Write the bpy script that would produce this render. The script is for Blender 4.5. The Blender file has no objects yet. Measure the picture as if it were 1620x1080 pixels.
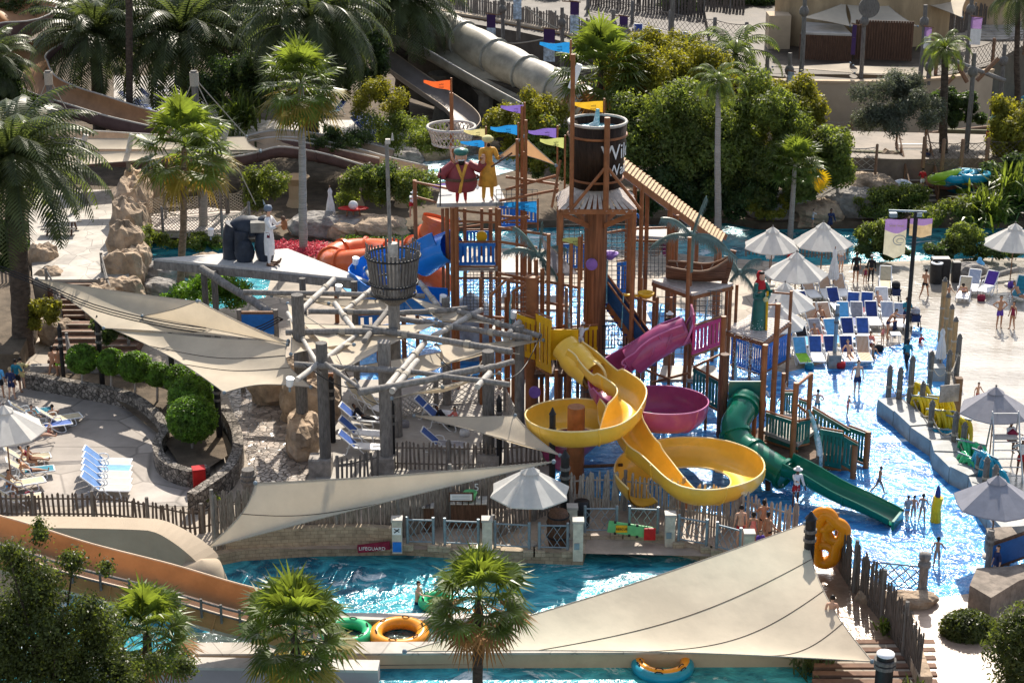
import bpy, math, random
import numpy as np
from mathutils import Vector, Matrix
random.seed(7); RN = np.random.default_rng(11)
C = bpy.context.scene.collection
R = math.radians
# ---------------------------------------------------------------- camera, world, sun, exposure
H = 32.0; FPX = 2900.0; PITCH = math.atan(1060/FPX)
cam = bpy.data.cameras.new('camera'); camo = bpy.data.objects.new('camera', cam); C.objects.link(camo)
camo.location = (0, 0, H); camo.rotation_euler = (math.pi/2-PITCH, 0, 0)
cam.sensor_width = 36; cam.lens = FPX/1620*36; cam.clip_end = 6000; cam.clip_start = 1
bpy.context.scene.camera = camo
SE, SA = R(40), R(8)
w = bpy.data.worlds.new('World'); bpy.context.scene.world = w; w.use_nodes = True
nt = w.node_tree; sky = nt.nodes.new('ShaderNodeTexSky'); sky.sky_type = 'NISHITA'; sky.sun_disc = False
sky.sun_elevation = SE; sky.sun_rotation = SA; sky.air_density = 1.0; sky.dust_density = 1.5
bg = nt.nodes['Background']; bg.inputs[1].default_value = 0.125; hs_ = nt.nodes.new('ShaderNodeHueSaturation'); hs_.inputs['Saturation'].default_value = .62; nt.links.new(sky.outputs[0], hs_.inputs['Color']); nt.links.new(hs_.outputs[0], bg.inputs[0])
sl = bpy.data.lights.new('sun', 'SUN'); sl.energy = 4.7; sl.angle = R(0.5); sl.color = (1, .915, .79)
so = bpy.data.objects.new('sun', sl); C.objects.link(so); so.location = (20, 150, 90)
so.rotation_euler = Vector((-math.sin(SA)*math.cos(SE), -math.cos(SA)*math.cos(SE), -math.sin(SE))).to_track_quat('-Z', 'Y').to_euler()
vs = bpy.context.scene.view_settings; vs.view_transform = 'Standard'; vs.look = 'None'; vs.gamma = 1; vs.exposure = 0.75
# ---------------------------------------------------------------- photo row/column -> place
def ray(px, py):
    a, b = (px-810)/FPX, (py-540)/FPX; s, c = math.sin(PITCH), math.cos(PITCH)
    return Vector((a, c-b*s, -s-b*c))
def P(px, py, z=0.0):
    d = ray(px, py); t = (z-H)/d.z; return Vector((d.x*t, d.y*t, z))
def V(px, py, yf):
    Y = P(810, yf).y; d = ray(px, py); t = Y/d.y; return Vector((d.x*t, Y, H+d.z*t))
# ---------------------------------------------------------------- materials
MC = {}
def mat(name, c, rough=.6, var=.2, scale=2.0, bump=0, bs=12, metal=0, spec=.25, trans=0, st=(1, 1, 1), c2=None, kind='noise', tc=None, coat=0):
    if name in MC: return MC[name]
    m = bpy.data.materials.new(name); m.use_nodes = True; MC[name] = m
    n = m.node_tree.nodes; L = m.node_tree.links; b = n['Principled BSDF']; out = n['Material Output']
    g = n.new('ShaderNodeNewGeometry'); mp = n.new('ShaderNodeMapping'); L.new(g.outputs['Position'], mp.inputs[0]); mp.inputs['Scale'].default_value = st
    a = tuple(min(1, x*(1-var)) for x in c); d = tuple(min(1, x*(1+var)) for x in c)
    if c2: a, d = c, c2
    t = n.new('ShaderNodeTexNoise'); t.inputs['Scale'].default_value = scale; t.inputs['Detail'].default_value = 5; t.inputs['Roughness'].default_value = .65
    L.new(mp.outputs[0], t.inputs[0]); fac = t.outputs[0]
    r = n.new('ShaderNodeValToRGB'); r.color_ramp.elements[0].position = .36; r.color_ramp.elements[1].position = .64
    r.color_ramp.elements[0].color = (*a, 1); r.color_ramp.elements[1].color = (*d, 1)
    L.new(fac, r.inputs[0]); col = r.outputs[0]
    hgt = None
    if kind in ('stone', 'pave', 'crack'):
        v = n.new('ShaderNodeTexVoronoi'); v.feature = 'DISTANCE_TO_EDGE'; v.inputs['Scale'].default_value = bs; L.new(mp.outputs[0], v.inputs[0])
        rr = n.new('ShaderNodeValToRGB'); rr.color_ramp.elements[0].position = 0.0; rr.color_ramp.elements[1].position = .10 if kind == 'stone' else .025
        lo = .25 if kind == 'stone' else .55
        rr.color_ramp.elements[0].color = (lo, lo, lo, 1); L.new(v.outputs[0], rr.inputs[0])
        v2 = n.new('ShaderNodeTexVoronoi'); v2.inputs['Scale'].default_value = bs; L.new(mp.outputs[0], v2.inputs[0])
        sp = n.new('ShaderNodeSeparateColor'); L.new(v2.outputs['Color'], sp.inputs[0])
        mr = n.new('ShaderNodeMapRange'); k = .5 if kind == 'stone' else .85; mr.inputs[3].default_value = k; mr.inputs[4].default_value = 2-k; L.new(sp.outputs[0], mr.inputs[0])
        mx = n.new('ShaderNodeMix'); mx.data_type = 'RGBA'; mx.blend_type = 'MULTIPLY'; mx.inputs[0].default_value = 1; L.new(col, mx.inputs[6]); L.new(mr.outputs[0], mx.inputs[7])
        m2 = n.new('ShaderNodeMix'); m2.data_type = 'RGBA'; m2.blend_type = 'MULTIPLY'; m2.inputs[0].default_value = 1; L.new(mx.outputs[2], m2.inputs[6]); L.new(rr.outputs[0], m2.inputs[7])
        col = m2.outputs[2]; hgt = rr.outputs[0]
    if kind == 'brick':
        cx = n.new('ShaderNodeSeparateXYZ'); L.new(mp.outputs[0], cx.inputs[0]); ad = n.new('ShaderNodeMath'); L.new(cx.outputs[0], ad.inputs[0]); L.new(cx.outputs[1], ad.inputs[1])
        cb = n.new('ShaderNodeCombineXYZ'); L.new(ad.outputs[0], cb.inputs[0]); L.new(cx.outputs[2], cb.inputs[1])
        br = n.new('ShaderNodeTexBrick'); br.inputs['Scale'].default_value = bs; br.inputs['Mortar Size'].default_value = .012; L.new(cb.outputs[0], br.inputs[0])
        br.inputs['Color1'].default_value = (1, 1, 1, 1); br.inputs['Color2'].default_value = (.8, .8, .8, 1); br.inputs['Mortar'].default_value = (.5, .48, .45, 1)
        m2 = n.new('ShaderNodeMix'); m2.data_type = 'RGBA'; m2.blend_type = 'MULTIPLY'; m2.inputs[0].default_value = 1; L.new(col, m2.inputs[6]); L.new(br.outputs[0], m2.inputs[7]); col = m2.outputs[2]; hgt = br.outputs[0]
    if kind == 'stripe':
        wv = n.new('ShaderNodeTexWave'); tc2 = n.new('ShaderNodeTexCoord'); L.new(tc2.outputs['Object'], wv.inputs[0]); wv.bands_direction = 'X'; wv.inputs['Scale'].default_value = scale
        q = n.new('ShaderNodeValToRGB'); q.color_ramp.interpolation = 'CONSTANT'; q.color_ramp.elements[0].color = (*c, 1); q.color_ramp.elements[1].position = .5; q.color_ramp.elements[1].color = (*c2, 1)
        L.new(wv.outputs[0], q.inputs[0]); col = q.outputs[0]
    L.new(col, b.inputs['Base Color']); b.inputs['Roughness'].default_value = rough; b.inputs['Metallic'].default_value = metal; b.inputs['Specular IOR Level'].default_value = spec
    b.inputs['Coat Weight'].default_value = coat; b.inputs['Coat Roughness'].default_value = .12
    if bump:
        bn = n.new('ShaderNodeBump'); bn.inputs['Strength'].default_value = 1; bn.inputs['Distance'].default_value = bump
        if hgt is None:
            t2 = n.new('ShaderNodeTexNoise'); t2.inputs['Scale'].default_value = bs; t2.inputs['Detail'].default_value = 4; L.new(mp.outputs[0], t2.inputs[0]); hgt = t2.outputs[0]
        L.new(hgt, bn.inputs['Height']); L.new(bn.outputs[0], b.inputs['Normal'])
    if trans:
        tr = n.new('ShaderNodeBsdfTranslucent'); ms = n.new('ShaderNodeMixShader'); ms.inputs[0].default_value = trans
        tcv = n.new('ShaderNodeMix'); tcv.data_type = 'RGBA'; tcv.blend_type = 'MULTIPLY'; tcv.inputs[0].default_value = 1; L.new(col, tcv.inputs[6]); tcv.inputs[7].default_value = (*(tc or (1, 1, 1)), 1)
        L.new(tcv.outputs[2], tr.inputs[0]); L.new(b.outputs[0], ms.inputs[1]); L.new(tr.outputs[0], ms.inputs[2]); L.new(ms.outputs[0], out.inputs[0])
    return m
def water(name, deep, light, foam=.62, amp=.10, sc=1.6, rough=.06, foamc=(.75, .82, .85), stretch=(1, 1, 1)):
    m = bpy.data.materials.new(name); m.use_nodes = True; MC[name] = m
    n = m.node_tree.nodes; L = m.node_tree.links; b = n['Principled BSDF']
    g = n.new('ShaderNodeNewGeometry'); mp = n.new('ShaderNodeMapping'); L.new(g.outputs['Position'], mp.inputs[0]); mp.inputs['Scale'].default_value = stretch
    def N(s, d=4, dist=0.0, ro=.6):
        t = n.new('ShaderNodeTexNoise'); t.inputs['Scale'].default_value = s; t.inputs['Detail'].default_value = d; t.inputs['Distortion'].default_value = dist; t.inputs['Roughness'].default_value = ro; L.new(mp.outputs[0], t.inputs[0]); return t
    a = N(.9, 5, 1.0); r = n.new('ShaderNodeValToRGB'); r.color_ramp.elements[0].position = .38; r.color_ramp.elements[1].position = .62
    r.color_ramp.elements[0].color = (*deep, 1); r.color_ramp.elements[1].color = (*light, 1); L.new(a.outputs[0], r.inputs[0])
    f = N(.35, 8, 1.5, .72); fr = n.new('ShaderNodeValToRGB'); fr.color_ramp.elements[0].position = foam; fr.color_ramp.elements[1].position = foam+.07; L.new(f.outputs[0], fr.inputs[0])
    mx = n.new('ShaderNodeMix'); mx.data_type = 'RGBA'; L.new(fr.outputs[0], mx.inputs[0]); L.new(r.outputs[0], mx.inputs[6]); mx.inputs[7].default_value = (*foamc, 1)
    L.new(mx.outputs[2], b.inputs['Base Color'])
    rm = n.new('ShaderNodeMapRange'); rm.inputs[3].default_value = rough; rm.inputs[4].default_value = .5; L.new(fr.outputs[0], rm.inputs[0]); L.new(rm.outputs[0], b.inputs['Roughness'])
    b.inputs['IOR'].default_value = 1.33
    w1 = N(sc, 3, .6); w2 = N(sc*4, 2, .3); ad = n.new('ShaderNodeMath'); ad.operation = 'MULTIPLY_ADD'; L.new(w2.outputs[0], ad.inputs[0]); ad.inputs[1].default_value = .28; L.new(w1.outputs[0], ad.inputs[2])
    bn = n.new('ShaderNodeBump'); bn.inputs['Strength'].default_value = 1; bn.inputs['Distance'].default_value = amp; L.new(ad.outputs[0], bn.inputs['Height']); L.new(bn.outputs[0], b.inputs['Normal'])
    return m
# ---------------------------------------------------------------- mesh building
ORG = {}
def npmesh(name, v, f):
    v = np.asarray(v, 'f').reshape(-1, 3); f = np.asarray(f, 'i'); k = f.shape[1]
    me = bpy.data.meshes.new(name); me.vertices.add(len(v)); me.vertices.foreach_set('co', v.ravel())
    me.loops.add(f.size); me.loops.foreach_set('vertex_index', f.ravel()); me.polygons.add(len(f)); me.polygons.foreach_set('loop_start', np.arange(0, f.size, k, dtype='i'))
    me.update(calc_edges=True); return me
class MB:
    def __init__(s): s.v = []; s.f = []; s.sm = []
    def add(s, vs, fs, smooth=False):
        o = len(s.v); s.v += [tuple(v) for v in vs]; s.f += [tuple(i+o for i in f) for f in fs]; s.sm += [smooth]*len(fs); return s
    def box(s, c, d, rz=0, M=None):
        x, y, z = d[0]/2, d[1]/2, d[2]/2; m = M or (Matrix.Translation(Vector(c)) @ Matrix.Rotation(rz, 4, 'Z'))
        vs = [m @ Vector((a*x, b*y, e*z)) for a in (-1, 1) for b in (-1, 1) for e in (-1, 1)]
        return s.add(vs, [(0, 1, 3, 2), (4, 6, 7, 5), (0, 4, 5, 1), (2, 3, 7, 6), (0, 2, 6, 4), (1, 5, 7, 3)])
    def beam(s, a, b, w_, h_, up=Vector((0, 0, 1))):
        a, b = Vector(a), Vector(b); t = (b-a); l = t.length; t = t/max(l, 1e-6); n = t.cross(up)
        if n.length < 1e-3: n = Vector((1, 0, 0))
        n.normalize(); u = n.cross(t); M = Matrix((( n.x, t.x, u.x, (a.x+b.x)/2), (n.y, t.y, u.y, (a.y+b.y)/2), (n.z, t.z, u.z, (a.z+b.z)/2), (0, 0, 0, 1)))
        return s.box(None, (w_, l, h_), M=M)
    def tube(s, pts, r, n=8, cap=True, closed=False):
        pts = [Vector(p) for p in pts]; N = len(pts); rs = r if isinstance(r, (list, tuple)) else [r]*N
        vs = []; pn = None
        for i, p in enumerate(pts):
            if closed: t = pts[(i+1) % N]-pts[i-1]
            else: t = pts[min(i+1, N-1)]-pts[max(i-1, 0)]
            t.normalize()
            if pn is None: pn = t.orthogonal().normalized() if abs(t.z) > .9 else t.cross(Vector((0, 0, 1))).normalized()
            u = (pn-t*pn.dot(t)).normalized(); pn = u; q = t.cross(u)
            vs += [p+(u*math.cos(2*math.pi*k/n)+q*math.sin(2*math.pi*k/n))*rs[i] for k in range(n)]
        fs = []
        for i in range(N if closed else N-1):
            a, b = i*n, ((i+1) % N)*n
            fs += [(a+k, a+(k+1) % n, b+(k+1) % n, b+k) for k in range(n)]
        s.add(vs, fs, n > 5)
        if cap and not closed: s.add([vs[k] for k in range(n)], [tuple(range(n-1, -1, -1))]); s.add([vs[(N-1)*n+k] for k in range(n)], [tuple(range(n))])
        return s
    def lathe(s, c, prof, n=20, a0=0, sx=1, sy=1):
        c = Vector(c); vs = [c+Vector((r*sx*math.cos(a0+2*math.pi*k/n), r*sy*math.sin(a0+2*math.pi*k/n), z)) for r, z in prof for k in range(n)]
        fs = [(i*n+k, i*n+(k+1) % n, (i+1)*n+(k+1) % n, (i+1)*n+k) for i in range(len(prof)-1) for k in range(n)]
        return s.add(vs, fs, n > 10)
    def prism(s, poly, z0, z1):
        n = len(poly); vs = [(p[0], p[1], z0) for p in poly]+[(p[0], p[1], z1) for p in poly]
        s.add(vs, [tuple(range(n, 2*n))]+[(i, (i+1) % n, n+(i+1) % n, n+i) for i in range(n)]); return s
    def ball(s, c, r, nu=12, nv=8, noise=0.0):
        c = Vector(c); r = Vector(r) if hasattr(r, '__len__') else Vector((r, r, r)); vs = []
        for i in range(nv+1):
            for k in range(nu):
                a, b = math.pi*i/nv, 2*math.pi*k/nu; q = 1+noise*(math.sin(3.1*b+c.x*2+i)*.5+math.sin(2.3*i+b*2+c.y)*.5+random.uniform(-.4, .4))*(0 < i < nv)
                vs.append((c.x+r.x*q*math.sin(a)*math.cos(b), c.y+r.y*q*math.sin(a)*math.sin(b), c.z+r.z*q*math.cos(a)))
        return s.add(vs, [(i*nu+k, (i+1)*nu+k, (i+1)*nu+(k+1) % nu, i*nu+(k+1) % nu) for i in range(nv) for k in range(nu)], noise < .12)
    def build(s, name, m, parent=None, origin=None):
        if parent is not None: o3 = ORG.get(parent.name, Vector((0, 0, 0)))
        elif origin is not None: o3 = Vector(origin)
        else:
            xs = [v[0] for v in s.v]; ys = [v[1] for v in s.v]; o3 = Vector(((min(xs)+max(xs))/2, (min(ys)+max(ys))/2, min(v[2] for v in s.v)))
        me = bpy.data.meshes.new(name); me.from_pydata([(v[0]-o3.x, v[1]-o3.y, v[2]-o3.z) for v in s.v], [], s.f)
        me.polygons.foreach_set('use_smooth', s.sm)
        if m: me.materials.append(m)
        return link(name, me, parent, o3)
def link(name, me, parent=None, o3=Vector((0, 0, 0))):
    o = bpy.data.objects.new(name, me); C.objects.link(o); ORG[o.name] = Vector(o3)
    if parent is not None: o.parent = parent
    else: o.location = o3
    return o
def tag(o, label, cat, group=None):
    o['label'] = label; o['category'] = cat
    if group: o['group'] = group
    return o
def thing(name, label, cat, loc=(0, 0, 0), group=None):
    o = bpy.data.objects.new(name, None); C.objects.link(o); o.location = loc; o.empty_display_size = .3; ORG[o.name] = Vector(loc); return tag(o, label, cat, group)
def struct(o, kind='structure'): o['kind'] = kind; return o
def kids(o): return [c for c in C.objects if c.parent == o]
KID = {}
def copytree(o, parent=None):
    c = o.copy(); C.objects.link(c)
    if parent is not None: c.parent = parent
    if o.name not in KID: KID[o.name] = list(o.children)
    for ch in KID[o.name]: copytree(ch, c)
    return c
class Proto:
    def __init__(s, fn): s.fn = fn; s.root = None
    def place(s, loc, rz=0, label=None, group=None, sc=1, recol=None):
        if s.root is None: s.root = s.fn(); KID[s.root.name] = list(s.root.children); o = s.root; s.snap = None
        else: o = copytree(s.root)
        o.location = loc; o.rotation_euler = (0, 0, rz); o.scale = (sc,)*3 if not hasattr(sc, '__len__') else sc
        if label: o['label'] = label
        if group: o['group'] = group
        elif 'group' in o and group is False: del o['group']
        for c in o.children:
            st = c.name.split('.')[0]
            if recol and st in recol:
                for sl_ in c.material_slots: sl_.link = 'OBJECT'; sl_.material = recol[st]
        return o
def cr(pts, k=6, closed=False):
    pts = [Vector(p) for p in pts]; n = len(pts); o = []
    for i in range(n if closed else n-1):
        if closed: a, b, c, d = pts[i-1], pts[i], pts[(i+1) % n], pts[(i+2) % n]
        else: a, b, c, d = pts[max(i-1, 0)], pts[i], pts[i+1], pts[min(i+2, n-1)]
        for j in range(k):
            t = j/k; o.append(.5*((2*b)+(c-a)*t+(2*a-5*b+4*c-d)*t*t+(3*b-a-3*c+d)*t**3))
    if not closed: o.append(pts[-1])
    return o
def noise3(p, s=1.0):
    return (math.sin(p[0]*1.7*s+p[1]*.9*s)+math.sin(p[1]*2.3*s-p[2]*1.3*s+1.3)+math.sin(p[2]*2.9*s+p[0]*1.1*s+2.1))/3
# ---------------------------------------------------------------- common materials
M_ = dict(
 wood=mat('timber_brown', (.22, .125, .075), .7, .3, 4, .01, 20, st=(6, 6, 1)),
 rust=mat('rust_brown_paint', (.27, .105, .042), .5, .22, 1.5, .004, 10),
 rustd=mat('dark_wood_stain', (.10, .052, .032), .6, .35, 3, .01, 14, st=(5, 5, .6)),
 log=mat('weathered_log', (.22, .205, .19), .8, .3, 2.5, .02, 14, st=(3, 3, 1)),
 logw=mat('bleached_log', (.46, .43, .39), .7, .22, 4, .015, 14),
 logd=mat('grey_post', (.15, .14, .13), .8, .3, 3, .02, 14, st=(5, 5, 1)),
 rope=mat('rope_wrap', (.38, .34, .28), .9, .2, 20, .01, 60),
 picket=mat('grey_picket', (.20, .17, .145), .85, .45, 7, .01, 20, st=(3, 3, .4)),
 picketd=mat('dark_picket', (.10, .082, .07), .85, .45, 7, .01, 20, st=(3, 3, .4)),
 picketl=mat('pale_picket', (.36, .325, .28), .85, .4, 7, .01, 20, st=(3, 3, .4)),
 stone=mat('sandstone_block', (.42, .34, .245), .85, .2, 2.5, .01, 1.6, kind='brick'),
 stoned=mat('grey_stone_block', (.30, .275, .25), .8, .3, 2.5, .02, 9),
 pebble=mat('pebble_wall', (.21, .185, .16), .85, .35, 3, .05, 5, kind='stone'),
 rock=mat('ochre_rock', (.36, .27, .19), .85, .4, 1.2, .12, 3),
 rockg=mat('grey_rock', (.27, .25, .23), .85, .35, 1.5, .12, 3),
 conc=mat('pale_concrete', (.42, .39, .35), .6, .15, 1.2, .006, 25),
 white=mat('white_plastic', (.78, .79, .80), .35, .05, 3),
 blue=mat('blue_sling', (.035, .10, .36), .6, .2, 5),
 blued=mat('navy_sling', (.02, .045, .20), .6, .2, 5),
 lblue=mat('light_blue_cloth', (.12, .40, .72), .8, .12, 5),
 cream=mat('cream_cushion', (.55, .47, .32), .8, .12, 5),
 canvas=mat('umbrella_canvas', (.66, .645, .61), .8, .06, 3, trans=.3),
 canvg=mat('grey_umbrella_canvas', (.30, .30, .34), .8, .08, 3, trans=.25),
 sail=mat('cream_shade_cloth', (.66, .575, .45), .8, .09, .45, .03, 1.1, trans=.35, tc=(1, .96, .88), spec=.2),
 orangesail=mat('tan_shade_cloth', (.55, .32, .16), .75, .08, 1, trans=.35),
 black=mat('black_metal', (.018, .018, .02), .45, .3, 6),
 steel=mat('blue_grey_steel', (.22, .27, .31), .45, .15, 4, metal=.3),
 chrome=mat('pale_steel_tube', (.5, .5, .5), .3, .1, 4, metal=.6),
 red=mat('red_paint', (.50, .02, .02), .45, .15, 4),
 green=mat('green_panel', (.008, .13, .105), .4, .15, 3, spec=.5, coat=.3),
 bluep=mat('blue_panel', (.02, .17, .58), .4, .12, 3),
 yelp=mat('yellow_panel', (.75, .40, .01), .4, .1, 3),
 magp=mat('magenta_panel', (.48, .04, .16), .45, .12, 3),
 skin1=mat('skin_tan', (.42, .22, .13), .5, .08, 8), skin2=mat('skin_pale', (.58, .34, .23), .5, .08, 8), skin3=mat('skin_dark', (.16, .075, .045), .5, .08, 8),
 hair=mat('dark_hair', (.015, .01, .008), .5, .3, 30), hairb=mat('blond_hair', (.40, .30, .17), .5, .3, 30),
 leafm=mat('leaf_mid', (.12, .155, .045), .5, .5, .9, trans=.52, tc=(2.1, 2.0, .7)),
 leafy=mat('leaf_yellow', (.20, .20, .03), .5, .4, 1.0, trans=.5, tc=(1.6, 1.5, .6)),
 leafd=mat('leaf_dark', (.05, .08, .028), .45, .5, 1.0, trans=.5, tc=(1.8, 1.8, .8)),
 leafo=mat('leaf_olive', (.10, .115, .085), .55, .35, 1.0, trans=.4, tc=(1.4, 1.4, 1)),
 leaff=mat('leaf_foreground', (.075, .095, .03), .38, .6, 2.5, trans=.48, tc=(1.8, 1.8, .6)),
 topiary=mat('leaf_topiary', (.10, .19, .03), .45, .6, 3.5, trans=.5, tc=(1.8, 1.8, .6)),
 palm=mat('palm_frond', (.07, .09, .04), .4, .4, .8, trans=.42, tc=(1.7, 1.7, .8)),
 palmg=mat('palm_frond_bright', (.095, .135, .035), .36, .5, 1.1, trans=.5, tc=(2.1, 1.9, .7)),
 palmy=mat('palm_frond_yellowing', (.24, .19, .04), .5, .35, 1.2, trans=.4, tc=(1.5, 1.2, .6)),
 palmb=mat('dead_palm_frond', (.32, .15, .05), .7, .35, 1.5, trans=.35),
 bark=mat('palm_bark', (.20, .145, .10), .9, .35, 3, .06, 5, st=(1, 1, 3)),
 barkd=mat('dark_bark', (.07, .052, .04), .9, .4, 3, .08, 5, st=(1, 1, 2)),
 barkg=mat('pale_ring_bark', (.30, .27, .24), .9, .25, 6, .03, 3, st=(.3, .3, 4)),
 cloth_w=mat('white_cloth', (.72, .72, .72), .8, .08, 5), cloth_k=mat('black_cloth', (.015, .015, .02), .8, .3, 5),
 cloth_n=mat('navy_cloth', (.02, .03, .09), .8, .2, 5), cloth_r=mat('red_cloth', (.42, .02, .025), .8, .15, 5),
 cloth_t=mat('teal_cloth', (.02, .19, .27), .8, .2, 5), cloth_m=mat('maroon_cloth', (.22, .02, .05), .8, .2, 5),
 cloth_p=mat('violet_cloth', (.10, .05, .32), .8, .2, 5), cloth_y=mat('pale_yellow_cloth', (.6, .52, .25), .8, .15, 5),
 cloth_pk=mat('coral_cloth', (.75, .22, .18), .8, .15, 5), cloth_lg=mat('lime_cloth', (.25, .55, .04), .8, .15, 5),
 cloth_g=mat('grey_cloth', (.3, .3, .33), .8, .2, 5),
)
M_['striped'] = mat('orange_striped_cloth', (.42, .17, .06), .8, .1, 5.0, c2=(.72, .62, .5), kind='stripe')
M_['bstriped'] = mat('blue_striped_cloth', (.05, .12, .30), .8, .1, 5.0, c2=(.7, .72, .75), kind='stripe')
M_['poolw'] = water('pool_water', (.015, .15, .46), (.10, .45, .88), .60, .095, 2.5, .13, stretch=(.7, 1.3, 1))
M_['riverw'] = water('river_water', (.010, .15, .22), (.07, .48, .56), .56, .10, 2.2, .17, stretch=(.7, 1.2, 1))
M_['foamw'] = water('churned_water', (.12, .34, .42), (.3, .55, .6), .50, .2, 1.8, .1)
M_['wet'] = mat('wet_sand_paving', (.24, .215, .18), .17, .3, .35, .035, 3.2, spec=.5, st=(.5, 1.4, 1), c2=(.40, .37, .33))
# ================================================================ builders of repeated kinds
def poly(pts, z=0): return [P(a, b, z) for a, b in pts]
def sheet(name, pts, z, m, kind='structure'):
    b = MB(); q = poly(pts, z); b.add(q, [tuple(range(len(q)))]); me = b.build(name, m); 
    if me.data.polygons[0].normal.z < 0: me.data.flip_normals()
    return struct(me, kind)
def slab(name, pts, z0, z1, m, kind='structure'):
    b = MB(); q = [tuple(P(a, c, z1)) for a, c in pts]
    ar = sum(q[i][0]*q[(i+1) % len(q)][1]-q[(i+1) % len(q)][0]*q[i][1] for i in range(len(q)))
    if ar < 0: q = q[::-1]
    b.prism(q, z0, z1); return struct(b.build(name, m), kind) if kind else b.build(name, m)
def wall_along(name, path, th, z0, z1, m, parent=None, k=1):
    b = MB(); pts = cr(path, k) if k > 1 else [Vector(p) for p in path]; L = []; Rr = []
    for i, p in enumerate(pts):
        t = pts[min(i+1, len(pts)-1)]-pts[max(i-1, 0)]; t.z = 0; t.normalize(); n = Vector((-t.y, t.x, 0))*th/2; L.append(p+n); Rr.append(p-n)
    for i in range(len(pts)-1):
        a, c, d, e = L[i], L[i+1], Rr[i+1], Rr[i]
        zz = lambda i: (z0+0, z1+0) if not callable(z1) else (z0, z1(i/(len(pts)-1)))
        za, zb = zz(i), zz(i+1)
        v = [(a.x, a.y, za[0]), (c.x, c.y, zb[0]), (d.x, d.y, zb[0]), (e.x, e.y, za[0]), (a.x, a.y, za[1]), (c.x, c.y, zb[1]), (d.x, d.y, zb[1]), (e.x, e.y, za[1])]
        f = [(4, 7, 6, 5), (0, 1, 5, 4), (2, 3, 7, 6)]
        if i == 0: f.append((3, 0, 4, 7))
        if i == len(pts)-2: f.append((1, 2, 6, 5))
        b.add(v, f)
    return b.build(name, m, parent)
def walk(path, step):
    pts = [Vector(p) for p in path]; out = []; carry = 0
    for a, b in zip(pts, pts[1:]):
        l = (b-a).length; d = carry
        while d < l: out.append((a+(b-a)*(d/l), (b-a).normalized())); d += step
        carry = d-l
    return out
def picket_fence(path, h, label, m='picket', step=.16, group=None, zb=0, post=2.4, lean=.02, k=4, wd=.10, cat='fence', name='picket_fence'):
    pts = cr(path, k) if k > 1 else [Vector(p) for p in path]; t = thing(name, label, cat, pts[0], group); b = MB()
    for p, d in walk(pts, step):
        hh = h*random.uniform(.86, 1.05); n = Vector((-d.y, d.x, 0)).normalized(); q = Vector((random.uniform(-lean, lean)*3, random.uniform(-lean, lean), hh))
        w_ = wd*random.uniform(.75, 1.1); a = p+Vector((0, 0, zb)); s = d*w_/2; o = n*.02
        b.add([a-s-o, a+s-o, a+s+o, a-s+o, a+q-s-o, a+q+s-o, a+q+s+o, a+q-s+o, a+q*1.05-o*.2, a+q*1.05+o*.2], [(0, 1, 5, 4), (1, 2, 6, 5), (2, 3, 7, 6), (3, 0, 4, 7), (4, 5, 8), (6, 7, 9), (5, 6, 9, 8), (7, 4, 8, 9)])
    b.build('picket_panel', M_[m], t)
    r = MB()
    for zz in (.22, .8): r.tube([p+Vector((0, .05, h*zz+zb)) for p in pts], .035, 5)
    r.build('rail', M_[m], t)
    for p, d in walk(pts, post): MB().tube([p+Vector((0, 0, zb-.1)), p+Vector((0, 0, zb+h*1.12))], .075, 7).build('post', M_['logd' if m == 'picketd' else 'log'], t)
    return t
def net_fence(path, h, label, pm='wood', nm='rope', name='rope_net_fence', group=None, cell=.28, pr=.09, sag=.15, post_extra=.15, rail=None, th=.012, tilt=None):
    pts = [Vector(p) for p in path]; t = thing(name, label, 'fence', pts[0], group)
    nb = MB(); rb = MB()
    for a, c in zip(pts, pts[1:]):
        l = (c-a).length; n = max(2, int(l/cell)); m = max(2, int(h/cell)); d = (c-a)/l
        def q(u, v): return a+(c-a)*u+Vector((0, 0, v*(h-sag*4*u*(1-u)) ))
        for i in range(-m, n+1):
            for sgn in (0, 1):
                p0 = None
                for j in range(m+1):
                    u = (i+j)/n if sgn == 0 else (i+m-j)/n
                    if 0 <= u <= 1:
                        p = q(u, .08+.92*j/m)
                        if p0 is not None: nb.beam(p0, p, th*2, th*2)
                        p0 = p
                    else: p0 = None
        rb.tube([q(i/6, 1) for i in range(7)], .03, 5); rb.tube([q(i/6, .08) for i in range(7)], .025, 5)
    nb.build('net', M_[nm], t); rb.build('rail', M_[rail or nm], t)
    for p in pts: MB().tube([p-Vector((0, 0, .15)), p+Vector((0, 0, h+post_extra)), p+Vector((0, 0, h+post_extra+.05))], [pr, pr, pr*.5], 8).build('post', M_[pm], t)
    return t
def panel(parent, a, b, h, m, n=None, frame='rust', sw=.62, name='railing_panel'):
    """slatted railing panel standing on the line a-b"""
    a, b = Vector(a), Vector(b); l = (b-a).length; n = n or max(3, int(l/.22)); q = MB(); d = (b-a)/l; Z = Vector((0, 0, h))
    for i in range(n):
        c = a+(b-a)*((i+.5)/n); q.beam(c+Z*.1, c+Z*.9, .04, l/n*sw, up=d)
    q.beam(a+Z*.08, b+Z*.08, .05, h*.13); q.beam(a+Z*.92, b+Z*.92, .05, h*.13)
    o = q.build(name, M_[m], parent)
    u = Vector((0, 0, .05)); MB().tube([a+Z+u, b+Z+u], .05, 7).build('rail', M_[frame], parent); MB().tube([a-u, b-u], .05, 7).build('rail', M_[frame], parent)
    return o
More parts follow.
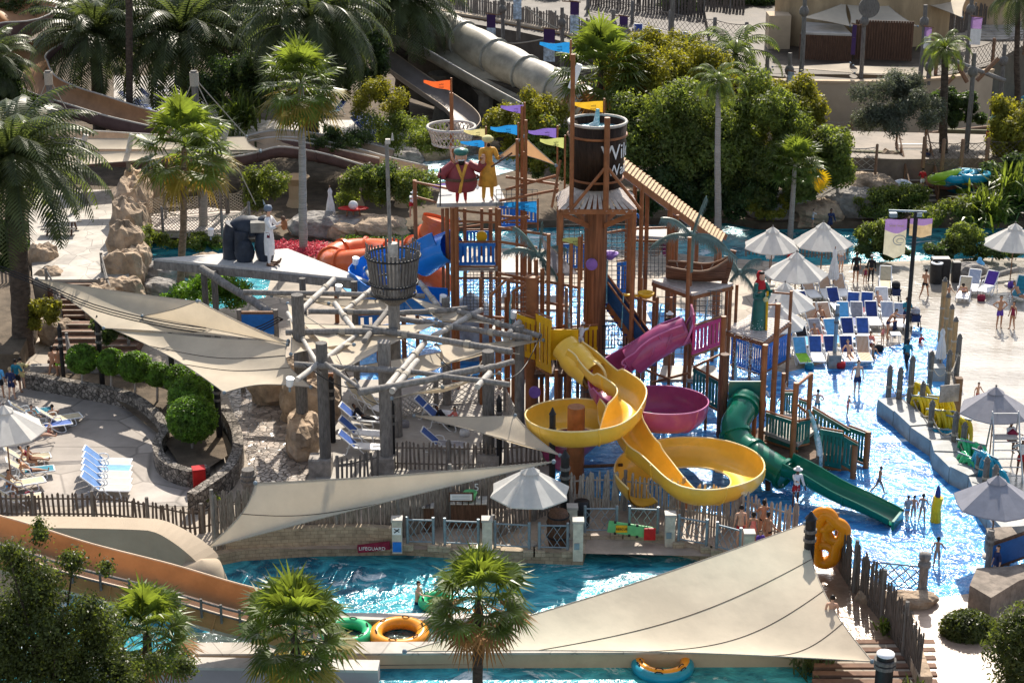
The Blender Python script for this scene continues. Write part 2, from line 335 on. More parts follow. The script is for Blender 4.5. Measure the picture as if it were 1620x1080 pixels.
def chute(name, path, wd, dp, m, parent, k=8, th=.05, rimm=None, roll=0, arc=1.0, rimname='rim', outer=None, cut=None):
    pts = cr(path, k); N = len(pts); S = 12; ins = []; outs = []; e1 = []; e2 = []
    for i, p in enumerate(pts):
        t = pts[min(i+1, N-1)]-pts[max(i-1, 0)]; t.normalize(); n = Vector((t.y, -t.x, 0)).normalized(); u = n.cross(t); u = u if u.z > 0 else -u
        ww = wd(i/(N-1)) if callable(wd) else wd; dd = dp(i/(N-1)) if callable(dp) else dp
        def pt(j, o):
            a = math.pi*(j/S); return p+n*(-(ww/2+o)*math.cos(a))+u*(dd-(dd+o)*(math.sin(a)**.75))
        lo, hi = cut(i/(N-1)) if cut else (0, 0); js = [lo+(S-lo-hi)*j/S for j in range(S+1)]
        ins += [pt(j, 0) for j in js]; outs += [pt(j, th) for j in js]; e1.append(pt(js[0], th/2)); e2.append(pt(js[-1], th/2))
    b = MB(); W = S+1; fs = []
    for i in range(N-1):
        for j in range(S): fs.append((i*W+j, i*W+j+1, (i+1)*W+j+1, (i+1)*W+j))
    b.add(ins, fs, True); fo = [f[::-1] for f in fs]
    if outer is None: b.add(outs, fo, True)
    o = b.build(name, m, parent)
    if outer is not None: MB().add(outs, fo, True).build('outer_shell', outer, parent)
    MB().tube(e1, th*.75, 6).build(rimname, rimm or m, parent); MB().tube(e2, th*.75, 6).build(rimname, rimm or m, parent)
    for i in range(k, N-2, int(k*1.5)): MB().tube([outs[i*W+j] for j in range(S+1)], .045, 5).build('flange', outer or m, parent)
    return o
def sail(corners, label, m='sail', sagc=.12, drop=.4, n=16, name='shade_sail', seams=0, cat='shade sail', lift=0):
    c = [Vector(x) for x in corners]; cen = sum(c, Vector())/len(c); b = MB()
    def edge(a, d, t):
        p = a.lerp(d, t); return p.lerp(cen, sagc*4*t*(1-t))
    g = []
    if len(c) == 3:
        c = [c[0], c[1], c[2], c[2]]; 
    for i in range(n+1):
        for j in range(n+1):
            u, v = i/n, j/n
            top, bot = edge(c[0], c[1], u), (edge(c[3], c[2], u) if c[3] != c[2] else c[2].copy())
            lf, rt = edge(c[0], c[3], v), edge(c[1], c[2], v)
            pq = (c[0]*(1-u)*(1-v)+c[1]*u*(1-v)+c[2]*u*v+c[3]*(1-u)*v); p = top*(1-v)+bot*v+lf*(1-u)+rt*u-pq
            p.z -= drop*16*u*(1-u)*v*(1-v); g.append(p)
    W = n+1; b.add(g, [(i*W+j, (i+1)*W+j, (i+1)*W+j+1, i*W+j+1) for i in range(n) for j in range(n)], True)
    t = thing(name, label, cat, c[0]); b.build('cloth', M_[m], t)
    h = MB(); h.tube([g[i*W] for i in range(W)], .02, 5); h.tube([g[i] for i in range(W)], .02, 5); h.tube([g[n*W+i] for i in range(W)], .02, 5)
    if c[3] != c[2]: h.tube([g[i*W+n] for i in range(W)], .02, 5)
    h.build('edge_cable', M_['rope'], t)
    for q in set(tuple(x) for x in c): MB().ball(q, .09, 7, 5).build('corner_shackle', M_['steel'], t)
    for s_ in range(1, seams+1):
        j = int(n*s_/(seams+1)); MB().tube([g[i*W+j]+Vector((0, 0, .012)) for i in range(W)], .014, 4).build('seam', M_['barkd'], t)
    return t
def log(name, a, b, r, m, parent, wraps=0, n=9, bend=.0):
    a, b = Vector(a), Vector(b); k = 6; pts = []
    for i in range(k+1): q = a.lerp(b, i/k); q.z += bend*math.sin(math.pi*i/k)+random.uniform(-.02, .02); pts.append(q)
    o = MB().tube(pts, [r*random.uniform(.92, 1.08) for _ in pts], n).build(name, m, parent)
    for w_ in range(wraps):
        u = (w_+.7)/(wraps+.4); q = a.lerp(b, u); d = (b-a).normalized()*.13; MB().tube([q-d, q+d], r*1.22, n).build('rope_wrap', M_['rope'], o)
    return o
def arc(c, r, a0, a1, n, z0, z1=None, sy=1.0):
    z1 = z0 if z1 is None else z1
    return [Vector((c[0]+r*math.cos(R(a0+(a1-a0)*i/n)), c[1]+sy*r*math.sin(R(a0+(a1-a0)*i/n)), z0+(z1-z0)*i/n)) for i in range(n+1)]
# ---------- loungers
def mk_lounger():
    t = thing('sun_lounger', '', 'sun lounger'); M = M_['white']
    # head at +y, foot at -y ; back raised
    for s in (-1, 1):
        x = .31*s
        MB().tube([(x, -.95, .30), (x, .25, .34), (x, .95, .95)], .032, 6).build('side_rail', M, t)
        MB().tube(cr([(x*1.12, -.55, .33), (x*1.2, -.62, .05), (x*1.2, -.35, .02), (x*1.15, .0, .30), (x*1.15, .1, .52), (x*1.15, .45, .50), (x*1.15, .6, .05), (x*1.15, .75, .03)], 4), .028, 6).build('leg', M, t)
    [MB().beam((-.31, a, z), (.31, a, z), .06, .05).build('cross_bar', M, t) for a, z in ((-.95, .30), (.95, .95))]
    MB().add([(-.29, -.93, .325), (.29, -.93, .325), (.29, .25, .355), (-.29, .25, .355), (-.29, -.93, .30), (.29, -.93, .30), (.29, .25, .33), (-.29, .25, .33)], [(0, 1, 2, 3), (7, 6, 5, 4), (0, 4, 5, 1)]).build('seat', M_['white'], t)
    MB().add([(-.28, .27, .37), (.28, .27, .37), (.28, .93, .955), (-.28, .93, .955), (-.28, .30, .34), (.28, .30, .34), (.28, .96, .93), (-.28, .96, .93)], [(0, 1, 2, 3), (7, 6, 5, 4), (2, 6, 7, 3)]).build('backrest', M_['blue'], t)
    return t
LOUNGER = Proto(mk_lounger)
def mk_umbrella(m='canvas', n=8, r=1.6):
    def f():
        t = thing('parasol', '', 'parasol'); b = MB(); h = 2.3; vs = [(0, 0, h+.75)]
        k = n*2; ring = lambda rr, z: [((rr if i % 2 == 0 else rr*.885)*math.cos(2*math.pi*i/k), (rr if i % 2 == 0 else rr*.885)*math.sin(2*math.pi*i/k), z-(.05*rr/r if i % 2 else 0)) for i in range(k)]
        prof = [(.26, h+.86), (r*.5, h+.52), (r, h), (r, h-.05)]; v = []
        for rr, z in prof: v += ring(rr, z)
        fs = [(i*k+j, i*k+(j+1) % k, (i+1)*k+(j+1) % k, (i+1)*k+j) for i in range(3) for j in range(k)]; b.add(v, fs)
        c = b.build('canopy', M_[m], t)
        vt = MB(); v = ring(.40, h+.84)+ring(.03, h+1.1); vt.add(v, [(j, (j+1) % k, k+(j+1) % k, k+j) for j in range(k)]); vt.build('vent', M_[m], c)
        MB().tube([(0, 0, 0), (0, 0, h+1.1)], .032, 8).build('pole', M_['wood'], t); MB().ball((0, 0, h+1.15), .05, 8, 5).build('finial', M_['logd'], t)
        for i in range(n): a = 2*math.pi*i/n; MB().beam((.05*math.cos(a), .05*math.sin(a), h+.55), (r*.97*math.cos(a), r*.97*math.sin(a), h-.03), .02, .03).build('rib', M_['wood'], t)
        MB().lathe((0, 0, 0), [(0, .1), (.28, .09), (.3, 0)], 14).build('base', M_['conc'], t); return t
    return f
PARA = Proto(mk_umbrella()); PARAG = Proto(mk_umbrella('canvg', 6))
def mk_closed():
    t = thing('closed_parasol', '', 'parasol'); b = MB(); prof = [(.03, 2.75), (.13, 2.5), (.10, 2.25), (.22, 1.6), (.27, 1.0), (.2, .98)]; v = []; k = 24
    for r, z in prof: v += [((r*(1+.18*(-1)**j))*math.cos(2*math.pi*j/k), (r*(1+.18*(-1)**j))*math.sin(2*math.pi*j/k), z-.05*(j % 3)) for j in range(k)]
    b.add(v, [(i*k+j, i*k+(j+1) % k, (i+1)*k+(j+1) % k, (i+1)*k+j) for i in range(5) for j in range(k)]); b.build('canopy', M_['cloth_w'], t)
    MB().tube([(0, 0, 0), (0, 0, 2.85)], .03, 7).build('pole', M_['wood'], t); MB().lathe((0, 0, 0), [(0, .14), (.3, .12), (.33, 0)], 16).build('base', M_['conc'], t); return t
CLOSED = Proto(mk_closed)
def ring_mesh(r, q, m, name='swim_ring', seg=28, handles=True):
    def f():
        t = thing(name, '', 'swim ring'); MB().tube([(r*math.cos(2*math.pi*i/seg), r*math.sin(2*math.pi*i/seg), q) for i in range(seg)], q, 12, closed=True).build('ring', M_[m], t)
        if handles:
            for i in range(6):
                a = math.pi/3*i+.3; c = Vector((r*math.cos(a), r*math.sin(a), q*1.98)); d = Vector((-math.sin(a), math.cos(a), 0))
                MB().tube([c-d*.14, c-d*.07+Vector((0, 0, .05)), c+d*.07+Vector((0, 0, .05)), c+d*.14], .022, 5).build('handle', M_['black'], t)
        return t
    return Proto(f)
# ---------- foliage
def leaves(centers, radii, n, size, aspect=.5, shell=.55, up=.3, fuzz=.13):
    centers = np.array(centers, 'f'); radii = np.array(radii, 'f').reshape(len(centers), -1); radii = np.broadcast_to(radii, (len(centers), 3)) if radii.shape[1] == 1 else radii
    vol = radii.prod(1)**(.75); idx = RN.choice(len(centers), n, p=vol/vol.sum()); d = RN.normal(size=(n, 3)); d /= np.linalg.norm(d, axis=1)[:, None]
    rr = shell+(1-shell)*RN.random(n)**.6; rr *= 1+fuzz*RN.normal(size=n); p = centers[idx]+d*radii[idx]*rr[:, None]
    nr = d+RN.normal(size=(n, 3))*.7; nr[:, 2] += up; nr /= np.linalg.norm(nr, axis=1)[:, None]
    a = np.cross(nr, RN.normal(size=(n, 3))); a /= np.linalg.norm(a, axis=1)[:, None]; b = np.cross(nr, a); s = (size*(.6+.8*RN.random(n)))[:, None]
    v = np.stack([p-a*s, p+b*s*aspect+nr*s*.15, p+a*s, p-b*s*aspect+nr*s*.15], 1).reshape(-1, 3); f = np.arange(4*n).reshape(n, 4); return v, f
def clumps(rad, n, cr_=.4, squash=1.0, low=-.6):
    cs = []; rs = []
    for i in range(n):
        d = Vector((random.gauss(0, 1), random.gauss(0, 1), random.gauss(0, 1))).normalized()
        if d.z < low: d.z = -d.z
        k = random.uniform(.45, 1); cs.append((d.x*rad[0]*k, d.y*rad[1]*k, d.z*rad[2]*k)); q = cr_*random.uniform(.7, 1.3); rs.append((q*min(rad[0], rad[1]), q*min(rad[0], rad[1]), q*min(rad)*squash))
    return cs, rs
def tree(name, loc, h, rad, label, m='leafm', cat='tree', n=9000, size=.14, nc=22, crs=.36, tr=.14, bark='barkd', low=-.6, group=None, cz=None, aspect=.5, shell=.45):
    t = thing(name, label, cat, loc, group); cz = cz or h-rad[2]; cs, rs = clumps(rad, nc, crs, low=low)
    v, f = leaves(cs, rs, n, size, aspect, shell, .3, .2); v = v+np.array([0, 0, cz], 'f'); me = npmesh('crown', v, f); me.materials.append(M_[m]); o = link('crown', me, t)
    if tr:
        b = MB(); b.tube([(0, 0, -.2), (tr*.6, 0, cz*.4), (0, tr*.5, cz*.8), (0, 0, cz)], [tr*1.3, tr, tr*.8, tr*.5], 8)
        for c in cs[:9]: b.tube([(0, tr*.3, cz*.62), (c[0]*.5, c[1]*.5, cz+c[2]*.35-.1*rad[2]), (c[0]*.9, c[1]*.9, cz+c[2]*.9)], [tr*.5, tr*.3, tr*.1], 5)
        b.build('trunk', M_[bark], t)
    return t
def frond_pinnate(L, nl, ll, droop, rise, az, rollk=0.5, wid=.05):
    """one date/coconut frond: quads for leaflets + rachis"""
    v = []; f = []; ca, sa = math.cos(az), math.sin(az); out = Vector((ca, sa, 0)); side = Vector((-sa, ca, 0)); p = Vector((0, 0, 0)); ang = rise; prev = None
    K = nl
    for i in range(K):
        t = i/(K-1); dirv = out*math.cos(ang)+Vector((0, 0, math.sin(ang))); 
        if i > 2:
            up = side.cross(dirv); l = ll*(math.sin(math.pi*min(1, t*.86+.12))**.7)*random.uniform(.85, 1.1)
            for s in (-1, 1):
                ld = (side*s*.82+dirv*.55-up*(-.25)).normalized(); tip = p+ld*l+Vector((0, 0, -l*.28*random.uniform(.4, 1.5))); mid = p+ld*l*.5+Vector((0, 0, -.02)); ww = dirv*wid
                o = len(v); v += [p-ww*.4, p+ww*.4, mid+ww*.6, mid-ww*.6, tip]; f += [(o, o+1, o+2, o+3), (o+3, o+2, o+4, o+4)]
        r_ = .045*(1-t*.8); o = len(v); q = [p+side*r_, p-Vector((0, 0, r_)), p-side*r_]; v += q
        if prev is not None: f += [(prev, prev+1, o+1, o), (prev+1, prev+2, o+2, o+1), (prev+2, prev, o, o+2)]
        prev = o; p = p+dirv*(L/K); ang -= droop/K*(.6+t*.9)
    return v, f
def crown_mesh(kind, nf=44, L=2.8, seed=1, **k):
    random.seed(seed); V_ = []; F = []; 
    for i in range(nf):
        u = (i+.5)/nf; az = i*2.39996+random.uniform(-.2, .2)
        if kind == 'date': rise = R(82-100*u+random.uniform(-8, 8)); v, f = frond_pinnate(L*random.uniform(.85, 1.08), k.get('nl', 30), k.get('ll', .55), R(k.get('droop', 95)), rise, az, wid=k.get('wid', .05))
        else:
            rise = R(k.get('r0', 88)-k.get('spread', 115)*u+random.uniform(-8, 8)); v = []; f = []; out = Vector((math.cos(az), math.sin(az), 0)); side = Vector((-math.sin(az), math.cos(az), 0))
            pl = L*.58*random.uniform(.8, 1.1); d = out*math.cos(rise)+Vector((0, 0, math.sin(rise))); c = d*pl; c.z -= .12*pl*math.cos(rise); up = side.cross(d)*-1; up = up if up.z > 0 else -up
            o = len(v); v += [side*.03, -side*.03, c-side*.02, c+side*.02]; f.append((o, o+1, o+2, o+3)); ns = 22; fr = L*.46*random.uniform(.85, 1.1)
            for s in range(ns):
                a = R(-125+250*(s+.5)/ns); dd = (d*math.cos(a)+side*math.sin(a)); w_ = side*math.cos(a)-d*math.sin(a); m1 = c+dd*fr*.5+up*.05*fr; tip = c+dd*fr*random.uniform(.85, 1.12)-Vector((0, 0, fr*random.uniform(.02, .38))); q = fr*.5*R(250)/ns*.46
                o = len(v); v += [c+w_*.01, c-w_*.01, m1-w_*q+up*.03*(s % 2), m1+w_*q+up*.03*((s+1) % 2), tip+w_*.008]; f += [(o, o+1, o+2, o+3), (o+3, o+2, o+4, o+4)]
        o = len(V_); V_ += v; F += [tuple(x+o for x in y) for y in f]
    me = bpy.data.meshes.new('crown'); me.from_pydata([tuple(x) for x in V_], [], [tuple(dict.fromkeys(q)) for q in F]); return me
CM = {}
def palm(name, px, py, yf, label, kind='date', sc=1.0, m='palm', bark='barkd', tr=.2, dead=None, seed=1, group=None, zb=0, base=None, squash=1, rz=0, yellow=0, **k):
    top = V(px, py, yf); bx = base if base is not None else px; bt = V(bx, yf, yf); bt.z = zb
    t = thing(name, label, 'palm tree', bt, group); key = (kind, seed, tuple(sorted(k.items())))
    if key not in CM: CM[key] = crown_mesh(kind, seed=seed, **k)
    me = CM[key].copy(); me.materials.append(M_[m]); me.name = 'crown'; o = link('crown', me, t); o.location = top-bt; o.scale = (sc, sc, sc*squash); o.rotation_euler = (0, 0, rz)
    q = top-bt; mid = q*.5+Vector((q.x*.08, 0, 0)); pts = cr([(0, 0, -.5), q*.25, mid, q*.8, q+Vector((0, 0, -.05))], 5); rr = [tr*(1.25-.45*i/(len(pts)-1))*(1+.10*(i % 2)) for i in range(len(pts))]
    MB().tube(pts, rr, 10).build('trunk', M_[bark], None).__setattr__('parent', t); list(C.objects)[-1].location = (0, 0, 0)
    tk = [c for c in t.children if c.name.startswith('trunk')][0]; tk.data.transform(Matrix.Translation(ORG[tk.name]))
    if dead:
        random.seed(seed+5); v = []; f = []
        vs_, f = [], []
        if kind == 'fan':
            me = crown_mesh('fan', nf=dead[0], seed=seed+9, r0=-8, spread=60, L=2.8); me.name = 'dead_fronds'
        for i in range(dead[0] if kind != 'fan' else 0):
            az = i*2.4; vv, ff = frond_pinnate(dead[1], 16, .45, R(50), R(-25-random.uniform(0, 30)), az, wid=.06); oo = len(v); v += vv; f += [tuple(dict.fromkeys(x+oo for x in y)) for y in ff]
        me = me if kind == 'fan' else bpy.data.meshes.new('dead_fronds'); kind == 'fan' or me.from_pydata([tuple(x) for x in v], [], f); me.materials.clear(); me.materials.append(M_[dead[2]]); o = link('dead_fronds', me, t); o.location = top-bt-Vector((0, 0, .15*sc)); o.scale = (sc, sc, sc)
    return t
def spiky(name, loc, n, L, label, m='palmg', cat='plant', group=None, wid=.09):
    t = thing(name, label, cat, loc, group); v = []; f = []
    for i in range(n):
        az = random.uniform(0, 6.28); el = R(random.uniform(15, 88)); o0 = Vector((random.gauss(0, L*.25), random.gauss(0, L*.25), random.uniform(0, L*.6))); d = Vector((math.cos(az)*math.cos(el), math.sin(az)*math.cos(el), math.sin(el))); s = Vector((-math.sin(az), math.cos(az), 0))*wid/2; l = L*random.uniform(.6, 1.1)
        a, b, c = o0, o0+d*l*.6, o0+d*l+Vector((0, 0, -l*.25)); o = len(v); v += [a-s, a+s, b+s, b-s, c]; f += [(o, o+1, o+2, o+3), (o+3, o+2, o+4)]
    me = bpy.data.meshes.new('leaves'); me.from_pydata([tuple(x) for x in v], [], f); me.materials.append(M_[m]); link('leaves', me, t); return t
def rock(loc, r, label, m='rock', n=14, name='boulder'):
    r = Vector(r) if hasattr(r, '__len__') else Vector((r, r, r)); ox = random.uniform(0, 50); b = MB(); vs = []; nu, nv = 22, 14
    for i in range(nv+1):
        for k in range(nu):
            a, c = math.pi*i/nv, 2*math.pi*k/nu; d = Vector((math.sin(a)*math.cos(c), math.sin(a)*math.sin(c), math.cos(a))); sq = 1/max(abs(d.x)**3+abs(d.y)**3+abs(d.z)**3, .01)**(1/3)
            q = sq*(1+.16*noise3((d.x*2+ox, d.y*2, d.z*2*r.z), 1.2)+.09*noise3((d.x*5+ox, d.y*5, d.z*4*r.z), 1.5)+random.uniform(-.025, .025)); vs.append((d.x*r.x*q, d.y*r.y*q, d.z*r.z*q*.9))
    b.add(vs, [(i*nu+k, (i+1)*nu+k, (i+1)*nu+(k+1) % nu, i*nu+(k+1) % nu) for i in range(nv) for k in range(nu)], False); o = b.build(name, M_[m], None, origin=(0, 0, 0)); o.location = Vector(loc)+Vector((0, 0, r.z*.4)); return tag(o, label, 'rock')
FONT = {}
def text(parent, s, size, loc, rot, m, name='lettering', ext=.006):
    c = bpy.data.curves.new(name, 'FONT'); c.body = s; c.size = size; c.extrude = ext; c.align_x = 'CENTER'; c.align_y = 'CENTER'
    tmp = bpy.data.objects.new('tmp', c); C.objects.link(tmp); dg = bpy.context.evaluated_depsgraph_get(); me = bpy.data.meshes.new_from_object(tmp.evaluated_get(dg)); bpy.data.objects.remove(tmp)
    me.materials.clear(); me.materials.append(m); o = link(name, me, parent); o.location = Vector(loc)-(ORG.get(parent.name, Vector((0, 0, 0))) if parent else Vector((0, 0, 0))); o.rotation_euler = rot; return o
# ================================================================ people
def rotx(v, a): c, s = math.cos(a), math.sin(a); return Vector((v.x, v.y*c-v.z*s, v.y*s+v.z*c))
POSES = dict(  # lean(back +), hip pitch L/R (forward +), knee L/R, arm pitch L/R, abduct L/R, elbow L/R
 stand=(2, (3, -4), (4, 6), (5, -6), (10, 12), (12, 18)),
 hips=(3, (2, -3), (4, 5), (-15, -15), (48, 48), (85, 85)),
 walk=(-4, (26, -20), (10, 28), (-22, 26), (10, 10), (20, 35)),
 hold=(0, (3, -3), (4, 5), (35, 30), (14, 14), (80, 85)),
 reach=(-6, (4, -2), (6, 4), (70, 10), (18, 12), (25, 20)),
 bend=(-38, (8, 2), (12, 8), (55, 50), (10, 10), (30, 30)),
 sit=(-8, (84, 86), (82, 80), (35, 30), (14, 14), (50, 55)),
 recline=(48, (88, 84), (8, 20), (10, 15), (22, 22), (60, 65)),
 wave=(0, (4, -4), (5, 5), (150, -5), (20, 12), (60, 15)),
 turned=(2, (8, -8), (8, 8), (15, -10), (25, 14), (40, 15)),
)
BODY = {}
def body(pose):
    if pose in BODY: return BODY[pose]
    lean, hp, kn, ap, ab, el = POSES[pose]; vs = [Vector((0, 0, 0))]; rad = [(.125, .10)]; ed = []; bone = ['pelvis']
    def add(p, par, r, b): vs.append(Vector(p)); rad.append(r if isinstance(r, tuple) else (r, r)); ed.append((par, len(vs)-1)); bone.append(b); return len(vs)-1
    La = -R(lean); up = lambda z, y=0: rotx(Vector((0, y, z)), La)
    sp = add(up(.16), 0, (.11, .09), 'torso'); ch = add(up(.34), sp, (.135, .10), 'torso'); nb = add(up(.48), ch, (.075, .065), 'torso'); nk = add(up(.545), nb, .05, 'neck')
    ha = La*.55; H0 = vs[nk]; hup = lambda z, y: H0+rotx(Vector((0, y, z)), ha)
    h1 = add(hup(.055, -.012), nk, (.062, .07), 'head'); h2 = add(hup(.13, -.008), h1, (.076, .092), 'head'); h3 = add(hup(.20, .008), h2, (.068, .082), 'head'); add(hup(.235, .012), h3, (.035, .045), 'head'); add(hup(.105, -.105), h2, .014, 'face')
    for s in (-1, 1): add(hup(.12, .0)+Vector((s*.085, 0, 0)), h2, .014, 'face')
    for i, s in enumerate((-1, 1)):
        sh = add(up(.44)+Vector((s*.165, 0, 0)), ch, .055, 'arm'); a = R(ap[i])-R(lean)*.6; b_ = R(ab[i])
        d = rotx(Vector((s*math.sin(b_), 0, -math.cos(b_))), -a); e = vs[sh]+d*.28; m1 = add(vs[sh]+d*.14, sh, .045, 'arm'); eb = add(e, m1, .036, 'arm'); ax = Vector((1, 0, 0))
        if pose == 'hips': d2 = Vector((-s*.75, -.18, -.55)).normalized()
        else: d2 = rotx(d-Vector((d.x*.6, 0, 0)), -R(el[i])).normalized()
        f1 = add(e+d2*.10, eb, .034, 'fore'); wr = add(e+d2*.235, f1, .024, 'fore'); pa = add(e+d2*.30, wr, (.034, .018), 'hand')
        n = d2.cross(Vector((s, .01, 0))).normalized(); sd = d2.cross(n).normalized()
        for k, (o, l) in enumerate(((-.027, .062), (-.009, .075), (.009, .07), (.027, .055))):
            q = add(vs[pa]+sd*o+d2*.03, pa, .010, 'hand'); q2 = add(vs[q]+d2*l*.6, q, .009, 'hand'); add(vs[q2]+d2*l*.4+n*.012, q2, .007, 'hand')
        q = add(vs[wr]+d2*.04+sd*(.038*-s), wr, .011, 'hand'); add(vs[q]+d2*.035+sd*(.02*-s), q, .009, 'hand')
        hj = add(Vector((s*.085, 0, -.07)), 0, .088, 'hip'); t = R(hp[i]); td = rotx(Vector((s*.05, 0, -1)), -t).normalized(); kk = vs[hj]+td*.40
        th = add(vs[hj]+td*.2, hj, .073, 'thigh'); kj = add(kk, th, .052, 'knee'); sd2 = rotx(td, R(kn[i])).normalized(); cf = add(kk+sd2*.14, kj, .052, 'calf'); an = add(kk+sd2*.39, cf, .034, 'calf')
        fd = rotx(sd2, R(-88)).normalized(); fd = Vector((fd.x, fd.y, fd.z)); hl = add(vs[an]+sd2*.045, an, .03, 'foot'); add(vs[hl]+fd*.16, hl, (.036, .02), 'foot')
    me = bpy.data.meshes.new('body'); me.from_pydata([tuple(v) for v in vs], ed, []); o = bpy.data.objects.new('tmpb', me); C.objects.link(o)
    m = o.modifiers.new('s', 'SKIN'); m.use_smooth_shade = True; m.branch_smoothing = .6
    for i, r in enumerate(rad): me.skin_vertices[0].data[i].radius = r; me.skin_vertices[0].data[i].use_root = (i == 0)
    ss = o.modifiers.new('ss', 'SUBSURF'); ss.levels = 1; ss.render_levels = 1
    dg = bpy.context.evaluated_depsgraph_get(); ev = bpy.data.meshes.new_from_object(o.evaluated_get(dg)); bpy.data.objects.remove(o)
    zmin = min(v.co.z for v in ev.vertices); 
    if pose in ('sit',): off = .10
    elif pose == 'recline': off = .10
    else: off = -zmin
    ev.transform(Matrix.Translation((0, 0, off)))
    J = [v+Vector((0, 0, off)) for v in vs]; lab = []
    segs = [(J[a], J[b], bone[b], b) for a, b in ed]
    for v in ev.vertices:
        best = None
        for a, b, bn, bi in segs:
            ab_ = b-a; t = max(0, min(1, (v.co-a).dot(ab_)/max(ab_.length_squared, 1e-9))); d = (v.co-(a+ab_*t)).length-rad[bi][0]*.8
            if best is None or d < best[0]: best = (d, bn, t, v.co.z-J[0].z, rotx(v.co-J[nk], -ha))
        lab.append(best[1:])
    BODY[pose] = (ev, lab, J, nk, ha); return BODY[pose]
GAR = {}
def garment(pose, kind):
    if (pose, kind) in GAR: return GAR[(pose, kind)]
    ev, lab, J, nk, ha = body(pose); La = -R(POSES[pose][0])
    def inside(i):
        b, t, z, hd = lab[i]; zt = rotx(ev.vertices[i].co-J[0], -La).z
        if kind == 'shorts': return b in ('pelvis', 'hip') or b == 'thigh' or (b == 'knee' and t < .15) or (b == 'torso' and zt < .06)
        if kind == 'trunks': return b in ('pelvis', 'hip') or (b == 'thigh' and t < .55) or (b == 'torso' and zt < .04)
        if kind == 'bottom': return (b in ('pelvis', 'hip')) and zt < .04
        if kind == 'top': return b == 'torso' and .26 < zt < .37
        if kind == 'suit': return (b in ('pelvis', 'hip', 'torso')) and zt < .42
        if kind == 'shirt': return (b == 'torso' and zt > -.02) or b == 'arm' or (b == 'pelvis' and zt > 0)
        if kind == 'long': return b in ('torso', 'arm', 'fore', 'pelvis')
        if kind == 'trousers': return b in ('pelvis', 'hip', 'thigh', 'knee', 'calf')
        if kind == 'hair': return b in ('head', 'face', 'neck') and ((hd.z > .165) or (hd.y > -.01 and hd.z > .07)) and not (b == 'face' and hd.y < -.05)
        if kind == 'longhair': return b in ('head', 'face', 'neck', 'torso') and ((hd.z > .165) or (hd.y > .0 and hd.z > -.02))
    k = dict(hair=.014, longhair=.02, shorts=.02, shirt=.02, long=.022).get(kind, .009); ins = [inside(i) for i in range(len(ev.vertices))]
    mp = {}; vs = []; fs = []
    for p in ev.polygons:
        if all(ins[i] for i in p.vertices):
            q = []
            for i in p.vertices:
                if i not in mp: mp[i] = len(vs); v = ev.vertices[i]; vs.append(tuple(v.co+v.normal*k))
                q.append(mp[i])
            fs.append(q)
    me = bpy.data.meshes.new(kind); me.from_pydata(vs, [], fs); me.polygons.foreach_set('use_smooth', [True]*len(fs)); GAR[(pose, kind)] = me; return me
NM = dict(shorts='shorts', trunks='shorts', bottom='bikini_bottom', top='bikini_top', suit='swimsuit', shirt='shirt', long='long_top', trousers='trousers', hair='hair', longhair='hair')
def person(loc, rz, h, pose, skin, wear, label, hair='hair', hairm='hair', hat=None, group=None, name='person', cat='person', extra=None):
    t = thing(name, label, cat, (0, 0, 0), group); ev = body(pose)[0]
    def put(me, nm, m):
        q = me.copy(); q.materials.clear(); q.materials.append(M_[m]); q.name = nm; return link(nm, q, t)
    put(ev, 'body', skin)
    for kind, m in wear: put(garment(pose, kind), NM[kind], m)
    if hair: put(garment(pose, hair), 'hair', hairm)
    J, nk, ha = body(pose)[2:]
    c = J[nk]+rotx(Vector((0, 0, .2)), ha)
    if hat == 'brim': MB().lathe(c, [(0, .09), (.07, .085), (.095, .02), (.10, -.01), (.19, -.03), (.19, -.04), (.09, -.02)], 14).build('hat', M_['cloth_w'], t)
    if hat == 'cap': MB().lathe(c, [(0, .07), (.07, .055), (.10, .0), (.105, -.03)], 12).box((c.x, c.y-.13, c.z-.02), (.12, .12, .015)).build('cap', M_['cloth_w'], t)
    if hat == 'veil': MB().lathe(c, [(0, .07), (.08, .04), (.115, -.06), (.13, -.16), (.22, -.3)], 14).build('headscarf', M_['cloth_k'], t)
    if hat == 'robe' or hat == 'veil': MB().lathe((0, 0, J[0].z), [(.19, .42), (.21, .2), (.22, 0), (.27, -.4), (.32, -J[0].z+.03)], 18, sy=.8).build('robe', M_[(wear or [('', 'cloth_k')])[0][1]], t)
    s = h/1.74; t.scale = (s, s, s); t.rotation_euler = (0, 0, rz); t.location = loc; ORG[t.name] = Vector((0, 0, 0)); return t
# ================================================================ the setting
soil = mat('dry_soil', (.115, .088, .062), .95, .3, 1.2, .03, 8); sand = mat('sandy_paving', (.34, .29, .235), .75, .2, .6, .01, .5, kind='crack')
pavet = mat('flagstone_paving', (.34, .30, .265), .6, .15, .7, .01, .32, kind='crack'); pavew = mat('bleached_paving', (.38, .345, .30), .6, .22, .7, .012, .8, kind='crack')
wetd = mat('wet_brown_paving', (.24, .165, .115), .20, .3, .9, .03, 4, spec=.6); deckm = mat('pale_deck_boards', (.40, .37, .33), .7, .15, 2, .01, 14, st=(1, 8, 1))
lowg = mat('dark_ground', (.09, .08, .065), .9, .4, .6, .03, 3); tan = mat('tan_render', (.44, .335, .225), .85, .14, .35, .006, 20)
tanl = mat('pale_tan_render', (.42, .34, .25), .85, .12, .3, .006, 20); channel = mat('channel_render', (.44, .26, .13), .7, .2, .4, .004, 8, st=(1, 1, 3))
b = MB(); b.add([(-1500, -200, -1.6), (1500, -200, -1.6), (1500, 3000, -1.6), (-1500, 3000, -1.6)], [(0, 1, 2, 3)]); struct(b.build('ground', lowg))
